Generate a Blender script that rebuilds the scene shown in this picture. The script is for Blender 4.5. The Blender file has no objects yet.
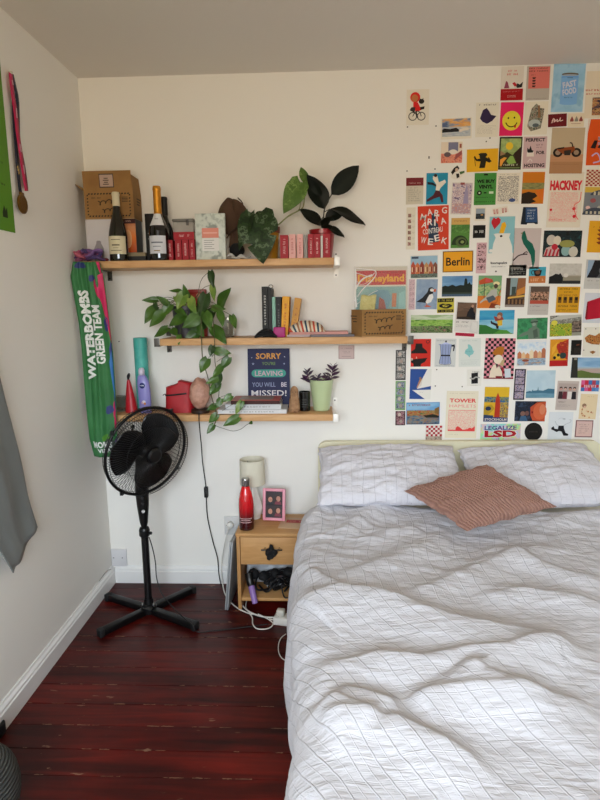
import bpy, bmesh, math, random
from mathutils import Vector, Matrix, noise as mnoise

scene = bpy.context.scene
COL = scene.collection
random.seed(7)
PI = math.pi

# ------------------------------------------------------------------ camera
CF, CPITCH, CYAW, CROLL, CD, CH = 575.69, .16496, .04184, -.0128, 2.7267, 1.3937
_f = Vector((-math.sin(CYAW)*math.cos(CPITCH), math.cos(CYAW)*math.cos(CPITCH), -math.sin(CPITCH)))
_r0 = Vector((math.cos(CYAW), math.sin(CYAW), 0)); _u0 = _r0.cross(_f)
_r = _r0*math.cos(CROLL) + _u0*math.sin(CROLL)
_u = _u0*math.cos(CROLL) - _r0*math.sin(CROLL)
CPOS = Vector((0, -CD, CH))
cam_data = bpy.data.cameras.new('camera'); cam = bpy.data.objects.new('camera', cam_data); COL.objects.link(cam)
cam.matrix_world = Matrix(((_r.x, _u.x, -_f.x, CPOS.x), (_r.y, _u.y, -_f.y, CPOS.y), (_r.z, _u.z, -_f.z, CPOS.z), (0, 0, 0, 1)))
cam_data.sensor_fit = 'VERTICAL'; cam_data.sensor_height = 36; cam_data.lens = CF/800*36; cam_data.clip_start = .02
scene.camera = cam

# ------------------------------------------------------------------ daylight
WIN = dict(x0=-1.0, x1=.50, z0=.92, z1=2.12, y=-3.75)      # the window behind the photographer
world = bpy.data.worlds.new('world'); scene.world = world; world.use_nodes = True
_nt = world.node_tree; _nt.nodes.clear()
_o = _nt.nodes.new('ShaderNodeOutputWorld'); _b = _nt.nodes.new('ShaderNodeBackground')
_g = _nt.nodes.new('ShaderNodeTexCoord'); _s = _nt.nodes.new('ShaderNodeSeparateXYZ'); _cr = _nt.nodes.new('ShaderNodeValToRGB')
_m = _nt.nodes.new('ShaderNodeMapRange'); _m.inputs[1].default_value = -.5; _m.inputs[2].default_value = .9
_nt.links.new(_g.outputs['Generated'], _s.inputs[0]); _nt.links.new(_s.outputs['Z'], _m.inputs[0]); _nt.links.new(_m.outputs[0], _cr.inputs[0])
_e = _cr.color_ramp.elements
_e[0].position = .25; _e[0].color = (.32, .25, .16, 1)     # ground and houses outside
_e[1].position = .62; _e[1].color = (.80, .91, 1.02, 1)     # overcast sky
_x = _e.new(.36); _x.color = (.42, .35, .26, 1)
_x = _e.new(.42); _x.color = (.70, .78, .86, 1)
_nt.links.new(_cr.outputs[0], _b.inputs[0]); _b.inputs[1].default_value = 10.8
_nt.links.new(_b.outputs[0], _o.inputs[0])
_pl = bpy.data.lights.new('window_portal', 'AREA'); _pl.shape = 'RECTANGLE'
_pl.size = WIN['x1']-WIN['x0']; _pl.size_y = WIN['z1']-WIN['z0']; _pl.cycles.is_portal = True
_po = bpy.data.objects.new('window_portal', _pl); COL.objects.link(_po)
_po.location = ((WIN['x0']+WIN['x1'])/2, WIN['y']-.02, (WIN['z0']+WIN['z1'])/2); _po.rotation_euler = (PI/2, 0, 0)
scene.view_settings.view_transform = 'Standard'; scene.view_settings.look = 'None'
scene.view_settings.gamma = 1; scene.view_settings.use_curve_mapping = False
scene.view_settings.exposure = 1.1
scene.cycles.use_denoising = True
scene.cycles.max_bounces = 12; scene.cycles.diffuse_bounces = 8; scene.cycles.transparent_max_bounces = 16
scene.cycles.caustics_reflective = False; scene.cycles.caustics_refractive = False
scene.cycles.sample_clamp_indirect = 8

# ------------------------------------------------------------------ measuring: a picture direction met with a plane of the room
def ray(px, py): return _f*CF + _r*(px-300) + _u*(400-py)
def at(px, py, Y=0.0):
    d = ray(px, py); return CPOS + d*((Y-CPOS.y)/d.y)
def atz(px, py, Z=0.0):
    d = ray(px, py); return CPOS + d*((Z-CPOS.z)/d.z)
def atx(px, py, X=0.0):
    d = ray(px, py); return CPOS + d*((X-CPOS.x)/d.x)

# ------------------------------------------------------------------ materials
def lin(h):
    h = h.lstrip('#'); c = [int(h[i:i+2], 16)/255 for i in (0, 2, 4)]
    return tuple((v/12.92 if v <= .04045 else ((v+.055)/1.055)**2.4) for v in c) + (1,)
_mats = {}
def nodes(m): return m.node_tree.nodes, m.node_tree.links
def mat(col, rough=.6, metal=0., spec=.5, trans=0., ior=1.45, alpha=1., coat=0., sheen=0., emit=None, bump=None, var=None):
    """plain principled material; bump=(scale,strength[,dist]); var=(other colour, scale)"""
    key = (col, rough, metal, spec, trans, ior, alpha, coat, sheen, bump, var)
    if key in _mats: return _mats[key]
    m = bpy.data.materials.new('surface_'+col.strip('#')); m.use_nodes = True
    N, L = nodes(m); b = N['Principled BSDF']
    b.inputs['Base Color'].default_value = lin(col); b.inputs['Roughness'].default_value = rough
    b.inputs['Metallic'].default_value = metal; b.inputs['Specular IOR Level'].default_value = spec
    b.inputs['Transmission Weight'].default_value = trans; b.inputs['IOR'].default_value = ior
    b.inputs['Alpha'].default_value = alpha; b.inputs['Coat Weight'].default_value = coat; b.inputs['Sheen Weight'].default_value = sheen
    if bump or var:
        tc = N.new('ShaderNodeTexCoord')
    if bump:
        t = N.new('ShaderNodeTexNoise'); t.inputs['Scale'].default_value = bump[0]; t.inputs['Detail'].default_value = 4
        bp = N.new('ShaderNodeBump'); bp.inputs['Strength'].default_value = bump[1]; bp.inputs['Distance'].default_value = bump[2] if len(bump) > 2 else .002
        L.new(tc.outputs['Object'], t.inputs['Vector']); L.new(t.outputs['Fac'], bp.inputs['Height']); L.new(bp.outputs[0], b.inputs['Normal'])
    if var:
        t = N.new('ShaderNodeTexNoise'); t.inputs['Scale'].default_value = var[1]; t.inputs['Detail'].default_value = 5
        r = N.new('ShaderNodeValToRGB'); r.color_ramp.elements[0].position = .38; r.color_ramp.elements[1].position = .62
        r.color_ramp.elements[0].color = lin(col); r.color_ramp.elements[1].color = lin(var[0])
        L.new(tc.outputs['Object'], t.inputs['Vector']); L.new(t.outputs['Fac'], r.inputs[0]); L.new(r.outputs[0], b.inputs['Base Color'])
    _mats[key] = m; return m
def paper(col): return mat(col, rough=.55, spec=.25)
def picture(cols, scale=40., seed=0., stretch=(1, 1, 1), const=False):
    """a printed picture: blotches of several inks"""
    key = ('pic', tuple(cols), scale, seed, stretch, const)
    if key in _mats: return _mats[key]
    m = bpy.data.materials.new('printed_picture'); m.use_nodes = True; N, L = nodes(m); b = N['Principled BSDF']
    b.inputs['Roughness'].default_value = .5; b.inputs['Specular IOR Level'].default_value = .25
    tc = N.new('ShaderNodeTexCoord'); mp = N.new('ShaderNodeMapping'); mp.inputs['Location'].default_value = (seed, seed*1.7, seed*.3); mp.inputs['Scale'].default_value = stretch
    t = N.new('ShaderNodeTexNoise'); t.inputs['Scale'].default_value = scale; t.inputs['Detail'].default_value = 3; t.inputs['Roughness'].default_value = .6
    r = N.new('ShaderNodeValToRGB'); 
    if const: r.color_ramp.interpolation = 'CONSTANT'
    n = len(cols); el = r.color_ramp.elements
    for i, c in enumerate(cols):
        p = .37 + .26*i/max(1, n-1)
        if i < 2: el[i].position = p; e = el[i]
        else: e = el.new(p)
        e.color = lin(c)
    L.new(tc.outputs['Object'], mp.inputs[0]); L.new(mp.outputs[0], t.inputs['Vector']); L.new(t.outputs['Fac'], r.inputs[0]); L.new(r.outputs[0], b.inputs['Base Color'])
    _mats[key] = m; return m
def wood(c1, c2, scale=6., axis='x', rough=.45):
    key = ('wood', c1, c2, scale, axis, rough)
    if key in _mats: return _mats[key]
    m = bpy.data.materials.new('wood_grain'); m.use_nodes = True; N, L = nodes(m); b = N['Principled BSDF']
    b.inputs['Roughness'].default_value = rough; b.inputs['Specular IOR Level'].default_value = .35
    tc = N.new('ShaderNodeTexCoord'); mp = N.new('ShaderNodeMapping')
    mp.inputs['Scale'].default_value = {'x': (.12, 1, 1), 'y': (1, .12, 1), 'z': (1, 1, .12)}[axis]
    t = N.new('ShaderNodeTexNoise'); t.inputs['Scale'].default_value = scale*10; t.inputs['Detail'].default_value = 6; t.inputs['Distortion'].default_value = .8
    r = N.new('ShaderNodeValToRGB'); r.color_ramp.elements[0].position = .3; r.color_ramp.elements[1].position = .7
    r.color_ramp.elements[0].color = lin(c1); r.color_ramp.elements[1].color = lin(c2)
    bp = N.new('ShaderNodeBump'); bp.inputs['Strength'].default_value = .15; bp.inputs['Distance'].default_value = .001
    L.new(tc.outputs['Object'], mp.inputs[0]); L.new(mp.outputs[0], t.inputs['Vector']); L.new(t.outputs['Fac'], r.inputs[0]); L.new(r.outputs[0], b.inputs['Base Color'])
    L.new(t.outputs['Fac'], bp.inputs['Height']); L.new(bp.outputs[0], b.inputs['Normal'])
    _mats[key] = m; return m

# ------------------------------------------------------------------ mesh builder
def catmull(pts, per=6, closed=False):
    P = [Vector(p) for p in pts]
    if len(P) < 3: return P
    out = []; n = len(P); last = n if closed else n-1
    for i in range(last):
        if closed: p0, p1, p2, p3 = P[(i-1) % n], P[i], P[(i+1) % n], P[(i+2) % n]
        else: p0, p1, p2, p3 = P[max(i-1, 0)], P[i], P[i+1], P[min(i+2, n-1)]
        for k in range(per):
            t = k/per
            out.append(.5*((2*p1)+(p2-p0)*t+(2*p0-5*p1+4*p2-p3)*t*t+(3*p1-p0-3*p2+p3)*t**3))
    if not closed: out.append(P[-1].copy())
    return out
class MB:
    def __init__(s): s.v = []; s.f = []; s.fm = []; s.fs = []; s.mats = []; s.uv = {}
    def mi(s, m):
        if m not in s.mats: s.mats.append(m)
        return s.mats.index(m)
    def add(s, verts, faces, m, smooth=False, M=None, uvs=None):
        o = len(s.v); k = s.mi(m)
        for p in verts:
            p = Vector(p); s.v.append(M @ p if M else p)
        for f in faces:
            if uvs is not None: s.uv[len(s.f)] = [uvs[i] for i in f]
            s.f.append([o+i for i in f]); s.fm.append(k); s.fs.append(smooth)
    def box(s, x0, x1, y0, y1, z0, z1, m, M=None, bevel=0., fm=None, seg=2):
        if bevel <= 0:
            v = [(x0, y0, z0), (x1, y0, z0), (x1, y1, z0), (x0, y1, z0), (x0, y0, z1), (x1, y0, z1), (x1, y1, z1), (x0, y1, z1)]
            fs = [(3, 2, 1, 0), (4, 5, 6, 7), (0, 1, 5, 4), (1, 2, 6, 5), (2, 3, 7, 6), (3, 0, 4, 7)]
            names = ['bottom', 'top', 'front', 'right', 'back', 'left']
            o = len(s.v)
            for p in v:
                p = Vector(p); s.v.append(M @ p if M else p)
            for f, nme in zip(fs, names):
                s.f.append([o+i for i in f]); s.fm.append(s.mi((fm or {}).get(nme, m))); s.fs.append(False)
            return
        bm = bmesh.new(); bmesh.ops.create_cube(bm, size=1)
        for q in bm.verts: q.co = Vector(((x0+x1)/2+q.co.x*(x1-x0), (y0+y1)/2+q.co.y*(y1-y0), (z0+z1)/2+q.co.z*(z1-z0)))
        bmesh.ops.bevel(bm, geom=bm.edges[:], offset=bevel, segments=seg, profile=.5, affect='EDGES', clamp_overlap=True)
        s.bm(bm, m, M, smooth=True); bm.free()
    def bm(s, bm, m, M=None, smooth=False):
        bm.verts.ensure_lookup_table(); bm.verts.index_update()
        s.add([q.co.copy() for q in bm.verts], [[q.index for q in f.verts] for f in bm.faces], m, smooth, M)
    def tube(s, pts, r, m, n=8, per=5, closed=False, M=None, smooth=True, flat=1.0, curve=True):
        P = catmull(pts, per, closed) if (curve and len(pts) > 2) else [Vector(p) for p in pts]
        k = len(P); rad = (lambda i: r) if not isinstance(r, (list, tuple)) else (lambda i: r[0]+(r[-1]-r[0])*i/max(1, k-1) if len(r) == 2 else r[min(len(r)-1, int(i*(len(r)-1)/max(1, k-1)+.5))])
        vs = []; up = None
        for i in range(k):
            if closed: t = P[(i+1) % k]-P[(i-1) % k]
            else: t = P[min(i+1, k-1)]-P[max(i-1, 0)]
            if t.length < 1e-9: t = Vector((0, 0, 1))
            t.normalize()
            if up is None:
                up = Vector((0, 0, 1)) if abs(t.z) < .9 else Vector((0, 1, 0))
            side = t.cross(up)
            if side.length < 1e-6: side = t.orthogonal()
            side.normalize(); up = side.cross(t).normalized()
            for j in range(n):
                a = 2*PI*j/n; vs.append(P[i]+side*(math.cos(a)*rad(i))+up*(math.sin(a)*rad(i)*flat))
        fs = []
        for i in range(k if closed else k-1):
            for j in range(n):
                a = i*n+j; b_ = i*n+(j+1) % n; c = ((i+1) % k)*n+(j+1) % n; d = ((i+1) % k)*n+j
                fs.append((a, b_, c, d))
        if not closed: fs += [tuple(range(n-1, -1, -1)), tuple((k-1)*n+j for j in range(n))]
        s.add(vs, fs, m, smooth, M)
    def cyl(s, p0, p1, r0, r1, m, n=20, smooth=True):
        s.tube([p0, p1], [r0, r1], m, n=n, curve=False, smooth=smooth)
    def lathe(s, prof, m, n=28, M=None, smooth=True, cap=True, seg=None):
        """prof: [(r,z)] bottom to top; seg: list of materials per ring"""
        vs = []
        for (r, z) in prof:
            for j in range(n):
                a = 2*PI*j/n; vs.append((r*math.cos(a), r*math.sin(a), z))
        k = len(prof)
        for i in range(k-1):
            fs = [(i*n+j, i*n+(j+1) % n, (i+1)*n+(j+1) % n, (i+1)*n+j) for j in range(n)]
            sub = vs[i*n:(i+2)*n]; fs = [tuple(q-i*n for q in f) for f in fs]
            s.add(sub, fs, seg[i] if seg else m, smooth, M)
        if cap:
            if prof[0][0] > 1e-5: s.add(vs[:n], [tuple(range(n-1, -1, -1))], seg[0] if seg else m, False, M)
            if prof[-1][0] > 1e-5: s.add(vs[(k-1)*n:], [tuple(range(n))], seg[-1] if seg else m, False, M)
    def grid(s, fn, nu, nv, m, M=None, smooth=True, uv=False, closed_u=False):
        vs = [fn(i/nu, j/nv) for j in range(nv+1) for i in range(nu+1)]
        fs = [(j*(nu+1)+i, j*(nu+1)+i+1, (j+1)*(nu+1)+i+1, (j+1)*(nu+1)+i) for j in range(nv) for i in range(nu)]
        uvs = [(i/nu, j/nv) for j in range(nv+1) for i in range(nu+1)] if uv is True else uv or None
        s.add(vs, fs, m, smooth, M, uvs)
    def prism(s, poly, y0, y1, m, M=None, smooth=False):
        """polygon in x,z extruded from y0 (front) to y1"""
        n = len(poly); a = 0
        for i in range(n): a += poly[i][0]*poly[(i+1) % n][1]-poly[(i+1) % n][0]*poly[i][1]
        if a < 0: poly = poly[::-1]
        vs = [(x, y0, z) for x, z in poly]+[(x, y1, z) for x, z in poly]
        fs = [tuple(range(n)), tuple(range(2*n-1, n-1, -1))]+[(i, n+i, n+(i+1) % n, (i+1) % n) for i in range(n)]
        s.add(vs, fs, m, smooth, M)
    def ball(s, c, r, m, nu=16, nv=10, M=None, fn=None):
        c = Vector(c); r = r if isinstance(r, (tuple, list)) else (r, r, r)
        def g(u, v):
            a = 2*PI*u; b = PI*(v-.5); d = Vector((math.cos(a)*math.cos(b), math.sin(a)*math.cos(b), math.sin(b)))
            k = fn(d) if fn else 1
            return c+Vector((d.x*r[0]*k, d.y*r[1]*k, d.z*r[2]*k))
        s.grid(g, nu, nv, m, M)
    def text(s, body, M, w, h, m, bold=.0, thick=0., keep=False, space=1.):
        """lettering fitted into a w x h box centred at the origin of M, in the local x,z plane facing -y"""
        c = bpy.data.curves.new('lettering', 'FONT'); c.body = body; c.align_x = 'CENTER'; c.align_y = 'CENTER'; c.offset = bold; c.resolution_u = 2; c.space_character = space; c.space_line = .85
        o = bpy.data.objects.new('lettering', c); me = bpy.data.meshes.new_from_object(o)
        if len(me.vertices):
            xs = [q.co.x for q in me.vertices]; ys = [q.co.y for q in me.vertices]
            cx, cy = (min(xs)+max(xs))/2, (min(ys)+max(ys))/2; sx = w/max(1e-6, max(xs)-min(xs)); sy = h/max(1e-6, max(ys)-min(ys))
            if keep: sx = sy = min(sx, sy)
            s.add([((q.co.x-cx)*sx, 0, (q.co.y-cy)*sy) for q in me.vertices], [list(p.vertices) for p in me.polygons], m, False, M)
        bpy.data.objects.remove(o); bpy.data.curves.remove(c); bpy.data.meshes.remove(me)
    def marks(s, M, w, h, m, n=8, seed=1, rows=1):
        """print too small to read: rows of letter-sized strokes"""
        rr = random.Random(seed)
        for r in range(rows):
            zc = h*.5-h*(r+.5)/rows; hh = h/rows*(.8 if rows == 1 else .55); x = -w/2; st = w/n; end = w/2 if rows == 1 else w/2-st*rr.randint(0, max(1, n//4))
            while x < end-st*.5:
                if rr.random() < .88:
                    a, q = x+st*.12, x+st*.72; k = rr.random()
                    s.add([(a, 0, zc-hh/2), (a+st*.22, 0, zc-hh/2), (a+st*.22, 0, zc+hh/2), (a, 0, zc+hh/2)], [(0, 1, 2, 3)], m, False, M)
                    z2 = zc+(hh*.38 if k < .4 else -hh*.1 if k < .7 else -hh*.5)
                    s.add([(a, 0, z2), (q, 0, z2), (q, 0, z2+hh*.16), (a, 0, z2+hh*.16)], [(0, 1, 2, 3)], m, False, M)
                    if k > .35: s.add([(q-st*.2, 0, zc-hh/2), (q, 0, zc-hh/2), (q, 0, zc+hh*(.5 if k > .6 else .1)), (q-st*.2, 0, zc+hh*(.5 if k > .6 else .1))], [(0, 1, 2, 3)], m, False, M)
                x += st
    def build(s, name, parent=None, loc=None, rot=None, local=False, weld=True, sub=0, solid=0., merge=0.):
        me = bpy.data.meshes.new(name)
        me.from_pydata([tuple(p) for p in s.v], [], s.f)
        for m in s.mats: me.materials.append(m)
        me.polygons.foreach_set('material_index', s.fm); me.polygons.foreach_set('use_smooth', s.fs)
        if s.uv:
            lay = me.uv_layers.new(name='UVMap')
            for p in me.polygons:
                q = s.uv.get(p.index)
                if q:
                    for li, c in zip(p.loop_indices, q): lay.data[li].uv = c
        o = bpy.data.objects.new(name, me); COL.objects.link(o)
        if parent is not None:
            if not local: me.transform(ROOTM[parent.name].inverted())
            o.parent = parent; ROOTM[o.name] = ROOTM[parent.name]
        else:
            if loc is None:
                lo = [min(p[i] for p in s.v) for i in range(3)]; hi = [max(p[i] for p in s.v) for i in range(3)]
                loc = ((lo[0]+hi[0])/2, (lo[1]+hi[1])/2, lo[2]); me.transform(Matrix.Translation(-Vector(loc)))
            o.location = loc
            if rot: o.rotation_euler = rot
            ROOTM[o.name] = Matrix.Translation(Vector(loc))
        if merge:
            bm = bmesh.new(); bm.from_mesh(me); bmesh.ops.remove_doubles(bm, verts=bm.verts, dist=merge); bm.to_mesh(me); bm.free()
        me.update()
        if solid:
            d = o.modifiers.new('solid', 'SOLIDIFY'); d.thickness = solid; d.offset = 0
        if sub:
            d = o.modifiers.new('sub', 'SUBSURF'); d.levels = sub; d.render_levels = sub
        return o
ROOTM = {}
def tag(o, label=None, cat=None, group=None, kind=None):
    if label: o['label'] = label
    if cat: o['category'] = cat
    if group: o['group'] = group
    if kind: o['kind'] = kind
    return o
def thing(name, label, cat, loc=(0, 0, 0), group=None):
    o = bpy.data.objects.new(name, None); COL.objects.link(o); o.location = loc; o.empty_display_size = .05
    ROOTM[o.name] = Matrix.Translation(Vector(loc)); return tag(o, label, cat, group)
def struct(o): o['kind'] = 'structure'; return o
def T(x, y, z, rz=0., rx=0., ry=0.): return Matrix.Translation((x, y, z)) @ Matrix.Rotation(rz, 4, 'Z') @ Matrix.Rotation(rx, 4, 'X') @ Matrix.Rotation(ry, 4, 'Y')

# ================================================================== the room
XL, XR, YF, HC = -1.088, 1.55, -3.75, 2.4
def wall_material(col, rough=.9, sc=35., st=.12):
    m = mat(col, rough=rough, spec=.2, bump=(sc, st, .003)); return m
M_WALL = wall_material('#eceae4'); M_CEIL = wall_material('#ddd8d0', sc=60., st=.2); M_TRIM = mat('#e6e6e4', rough=.45, bump=(14., .05, .002))
b = MB(); b.box(XL-.1, XR+.1, 0, .1, -.02, HC+.1, M_WALL); struct(b.build('wall_back'))
b = MB(); b.box(XL-.1, XL, YF-.1, 0, -.02, HC+.1, M_WALL); struct(b.build('wall_left'))
b = MB(); b.box(XR, XR+.1, YF-.1, 0, -.02, HC+.1, M_WALL); struct(b.build('wall_right'))
b = MB(); b.box(XL, XR, YF-.1, 0, HC, HC+.1, M_CEIL); struct(b.build('ceiling'))
b = MB(); w = WIN
b.box(XL, w['x0'], YF-.1, YF, -.02, HC, M_WALL); b.box(w['x1'], XR, YF-.1, YF, -.02, HC, M_WALL)
b.box(w['x0'], w['x1'], YF-.1, YF, -.02, w['z0'], M_WALL); b.box(w['x0'], w['x1'], YF-.1, YF, w['z1'], HC, M_WALL); struct(b.build('wall_front'))
b = MB()
for x in (w['x0'], (w['x0']+w['x1'])/2-.025, w['x1']-.05): b.box(x, x+.05, YF-.08, YF-.03, w['z0'], w['z1'], M_TRIM)
for z in (w['z0'], w['z1']-.05): b.box(w['x0'], w['x1'], YF-.08, YF-.03, z, z+.05, M_TRIM)
struct(b.build('window_1'))

def floor_material():
    m = bpy.data.materials.new('red_stained_boards'); m.use_nodes = True; N, L = nodes(m); bs = N['Principled BSDF']
    tc = N.new('ShaderNodeTexCoord'); geo = N.new('ShaderNodeNewGeometry')
    def noise(scale, detail, stretch, dist=0.):
        mp = N.new('ShaderNodeMapping'); mp.inputs['Scale'].default_value = stretch
        t = N.new('ShaderNodeTexNoise'); t.inputs['Scale'].default_value = scale; t.inputs['Detail'].default_value = detail; t.inputs['Distortion'].default_value = dist
        L.new(tc.outputs['Object'], mp.inputs[0]); L.new(mp.outputs[0], t.inputs['Vector']); return t
    def ramp(src, a, bb, ca, cb):
        r = N.new('ShaderNodeValToRGB'); r.color_ramp.elements[0].position = a; r.color_ramp.elements[1].position = bb
        r.color_ramp.elements[0].color = ca; r.color_ramp.elements[1].color = cb; L.new(src, r.inputs[0]); return r
    def mix(fac, a, c, mode='MIX'):
        x = N.new('ShaderNodeMixRGB'); x.blend_type = mode
        for sock, val in ((0, fac), (1, a), (2, c)):
            if hasattr(val, 'is_linked'): L.new(val, x.inputs[sock])
            else: x.inputs[sock].default_value = val
        return x.outputs[0]
    grain = noise(30, 6, (.08, 1, 1), .6); blot = noise(5, 4, (.6, 1, 1))
    base = ramp(grain.outputs['Fac'], .3, .72, lin('#2e0707'), lin('#64160f'))
    bl = ramp(blot.outputs['Fac'], .35, .7, (.55, .5, .5, 1), (1.25, 1.1, 1.05, 1))
    c = mix(1., base.outputs[0], bl.outputs[0], 'MULTIPLY')
    isl = ramp(geo.outputs['Random Per Island'], 0, 1, (.75, .72, .75, 1), (1.15, 1.15, 1.1, 1))
    c = mix(1., c, isl.outputs[0], 'MULTIPLY')
    # bare wood where the stain has chipped away, in small long flakes
    ch = noise(26, 5, (.45, 1.6, 1), .3); big = noise(2.2, 2, (1, 1, 1))
    chm = ramp(ch.outputs['Fac'], .69, .715, (0, 0, 0, 1), (1, 1, 1, 1)); bgm = ramp(big.outputs['Fac'], .42, .62, (0, 0, 0, 1), (1, 1, 1, 1))
    mk = mix(1., chm.outputs[0], bgm.outputs[0], 'MULTIPLY')
    c = mix(mk, c, lin('#8a6a55'))
    L.new(c, bs.inputs['Base Color'])
    rg = ramp(blot.outputs['Fac'], .3, .7, (.5, .5, .5, 1), (.34, .34, .34, 1)); L.new(rg.outputs[0], bs.inputs['Roughness'])
    bs.inputs['Specular IOR Level'].default_value = .32
    bp = N.new('ShaderNodeBump'); bp.inputs['Strength'].default_value = .25; bp.inputs['Distance'].default_value = .002
    L.new(grain.outputs['Fac'], bp.inputs['Height']); L.new(bp.outputs[0], bs.inputs['Normal'])
    return m
M_FLOOR = floor_material(); M_GAP = mat('#120707', rough=.9); M_CHIP = mat('#80604c', rough=.8)
b = MB(); rnd = random.Random(3)
def fbm0(x, y): return mnoise.noise(Vector((x, y, 3.3)))
b.box(XL, XR, YF, 0, -.05, -.004, M_GAP)
y = 0.03; k = 0
while y > YF:
    y2 = y-.105
    x = XL-.4*rnd.random()*(k % 2)-.2
    while x < XR:
        x2 = min(x+1.2+1.4*rnd.random(), XR)
        b.box(max(x, XL), x2-.0012, max(y2, YF)+.0014, min(y, 0)-.0014, -.03, rnd.uniform(-.0008, .0005), M_FLOOR); x = x2
    # splintered pale edge along the joint
    xx = XL
    while xx < XR:
        l = rnd.uniform(.004, .05)
        if rnd.random() < .85*max(0, .55+fbm0(xx*2.5, y2*9)) and -2.2 < y2:
            h0, h1 = rnd.uniform(.0005, .0022), rnd.uniform(.0006, .0036); n_ = 5
            pts = [(xx+l*i/n_, y2-h0*rnd.uniform(.2, 1.3)) for i in range(n_+1)]+[(xx+l*i/n_, y2+h1*rnd.uniform(.1, 1.3)) for i in range(n_, -1, -1)]
            b.add([(p[0], p[1], .0009) for p in pts], [tuple(range(len(pts)))], M_CHIP)
        xx += l+rnd.uniform(.002, .04)
    y = y2; k += 1
struct(b.build('floor'))
def skirting(name, M, length):
    b = MB(); prof = [(0, 0), (-.018, 0), (-.018, .062), (-.014, .066), (-.014, .074), (-.006, .082), (-.004, .09), (0, .09)]
    n = len(prof); vs = [(0, p[0], p[1]) for p in prof]+[(length, p[0], p[1]) for p in prof]
    b.add(vs, [(i, (i+1) % n, n+(i+1) % n, n+i) for i in range(n)]+[tuple(range(n-1, -1, -1)), tuple(range(n, 2*n))], M_TRIM, False, M)
    return struct(b.build(name))
skirting('baseboard_back', T(XL+.02, -.0005, 0), XR-XL-.03)
skirting('baseboard_left', T(XL+.0005, -.001, 0, rz=-PI/2) @ Matrix.Scale(-1, 4, (0, 1, 0)), 3.7)
# blobs of old wall tack and pin holes between the prints

# ================================================================== bed
def cloth_material(col, px, py, dark, wr=.5):
    """white woven cotton: raised double threads every few centimetres, fine crinkle"""
    m = bpy.data.materials.new('striped_cotton')  ; m.use_nodes = True; N, L = nodes(m); bs = N['Principled BSDF']
    bs.inputs['Roughness'].default_value = .85; bs.inputs['Specular IOR Level'].default_value = .15; bs.inputs['Sheen Weight'].default_value = .15
    uv = N.new('ShaderNodeUVMap'); sp = N.new('ShaderNodeSeparateXYZ')
    tc = N.new('ShaderNodeTexCoord'); wn = N.new('ShaderNodeTexNoise'); wn.inputs['Scale'].default_value = 5; wn.inputs['Detail'].default_value = 2
    L.new(tc.outputs['Object'], wn.inputs['Vector'])
    va = N.new('ShaderNodeVectorMath'); va.operation = 'MULTIPLY_ADD'; va.inputs[1].default_value = (.035, .035, 0); L.new(wn.outputs['Color'], va.inputs[0]); L.new(uv.outputs[0], va.inputs[2])
    L.new(va.outputs[0], sp.inputs[0])
    def math_(op, a, c=None):
        x = N.new('ShaderNodeMath'); x.operation = op
        for i, v in enumerate((a, c)):
            if v is None: continue
            if hasattr(v, 'is_linked'): L.new(v, x.inputs[i])
            else: x.inputs[i].default_value = v
        return x.outputs[0]
    def lines(sock, per, wid, off=0.):
        f = math_('FRACT', math_('DIVIDE', math_('ADD', sock, off+50*per), per)); d = math_('ABSOLUTE', math_('SUBTRACT', f, .5))
        mr = N.new('ShaderNodeMapRange'); mr.inputs[1].default_value = wid/per; mr.inputs[2].default_value = wid/per*.35; L.new(d, mr.inputs[0]); return mr.outputs[0]
    a = math_('MAXIMUM', lines(sp.outputs['X'], px, .0022), math_('MULTIPLY', lines(sp.outputs['Y'], py, .0016), .22))
    a2 = math_('MAXIMUM', a, math_('MULTIPLY', lines(sp.outputs['X'], px, .0014, .025), .25))
    mx = N.new('ShaderNodeMixRGB'); mx.inputs[1].default_value = lin(col); mx.inputs[2].default_value = lin(dark); L.new(math_('MULTIPLY', a2, .20), mx.inputs[0]); L.new(mx.outputs[0], bs.inputs['Base Color'])
    cr = N.new('ShaderNodeTexNoise'); cr.inputs['Scale'].default_value = 28; cr.inputs['Detail'].default_value = 5; cr.inputs['Distortion'].default_value = 1.2
    mp = N.new('ShaderNodeMapping'); mp.inputs['Scale'].default_value = (.45, 1.5, 1); L.new(tc.outputs['Object'], mp.inputs[0]); L.new(mp.outputs[0], cr.inputs['Vector'])
    c2 = N.new('ShaderNodeTexNoise'); c2.inputs['Scale'].default_value = 60; c2.inputs['Detail'].default_value = 3
    m2 = N.new('ShaderNodeMapping'); m2.inputs['Scale'].default_value = (.22, 2.0, 1); L.new(tc.outputs['Object'], m2.inputs[0]); L.new(m2.outputs[0], c2.inputs['Vector'])
    h = math_('ADD', math_('ADD', math_('MULTIPLY', a2, .9), math_('MULTIPLY', cr.outputs['Fac'], 2.4*wr)), math_('MULTIPLY', c2.outputs['Fac'], .7))
    bp = N.new('ShaderNodeBump'); bp.inputs['Strength'].default_value = .5; bp.inputs['Distance'].default_value = .006; L.new(h, bp.inputs['Height']); L.new(bp.outputs[0], bs.inputs['Normal'])
    return m
M_DUVET = cloth_material('#c9c9cf', .050, .050, '#9a9aa4', .6)
M_CREAM = mat('#e4dfc0', rough=.45, bump=(20., .05, .001)); M_MATTRESS = mat('#d8d6d0', rough=.9)

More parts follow.
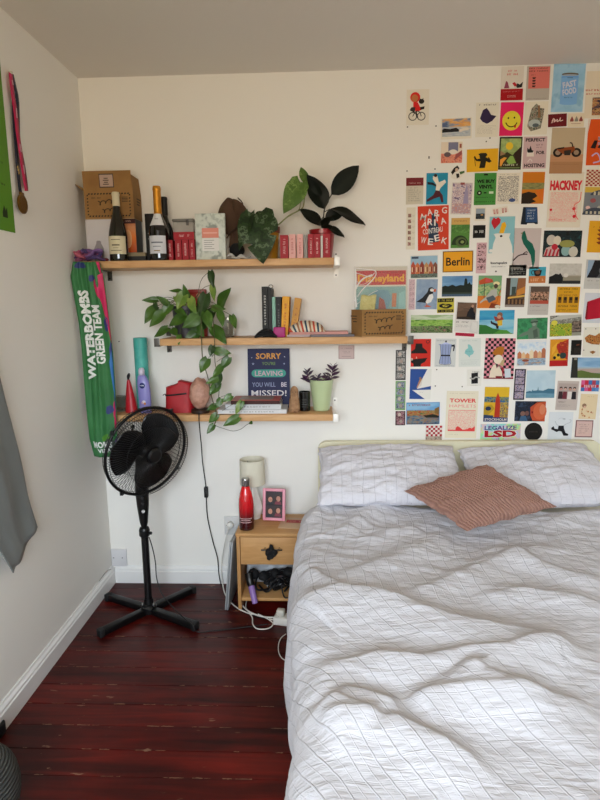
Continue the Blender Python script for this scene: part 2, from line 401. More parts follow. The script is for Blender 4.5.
bed = thing('bed', 'double bed with cream headboard and frame under crumpled white bedding', 'bed', (.62, -1.0, 0))
b = MB()
hb = [(-.03, .02), (-.03, .70)]+[(-.03+.045-.045*math.cos(a), .70+.045*math.sin(a)) for a in [PI/2*i/6 for i in range(1, 7)]]
hb += [(1.30-p[0]-.0+(-.03), p[1]) for p in hb[::-1]]
b.prism(hb, -.05, -.018, M_CREAM); b.build('headboard', bed)
for nm, a in (('side_rail', (-.070, -.045, -2.0, -.30)), ('side_rail', (1.335, 1.365, -2.0, -.05))):
    b = MB(); b.box(a[0], a[1], a[2], a[3], .05, .26, M_CREAM, bevel=.006); b.build(nm, bed)
b = MB(); b.box(-.070, 1.365, -2.03, -2.0, .05, .30, M_CREAM, bevel=.006); b.build('foot_rail', bed)
for x, y in ((-.070, -2.02), (1.335, -2.02), (-.070, -.36), (1.335, -.09), (-.070, -1.32)):
    b = MB(); b.box(x, x+.025, y-.02, y+.02, 0, .06, M_CREAM); b.build('leg', bed)
b = MB(); b.box(-.044, 1.33, -1.99, -.06, .2, .455, M_MATTRESS, bevel=.04, seg=4); b.build('mattress', bed)

def fbm(x, y, z=0., o=4, lac=2.1, g=.5):
    s = 0; a = 1; t = 0
    for i in range(o):
        s += a*mnoise.noise(Vector((x, y, z+i*7.3))); t += a; a *= g; x *= lac; y *= lac
    return s/t
def ridged(x, y, z=0., o=3):
    s = 0; a = 1; t = 0
    for i in range(o):
        n = 1-abs(mnoise.noise(Vector((x, y, z+i*5.1)))*1.8); n = max(0, n); s += a*n*n; t += a; a *= .5; x *= 2.05; y *= 2.05
    return s/t
# long soft folds across the duvet: points on the bed top (x,y), height, width on the far and the near side
FOLDS = []
def fold(pix, h, wf, wn, z=.52):
    FOLDS.append(([Vector((atz(px, py, z).x, atz(px, py, z).y)) for px, py in pix], h, wf, wn))
fold([(286, 612), (305, 602), (340, 599), (372, 604), (405, 613), (447, 629), (480, 636), (530, 640), (620, 641)], .040, .060, .12)
fold([(306, 664), (330, 668), (380, 664), (420, 671), (444, 667), (510, 664), (534, 654), (555, 651), (576, 656), (620, 664)], .030, .040, .08)
fold([(458, 674), (472, 684), (486, 692), (519, 701), (546, 708), (620, 713)], .034, .055, .10)
fold([(400, 712), (420, 707), (444, 705), (480, 706), (520, 707), (560, 711)], .022, .030, .07)
fold([(338, 688), (351, 700), (369, 704), (386, 710), (404, 722)], .020, .022, .05)
fold([(318, 730), (340, 727), (397, 733), (440, 753), (509, 790)], .028, .040, .08)
fold([(326, 700), (340, 712), (362, 722), (384, 730)], .014, .022, .05)
fold([(333, 540), (352, 527), (379, 513), (421, 504)], .016, .045, .05)
fold([(306, 566), (322, 580), (342, 594)], .014, .020, .03)
fold([(318, 588), (360, 574), (400, 560), (430, 545), (452, 533)], .018, .050, .07)
fold([(394, 606), (425, 594), (448, 584), (475, 572), (520, 556), (600, 540)], .020, .050, .07)
fold([(345, 548), (380, 536), (420, 530), (470, 534)], .014, .045, .05)
fold([(500, 548), (530, 566), (570, 580), (620, 588)], .018, .040, .06)
fold([(470, 604), (510, 596), (560, 600), (620, 612)], .018, .045, .06)
fold([(296, 545), (303, 530), (318, 517), (340, 511)], .014, .03, .03)
fold([(540, 530), (570, 520), (620, 516)], .016, .04, .05)
def folds(x, y):
    s = 0; p = Vector((x, y))
    for pts, h, wf, wn in FOLDS:
        best = 9; sd = 1; tt = 0
        for i in range(len(pts)-1):
            a, c = pts[i], pts[i+1]; d = c-a; L2 = d.length_squared; t = max(0, min(1, (p-a).dot(d)/L2)); q = a+d*t; dist = (p-q).length
            if dist < best:
                best = dist; sd = 1 if (p.y > q.y) else -1; tt = (i+t)/(len(pts)-1)
        w_ = wf if sd > 0 else wn
        if best < 4*w_:
            e = min(1, tt*4, (1-tt)*4); e = e*e*(3-2*e)
            k = best/w_; s += 1.2*h*e*(math.exp(-math.sqrt(k*k+.02)+.14)*(1-k/4) if sd > 0 else math.exp(-k*k))
    return s
Y0D, Y1D = -.365, -1.99
def duvet_point(u, v):
    """u 0..1 from the left hem over the top to the right side, v 0..1 from pillows to foot"""
    y = Y0D+(Y1D-Y0D)*v
    W = 2.0; s = u*W
    drop = .33; r = .085
    ztop = .515+.022*math.exp(-((y+.42)/.13)**2)
    xo = -.114+.012*fbm(3.1*y, .7, 2.)+.014*min(1, max(0, (-y-.75)/.2))+.10*max(0, -y-1.2); xo = min(xo, -.064)+.020*math.exp(-((y+.42)/.2)**2)
    zh = .125+.05*math.exp(-((y+.5)/.25)**2)+.45*max(0, -y-1.15)
    side = ztop-r-zh
    arc = r*PI/2
    if s < side:
        t = s/side; z = zh+s; x = xo+.012*math.sin(t*PI)*-1+.012*(1-t); n = Vector((-1, 0, 0)); wgt = 1
    elif s < side+arc:
        a = (s-side)/r; x = xo+r-r*math.cos(a); z = ztop-r+r*math.sin(a); n = Vector((-math.cos(a), 0, math.sin(a)))
    else:
        x = xo+r+(s-side-arc); z = ztop; n = Vector((0, 0, 1))
    top = max(0, min(1, n.z)); sidew = 1-top
    # crinkles
    wx = x+.05*fbm(x*5, y*5, 9.); wy = y+.05*fbm(x*5, y*5, 4.)
    hd = math.exp(-((y+.55)/.35)**2)
    d = .016*fbm(wx*1.9, wy*2.6, 1.)+(.004+.006*hd)*(ridged(wx*2.6+.3*wy*4, wy*6.0, 3.)-.35)+(.004+.006*hd)*(ridged(wx*6+wy*3.5, wy*9., 6.)-.35)+.003*(ridged(wx*9-wy*6, wy*16., 8.)-.35)
    d += .0025*fbm(wx*22, wy*26, 2., 2)
    # hanging side: soft vertical pleats
    ds = .016*math.sin(y*21+3*fbm(y*3, z*2, 5.)+1.5*z)*min(1, (ztop-z)/.25)+.012*fbm(y*7, z*4, 8.)
    d = d*(.35+.65*top)+ds*sidew+folds(x, y)*top
    # edges: plump rolled end beside the pillows
    e = v*(-(Y1D-Y0D))
    if e < .06: 
        k = 1-e/.06; d -= .030*k*k*(.3+.7*top)
    p = Vector((x, y, z))+n*d
    if x > 1.30:
        q = x-1.30; p.x = 1.30+min(q, .08); p.z -= max(0, q-.02)*.9
    # pulled a little skew where it was thrown back
    p.y += .03*math.sin(x*4+1)*max(0, 1-e/.25)
    return p
b = MB(); NU, NV = 340, 420
uvs = [(i/NU*2.0-.17*max(0, j/NV-.32), j/NV*1.6) for j in range(NV+1) for i in range(NU+1)]
b.grid(duvet_point, NU, NV, M_DUVET, uv=uvs)
tag(b.build('duvet', solid=.012), 'crumpled white striped duvet spread over the bed and hanging down its side', 'duvet')

def pillow(name, label, TL, TR, BL, BR, thick, material, seed, nx=70, ny=50, uvscale=(.68, .44), pin=.0, wr=1., cat='pillow', group=None, crease=None):
    TL, TR, BL, BR = map(Vector, (TL, TR, BL, BR)); b = MB()
    nrm = (TR-TL).cross(BL-TL).normalized()*-1
    if nrm.y > 0 and nrm.z < 0: nrm = -nrm
    if nrm.z < 0: nrm = -nrm
    for sgn in (1, -1):
        def g(u, v):
            a = 2*u-1; c = 2*v-1
            base = TL.lerp(TR, u).lerp(BL.lerp(BR, u), v)
            ctr = (TL+TR+BL+BR)/4
            k = ((1-a**2)*(1-c**2)); 
            pk = 1-pin*((1-abs(c)**2)*abs(a)**3+(1-abs(a)**2)*abs(c)**3)
            base = ctr+(base-ctr)*pk
            q = max(0, k)**.42*thick*.5
            edge = min(1, 8*(1-max(abs(a), abs(c))))
            wob = (.35+.65*edge)
            d = wr*wob*(.010*fbm(a*2.2+seed, c*2.2, seed)+.010*(ridged(a*1.8+seed+c*.8, c*2.6, seed+2)-.35)+.004*(ridged(a*5+c*2+seed, c*5, seed+5)-.35))
            if crease: d += crease(a, c)*edge
            return base+nrm*(sgn*q+(d if sgn > 0 else d*.3))+ (TR-TL).normalized()*(.016*fbm(c*4, seed, 1.)*(abs(a)**4))+(BL-TL).normalized()*(.018*fbm(a*4, seed, 3.)*(abs(c)**4))
        uv = [(i/nx*uvscale[0], j/ny*uvscale[1]) for j in range(ny+1) for i in range(nx+1)]
        b.grid(g if sgn > 0 else (lambda u, v: g(1-u, v)), nx, ny, material, uv=uv)
    return b, b.build(name, merge=.0004) and None
def mk_pillow(*a, **k):
    b, _ = pillow(*a, **k); o = bpy.data.objects[[q.name for q in COL.objects if q.name.split('.')[0] == a[0]][-1]]
    return tag(o, a[1], k.get('cat', 'pillow'), k.get('group'))
M_PILLOW = cloth_material('#d6d5dc', .050, .050, '#a0a0aa', .8)
mk_pillow('pillow', 'white striped pillow at the left, plump and square against the headboard', (-.025, -.12, .735), (.598, -.10, .735), (-.035, -.44, .572), (.605, -.44, .577), .13, M_PILLOW, 1.3, pin=.035, wr=1.7, group='pillows on the bed')
mk_pillow('pillow', 'white striped pillow at the right, sagging behind the pink cushion', (.618, -.10, .715), (1.19, -.10, .745), (.622, -.45, .565), (1.29, -.43, .57), .13, M_PILLOW, 5.1, pin=.04, wr=1.7, group='pillows on the bed')
def pleat_material():
    m = bpy.data.materials.new('pleated_velvet'); m.use_nodes = True; N, L = nodes(m); bs = N['Principled BSDF']
    bs.inputs['Roughness'].default_value = .6; bs.inputs['Sheen Weight'].default_value = .5; bs.inputs['Sheen Roughness'].default_value = .4; bs.inputs['Specular IOR Level'].default_value = .2
    bs.inputs['Base Color'].default_value = lin('#a07a6c'); bs.inputs['Sheen Tint'].default_value = lin('#e8b8a8')
    uv = N.new('ShaderNodeUVMap'); w = N.new('ShaderNodeTexWave'); w.inputs['Scale'].default_value = 9.; w.inputs['Distortion'].default_value = 5.5; w.inputs['Detail'].default_value = 3; w.inputs['Detail Scale'].default_value = .6; w.bands_direction = 'Y'
    L.new(uv.outputs[0], w.inputs['Vector'])
    bp = N.new('ShaderNodeBump'); bp.inputs['Strength'].default_value = .8; bp.inputs['Distance'].default_value = .006; L.new(w.outputs['Fac'], bp.inputs['Height']); L.new(bp.outputs[0], bs.inputs['Normal'])
    r = N.new('ShaderNodeValToRGB'); r.color_ramp.elements[0].color = lin('#8f6a5e'); r.color_ramp.elements[1].color = lin('#a67f71'); L.new(w.outputs['Fac'], r.inputs[0]); L.new(r.outputs[0], bs.inputs['Base Color'])
    return m
mk_pillow('cushion', 'dusty pink pleated square cushion lying cornerwise on the pillows', atz(486, 464, .745), atz(556, 506, .645), atz(404, 490.5, .655), atz(467, 531, .59), .095, pleat_material(), 8.4, uvscale=(1, 1), pin=.05, wr=1.1, cat='cushion')

# ================================================================== bedside table and what stands on it
M_BEECH = wood('#b98a55', '#c99b66', 5., 'x', .5); M_BEECHV = wood('#a87a48', '#be8f5b', 5., 'z', .5)
NX0, NX1, NY0, NY1, NZ = -.400, -.100, -.275, -.035, .378
ns = thing('bedside_table', 'small beech bedside table with a drawer and an open shelf', 'bedside table', ((NX0+NX1)/2, (NY0+NY1)/2, 0))
b = MB(); b.box(NX0-.002, NX1+.002, NY0-.006, NY1, NZ-.016, NZ, M_BEECH, bevel=.002); b.build('table_top', ns)
for x in (NX0, NX1-.016):
    b = MB(); b.box(x, x+.016, NY0, NY1, 0, NZ-.016, M_BEECHV, bevel=.0015); b.build('side_panel', ns)
b = MB(); b.box(NX0+.016, NX1-.016, NY1-.008, NY1-.002, .03, NZ-.016, M_BEECH); b.build('back_panel', ns)
b = MB(); b.box(NX0+.016, NX1-.016, NY0+.006, NY1-.008, .045, .06, M_BEECH, bevel=.0015); b.build('lower_shelf', ns)
b = MB(); b.box(NX0+.016, NX1-.016, NY0+.02, NY1-.008, .218, .226, M_BEECH); b.build('drawer_support', ns)
b = MB(); b.box(NX0+.018, NX1-.018, NY0+.001, NY0+.017, .232, NZ-.021, M_BEECH, bevel=.002); dr = b.build('drawer', ns)
b = MB(); hx, hz = -.240, .307; M_CHROME = mat('#b9b9b9', rough=.18, metal=1.)
b.tube([(hx-.045, NY0-.022, hz), (hx+.05, NY0-.022, hz)], .004, M_CHROME, n=10)
for dx in (-.03, .035): b.cyl((hx+dx, NY0+.002, hz), (hx+dx, NY0-.022, hz), .0035, .0035, M_CHROME, 8)
tag(b.build('handle', dr), 'chrome bar handle')
M_BLACKCLOTH = mat('#121214', rough=.85, bump=(90., .4, .002)); M_BLACK = mat('#0d0d0e', rough=.35); M_BLACKM = mat('#141415', rough=.6)
b = MB(); c = Vector((hx-.0, NY0-.026, hz-.004)); rr = random.Random(11)
def ruff(n, R_, rb, wob, seed):
    return [c+Vector((R_*math.cos(a)*(1+.2*math.sin(5*a+seed))+.004*math.sin(3*a+seed), -.004+wob*math.sin(7*a+seed), -.006+R_*1.25*math.sin(a)*(1+.2*math.cos(4*a+seed)))) for a in [2*PI*i/n for i in range(n)]]
b.tube(ruff(18, .014, .01, .006, 1), .010, M_BLACKCLOTH, n=9, per=4, closed=True); b.tube(ruff(16, .009, .01, .006, 3), .009, M_BLACKCLOTH, n=8, per=4, closed=True)
b.tube([c+Vector((-.004, -.004, -.018)), c+Vector((-.012, -.006, -.030)), c+Vector((-.004, -.004, -.034))], .008, M_BLACKCLOTH)
b.tube([c+Vector((.002, -.004, .012)), c+Vector((.004, -.004, .024)), c+Vector((-.004, 0, .026))], .007, M_BLACKCLOTH)
tag(b.build('hair_scrunchie'), 'black fabric scrunchie looped over the drawer handle of the bedside table', 'hair scrunchie')

# things in the open compartment
b = MB(); m = mat('#b9bcc0', rough=.35, trans=.25, bump=(30., .8, .006))
b.grid(lambda u, v: Vector((-.375+.24*u, -.10-.05*v+.015*fbm(u*5, v*5, 3.), .07+.13*math.sin(PI*min(1, v*.7+.25))*(.75+.3*fbm(u*3, v*2, 1.))-.02*abs(u-.5))), 28, 16, m)
tag(b.build('plastic_bag', solid=.002), 'crumpled pale plastic bag at the back of the bedside table shelf', 'plastic bag')
b = MB(); b.box(-.07, .07, -.045, .045, .0, .006, mat('#dedfe2', rough=.6), M=T(-.215, -.15, .1, rz=.25, rx=.35)); 
tag(b.build('paper_packet'), 'white paper packet among the black cables in the bedside table', 'packet')
b = MB(); rr = random.Random(5); m = mat('#0c0c10', rough=.5)
for k in range(9):
    cx = rr.uniform(-.34, -.13); cz = .075+rr.random()*.05; pts = []
    for i in range(9):
        a = i*.9+k; pts.append((cx+(.035+.012*rr.random())*math.cos(a)+.004*i*(.5-rr.random()), -.215+.035*math.sin(a*1.3+k)+.01*rr.random(), cz+.028*math.sin(a)+.012*rr.random()))
    pts = [(min(-.122, max(-.378, p[0])), min(-.12, max(-.262, p[1])), max(.068, p[2])) for p in pts]
    b.tube(pts, .005, m, n=6, per=4)
for cx, cz, r_ in ((-.335, .145, .026), (-.29, .135, .024), (-.235, .15, .022), (-.17, .15, .03), (-.145, .12, .028), (-.27, .11, .02)):
    b.ball((cx, -.2, cz), (r_, .03, r_*.9), M_BLACKCLOTH, 14, 9, fn=lambda d: 1+.2*mnoise.noise(d*3+Vector((cx*40, 0, 0))))
b.tube([(-.20, -.25, .12), (-.195, -.266, .09), (-.185, -.272, .066), (-.17, -.272, .064)], .0035, m, n=6)
tag(b.build('cable_tangle'), 'tangle of black cables and straps stuffed in the bedside table shelf', 'cables', kind='stuff')
hd = thing('hair_tool', 'small hair tool with lilac handle poking out of the bedside table shelf', 'hair tool', (-.34, -.25, .07))
b = MB(); b.tube([(-.352, -.235, .165), (-.345, -.255, .135), (-.338, -.262, .115)], [.02, .016], M_BLACK, n=14); b.build('barrel', hd)
b = MB(); b.tube([(-.339, -.262, .118), (-.328, -.285, .085), (-.318, -.30, .05)], [.0155, .0135], mat('#8f6fae', rough=.4), n=14); tag(b.build('handle', hd), 'lilac plastic handle')

# lamp
lp = thing('table_lamp', 'table lamp with cream drum shade and curvy white base behind the red bottle', 'lamp', (-.343, -.087, NZ))
M_WGLAZE = mat('#e9e9e4', rough=.18, coat=.4); M_SHADE = mat('#d9d5c2', rough=.85, bump=(300., .15, .001))
b = MB(); prof = [(.030, 0), (.036, .004), (.036, .012), (.044, .03), (.047, .05), (.044, .075), (.032, .11), (.021, .145), (.015, .165), (.012, .18)]
b.lathe(prof, M_WGLAZE, 28, M=T(-.343, -.087, NZ)); b.build('base', lp)
b = MB(); b.lathe([(.0605, .172), (.058, .292), (.0568, .292), (.0593, .172)], M_SHADE, 40, M=T(-.343, -.087, NZ), cap=False)
b.lathe([(.0605, .172), (.0608, .174), (.0593, .174), (.0593, .172)], M_SHADE, 40, M=T(-.343, -.087, NZ), cap=False); b.build('lamp_shade', lp)
b = MB(); b.lathe([(.012, .178), (.013, .22), (.009, .225)], mat('#d0d0cc', rough=.4), 16, M=T(-.343, -.087, NZ))
for a in range(3): b.cyl((-.343, -.087, NZ+.22), (-.343+.057*math.cos(a*2.1), -.087+.057*math.sin(a*2.1), NZ+.272), .0012, .0012, M_CHROME, 6)
b.build('bulb_holder', lp)
# red bottle
def ramp_material(name, stops, axis, lo, hi, rough=.25, metal=0., coat=0.):
    m = bpy.data.materials.new(name); m.use_nodes = True; N, L = nodes(m); bs = N['Principled BSDF']
    bs.inputs['Roughness'].default_value = rough; bs.inputs['Metallic'].default_value = metal; bs.inputs['Coat Weight'].default_value = coat
    tc = N.new('ShaderNodeTexCoord'); sp = N.new('ShaderNodeSeparateXYZ'); mr = N.new('ShaderNodeMapRange'); r = N.new('ShaderNodeValToRGB')
    mr.inputs[1].default_value = lo; mr.inputs[2].default_value = hi; L.new(tc.outputs['Object'], sp.inputs[0]); L.new(sp.outputs[axis], mr.inputs[0]); L.new(mr.outputs[0], r.inputs[0])
    for i, (p, c) in enumerate(stops):
        e = r.color_ramp.elements[i] if i < 2 else r.color_ramp.elements.new(p); e.position = p; e.color = lin(c)
    L.new(r.outputs[0], bs.inputs['Base Color']); return m
bt = thing('water_bottle', 'red to black fading metal water bottle with steel cap on the bedside table', 'water bottle', (-.357, -.225, NZ))
Mb = T(-.357, -.225, NZ) @ Matrix.Scale(1.14, 4)
b = MB(); m = ramp_material('red_fade_lacquer', [(0., '#2a0508'), (1., '#e01018'), (.28, '#4a060c'), (.55, '#c40c18')], 'Z', 0, .2, rough=.22, coat=.5)
b.lathe([(.024, 0), (.0295, .004), (.0305, .02), (.0305, .105), (.029, .125), (.024, .15), (.0175, .172), (.0155, .182)], m, 32, M=Mb); b.build('body', bt)
b = MB(); b.lathe([(.0165, .181), (.0175, .184), (.0175, .207), (.016, .211), (0, .212)], mat('#a9a9a9', rough=.22, metal=1.), 28, M=Mb); tag(b.build('cap', bt), 'brushed steel screw cap')
b = MB(); mw = paper('#d9b9b9')
for z, ww in ((.052, 1.0), (.044, .8), (.036, 1.)):
    k = 26 if z != .044 else 18
    for i in range(k):
        a0 = -PI/2-ww*.9+2*ww*.9*i/k; a1 = a0+2*ww*.9/k*(.98 if z != .044 else .6)
        R2 = .0308; b.add([(R2*math.cos(a), R2*math.sin(a), z+dz) for a, dz in ((a0, 0), (a1, 0), (a1, .0022 if z != .044 else .004), (a0, .0022 if z != .044 else .004))], [(0, 1, 2, 3)], mw, False, Mb)
b.build('lettering_band', bt)
# photo frame
fr = thing('framed_photograph', 'pink photo frame with a four-pose booth photograph leaning beside the lamp', 'photo frame', (-.235, -.13, NZ))
Mf = T(-.240, -.128, NZ+.003, rz=-.12, rx=-.15) @ Matrix.Scale(1.13, 4)
M_PINK = mat('#e39aab', rough=.4); fw, fh, ft = .096, .135, .012
b = MB()
for (x0, x1, z0, z1) in ((-fw/2, -fw/2+.012, 0, fh), (fw/2-.012, fw/2, 0, fh), (-fw/2+.012, fw/2-.012, 0, .012), (-fw/2+.012, fw/2-.012, fh-.012, fh)):
    b.box(x0, x1, -ft/2, ft/2, z0, z1, M_PINK, M=Mf, bevel=.002)
b.build('frame', fr)
b = MB(); b.box(-fw/2+.01, fw/2-.01, -.001, .003, .01, fh-.01, mat('#33262a', rough=.4), M=Mf)
sk = mat('#c08a74', rough=.5); hr = mat('#3a211a', rough=.5); tp = mat('#7a3040', rough=.5)
for i, (x, z) in enumerate(((-.018, .088), (.016, .092), (-.018, .038), (.016, .042))):
    ph = [(x+.0125*math.cos(a), z+.002+.015*math.sin(a)) for a in [2*PI*k/14 for k in range(14)]]
    b.prism(ph, -.0016, -.001, hr, M=Mf); b.prism([(x+.002+.009*math.cos(a), z+.0115*math.sin(a)) for a in [2*PI*k/14 for k in range(14)]], -.0022, -.0016, sk, M=Mf)
    b.prism([(x-.015, z-.024), (x+.016, z-.024), (x+.010, z-.011), (x-.009, z-.011)], -.0019, -.001, tp if i % 2 else mat('#20242e', rough=.5), M=Mf)
b.box(-fw/2+.012, fw/2-.012, -.0024, -.001, .064, .068, mat('#151012', rough=.5), M=Mf)
b.build('photograph', fr)
b = MB(); b.add([(-.02, .005, .10), (.02, .005, .10), (.02, .055, .0), (-.02, .055, 0)], [(0, 1, 2, 3)], mat('#3b3436', rough=.7), False, T(-.240, -.122, NZ+.001, rz=-.12)); b.build('easel_back', fr)
b = MB(); Mk = T(-.150, -.160, NZ+.0005, rz=-.1); mk_ = paper('#c4a585'); mr_ = paper('#a02a33')
b.box(-.058, .045, -.066, .066, 0, .004, mk_, M=Mk, bevel=.001); b.box(-.03, .05, -.0, .034, .004, .0046, mr_, M=Mk)
b.marks(Mk @ T(.01, .017, .0049, rx=-PI/2), .07, .014, paper('#d8a088'), 8, 3)
tag(b.build('kraft_card'), 'brown card with a red printed stamp lying on the bedside table', 'card')

# laptop stood on edge beside the table
lt = thing('laptop', 'closed silver laptop standing on its edge between the table and the wall', 'laptop', (-.435, -.15, 0))
Ml = T(-.450, -.158, .001, rz=-.05, ry=.10); M_ALU = mat('#b4b8ba', rough=.45, metal=.35)
b = MB(); b.box(-.0085, -.001, -.118, .118, 0, .335, M_ALU, M=Ml, bevel=.003); b.build('lid', lt)
b = MB(); b.box(0, .009, -.118, .118, 0, .335, mat('#a6aaac', rough=.45, metal=.35), M=Ml, bevel=.003); b.build('base', lt)

# ================================================================== shelves
M_SHELF = wood('#b98a58', '#d2a878', 5., 'x', .5); M_SHELFD = wood('#9a7448', '#b18755', 5., 'x', .5)
M_BRK = mat('#f2f0ea', rough=.45, metal=.15); M_BRKD = mat('#55524d', rough=.45, metal=.3); M_HOLE = mat('#0a0a0a', rough=.8)
Z1, Z2, Z3 = 1.588, 1.250, .908
YS = -.205
def bracket(parent, x, zt, m, plain=False):
    b = MB(); zb = zt-.03
    b.box(x-.011, x+.011, -.004, -.0002, zt+.002, zt+.042, m, bevel=.0012); b.box(x-.011, x+.011, -.004, -.0002, zb-.045, zb+.002, m, bevel=.0012)
    b.box(x-.011, x+.011, YS-.003, -.003, zb-.004, zb-.001, m); 
    if not plain: b.box(x-.011, x+.011, YS-.006, YS-.001, zb-.004, zt+.003, m, bevel=.001)
    br = b.build('bracket', parent)
    for z in (zt+.03, zb-.034):
        b = MB(); b.prism([(x+.0035*math.cos(a), z+.0035*math.sin(a)) for a in [2*PI*k/10 for k in range(10)]], -.0048, -.004, M_HOLE); b.build('screw', br)
    return br
def shelf(label, x0, x1, zt, brs):
    s = thing('wall_shelf', label, 'shelf', ((x0+x1)/2, -.1, zt-.03), group='wooden wall shelves')
    b = MB(); b.box(x0, x1, YS, -.001, zt-.03, zt, M_SHELF, bevel=.0018); b.build('board', s)
    for x, m in brs: bracket(s, x, zt, m or M_BRKD, plain=m is None)
    return s
shelf('pine wall shelf nearest the ceiling, holding bottles and the big-leaved plants', -1.07, .047, Z1, ((.060, M_BRK), (-1.0, None)))
shelf('pine wall shelf in the middle, holding the trailing plant and a cardboard box', -.722, .365, Z2, ((-.735, M_BRKD), (.379, M_BRKD)))
shelf('lowest pine wall shelf, with the dark blue sign and the pale green pot', -1.07, .040, Z3, ((.053, M_BRK), (-1.03, None)))

# ------------------------------------------------------------------ small builders
def book(label, x0, x1, z0, z1, col, y0=-.16, y1=-.05, title=None, tcol='#e8c9c4', lean=0., group='books on the shelves', name='book', pages='#e6ddc8', lie=False, mcover=None):
    t = thing(name, label, 'book', ((x0+x1)/2, (y0+y1)/2, z0), group)
    m = mcover or mat(col, rough=.5, spec=.3); w, h = x1-x0, z1-z0; M_ = T(x0 if lean >= 0 else x1, 0, z0) @ Matrix.Rotation(lean, 4, 'Y')
    s = 0 if lean >= 0 else -w
    b = MB(); c = .0018
    if lie:
        b.box(s, s+w, y0, y1, 0, c, m, M=M_); b.box(s, s+w, y0, y1, h-c, h, m, M=M_); b.box(s, s+w, y0, y0+c, c, h-c, m, M=M_)
    else:
        b.box(s, s+c, y0, y1, 0, h, m, M=M_); b.box(s+w-c, s+w, y0, y1, 0, h, m, M=M_); b.box(s+c, s+w-c, y0, y0+c, 0, h, m, M=M_)
    if title:
        R_ = Matrix.Rotation(PI/2, 4, 'Y') if not lie else Matrix.Identity(4)
        L_ = (h if not lie else w)*.66; (b.marks(M_ @ T(s+w/2, y0-.0004, h/2) @ R_, L_, min(.36*(w if not lie else h), .011), mat(tcol, rough=.5), int(title[1:]), int(abs(x0)*1000)) if title[0] == '#' else b.text(title, M_ @ T(s+w/2, y0-.0004, h/2) @ R_, L_, min(.45*(w if not lie else h), .012), mat(tcol, rough=.5), .01))
    b.build('cover', t)
    b = MB()
    if lie: b.box(s+.002, s+w-.002, y0+c, y1-.002, c, h-c, mat(pages, rough=.8), M=M_)
    else: b.box(s+c, s+w-c, y0+c, y1-.002, .002, h-.002, mat(pages, rough=.8), M=M_)
    b.build('pages', t); return t
def px_x(px, Y, py=258): return at(px, py, Y).x
def dashes(b, M_, w, h, m, n=14, k=7, dy=-.0004):
    """slanting airmail dashes round a w x h panel"""
    for i in range(n):
        x = -w/2+w*(i+.2)/n
        for z in (h/2, -h/2): b.add([(x, dy, z-.0030), (x+w/n*.55, dy, z-.0030), (x+w/n*.75, dy, z+.0030), (x+w/n*.2, dy, z+.0030)], [(0, 1, 2, 3)], m, False, M_)
    for i in range(k):
        z = -h/2+h*(i+.25)/k
        for x in (-w/2, w/2): b.add([(x-.003, dy, z), (x+.003, dy, z+.002), (x+.003, dy, z+h/k*.55), (x-.003, dy, z+h/k*.45)], [(0, 1, 2, 3)], m, False, M_)
M_CARD = mat('#96703f', rough=.8, var=('#8a6538', 12.), bump=(120., .1, .001)); M_CARDIN = mat('#a98a60', rough=.85); M_INK = mat('#1c1410', rough=.7)
def scrawl(b, M_, w, h, m, line1=None, line2=None):
    """two lines of looping brush lettering"""
    for (cx, cz, ww, hh, n, sd) in ((0, h*.11, w*.46, h*.15, 4, 1), (.02*w, -h*.18, w*.34, h*.13, 3, 4)):
        pts = []
        for i in range(n*8+1):
            t = i/(n*8); a = t*n*2*PI; k = .45+.55*abs(math.sin(t*n*PI*.5+sd)); pts.append(M_ @ Vector((cx-ww/2+ww*t+.006*math.sin(a)+.012*hh/h*math.cos(a), -.0004, cz+hh*.55*math.cos(a)*k+.12*ww*(t-.5))))
        b.tube(pts, .0017, m, n=5, per=2)
def cardboard_box(label, x0, x1, y0, y1, z0, h, flaps, t=.003):
    bx = thing('cardboard_box', label, 'cardboard box', ((x0+x1)/2, (y0+y1)/2, z0), 'printed cardboard boxes')
    b = MB(); w = x1-x0; z1 = z0+h
    b.box(x0, x1, y0, y1, z0, z0+t, M_CARDIN)
    for a in ((x0, x1, y0, y0+t), (x0, x1, y1-t, y1), (x0, x0+t, y0+t, y1-t), (x1-t, x1, y0+t, y1-t)): b.box(a[0], a[1], a[2], a[3], z0+t, z1, M_CARD)
    Mp = T((x0+x1)/2, y0, (z0+z1)/2)
    dashes(b, Mp, w*.86, h*.78, M_INK); scrawl(b, Mp, w, h, M_INK)
    b.marks(Mp @ T(-w*.25, -.0005, h*.25), w*.2, h*.06, M_INK, 9, 5)
    for i in range(4): b.box(w*.27, w*.39, -.0005, 0, h*(.1+.05*i), h*(.12+.05*i), M_INK, M=Mp)
    for i in range(3): b.box(x1, x1+.0004, y0+.05, y0+.05+.06*(1-.2*i), z1-.03-.012*i, z1-.026-.012*i, M_INK); b.box(x0-.0004, x0, y0+.05, y0+.05+.06*(1-.2*i), z1-.03-.012*i, z1-.026-.012*i, M_INK)
    b.build('carton', bx)
    for nm, M_, L_, W_ in flaps:
        b = MB(); b.box(0, W_, 0, t, 0, L_, M_CARD, M=M_, fm={'back': M_CARDIN})
        if nm == 'label':
            b.box(W_*.34, W_*.64, -.0006, 0, L_*.15, L_*.85, mat('#3a2c28', rough=.6), M=M_); b.box(W_*.355, W_*.625, -.001, -.0005, L_*.2, L_*.8, mat('#b3998a', rough=.6), M=M_)
            for i in range(4): b.box(W_*(.42+.02*(i % 2)), W_*(.54-.015*(i % 2)), -.0013, -.001, L_*(.3+.1*i), L_*(.34+.1*i), M_INK, M=M_)
        b.build('flap', bx)
    return bx

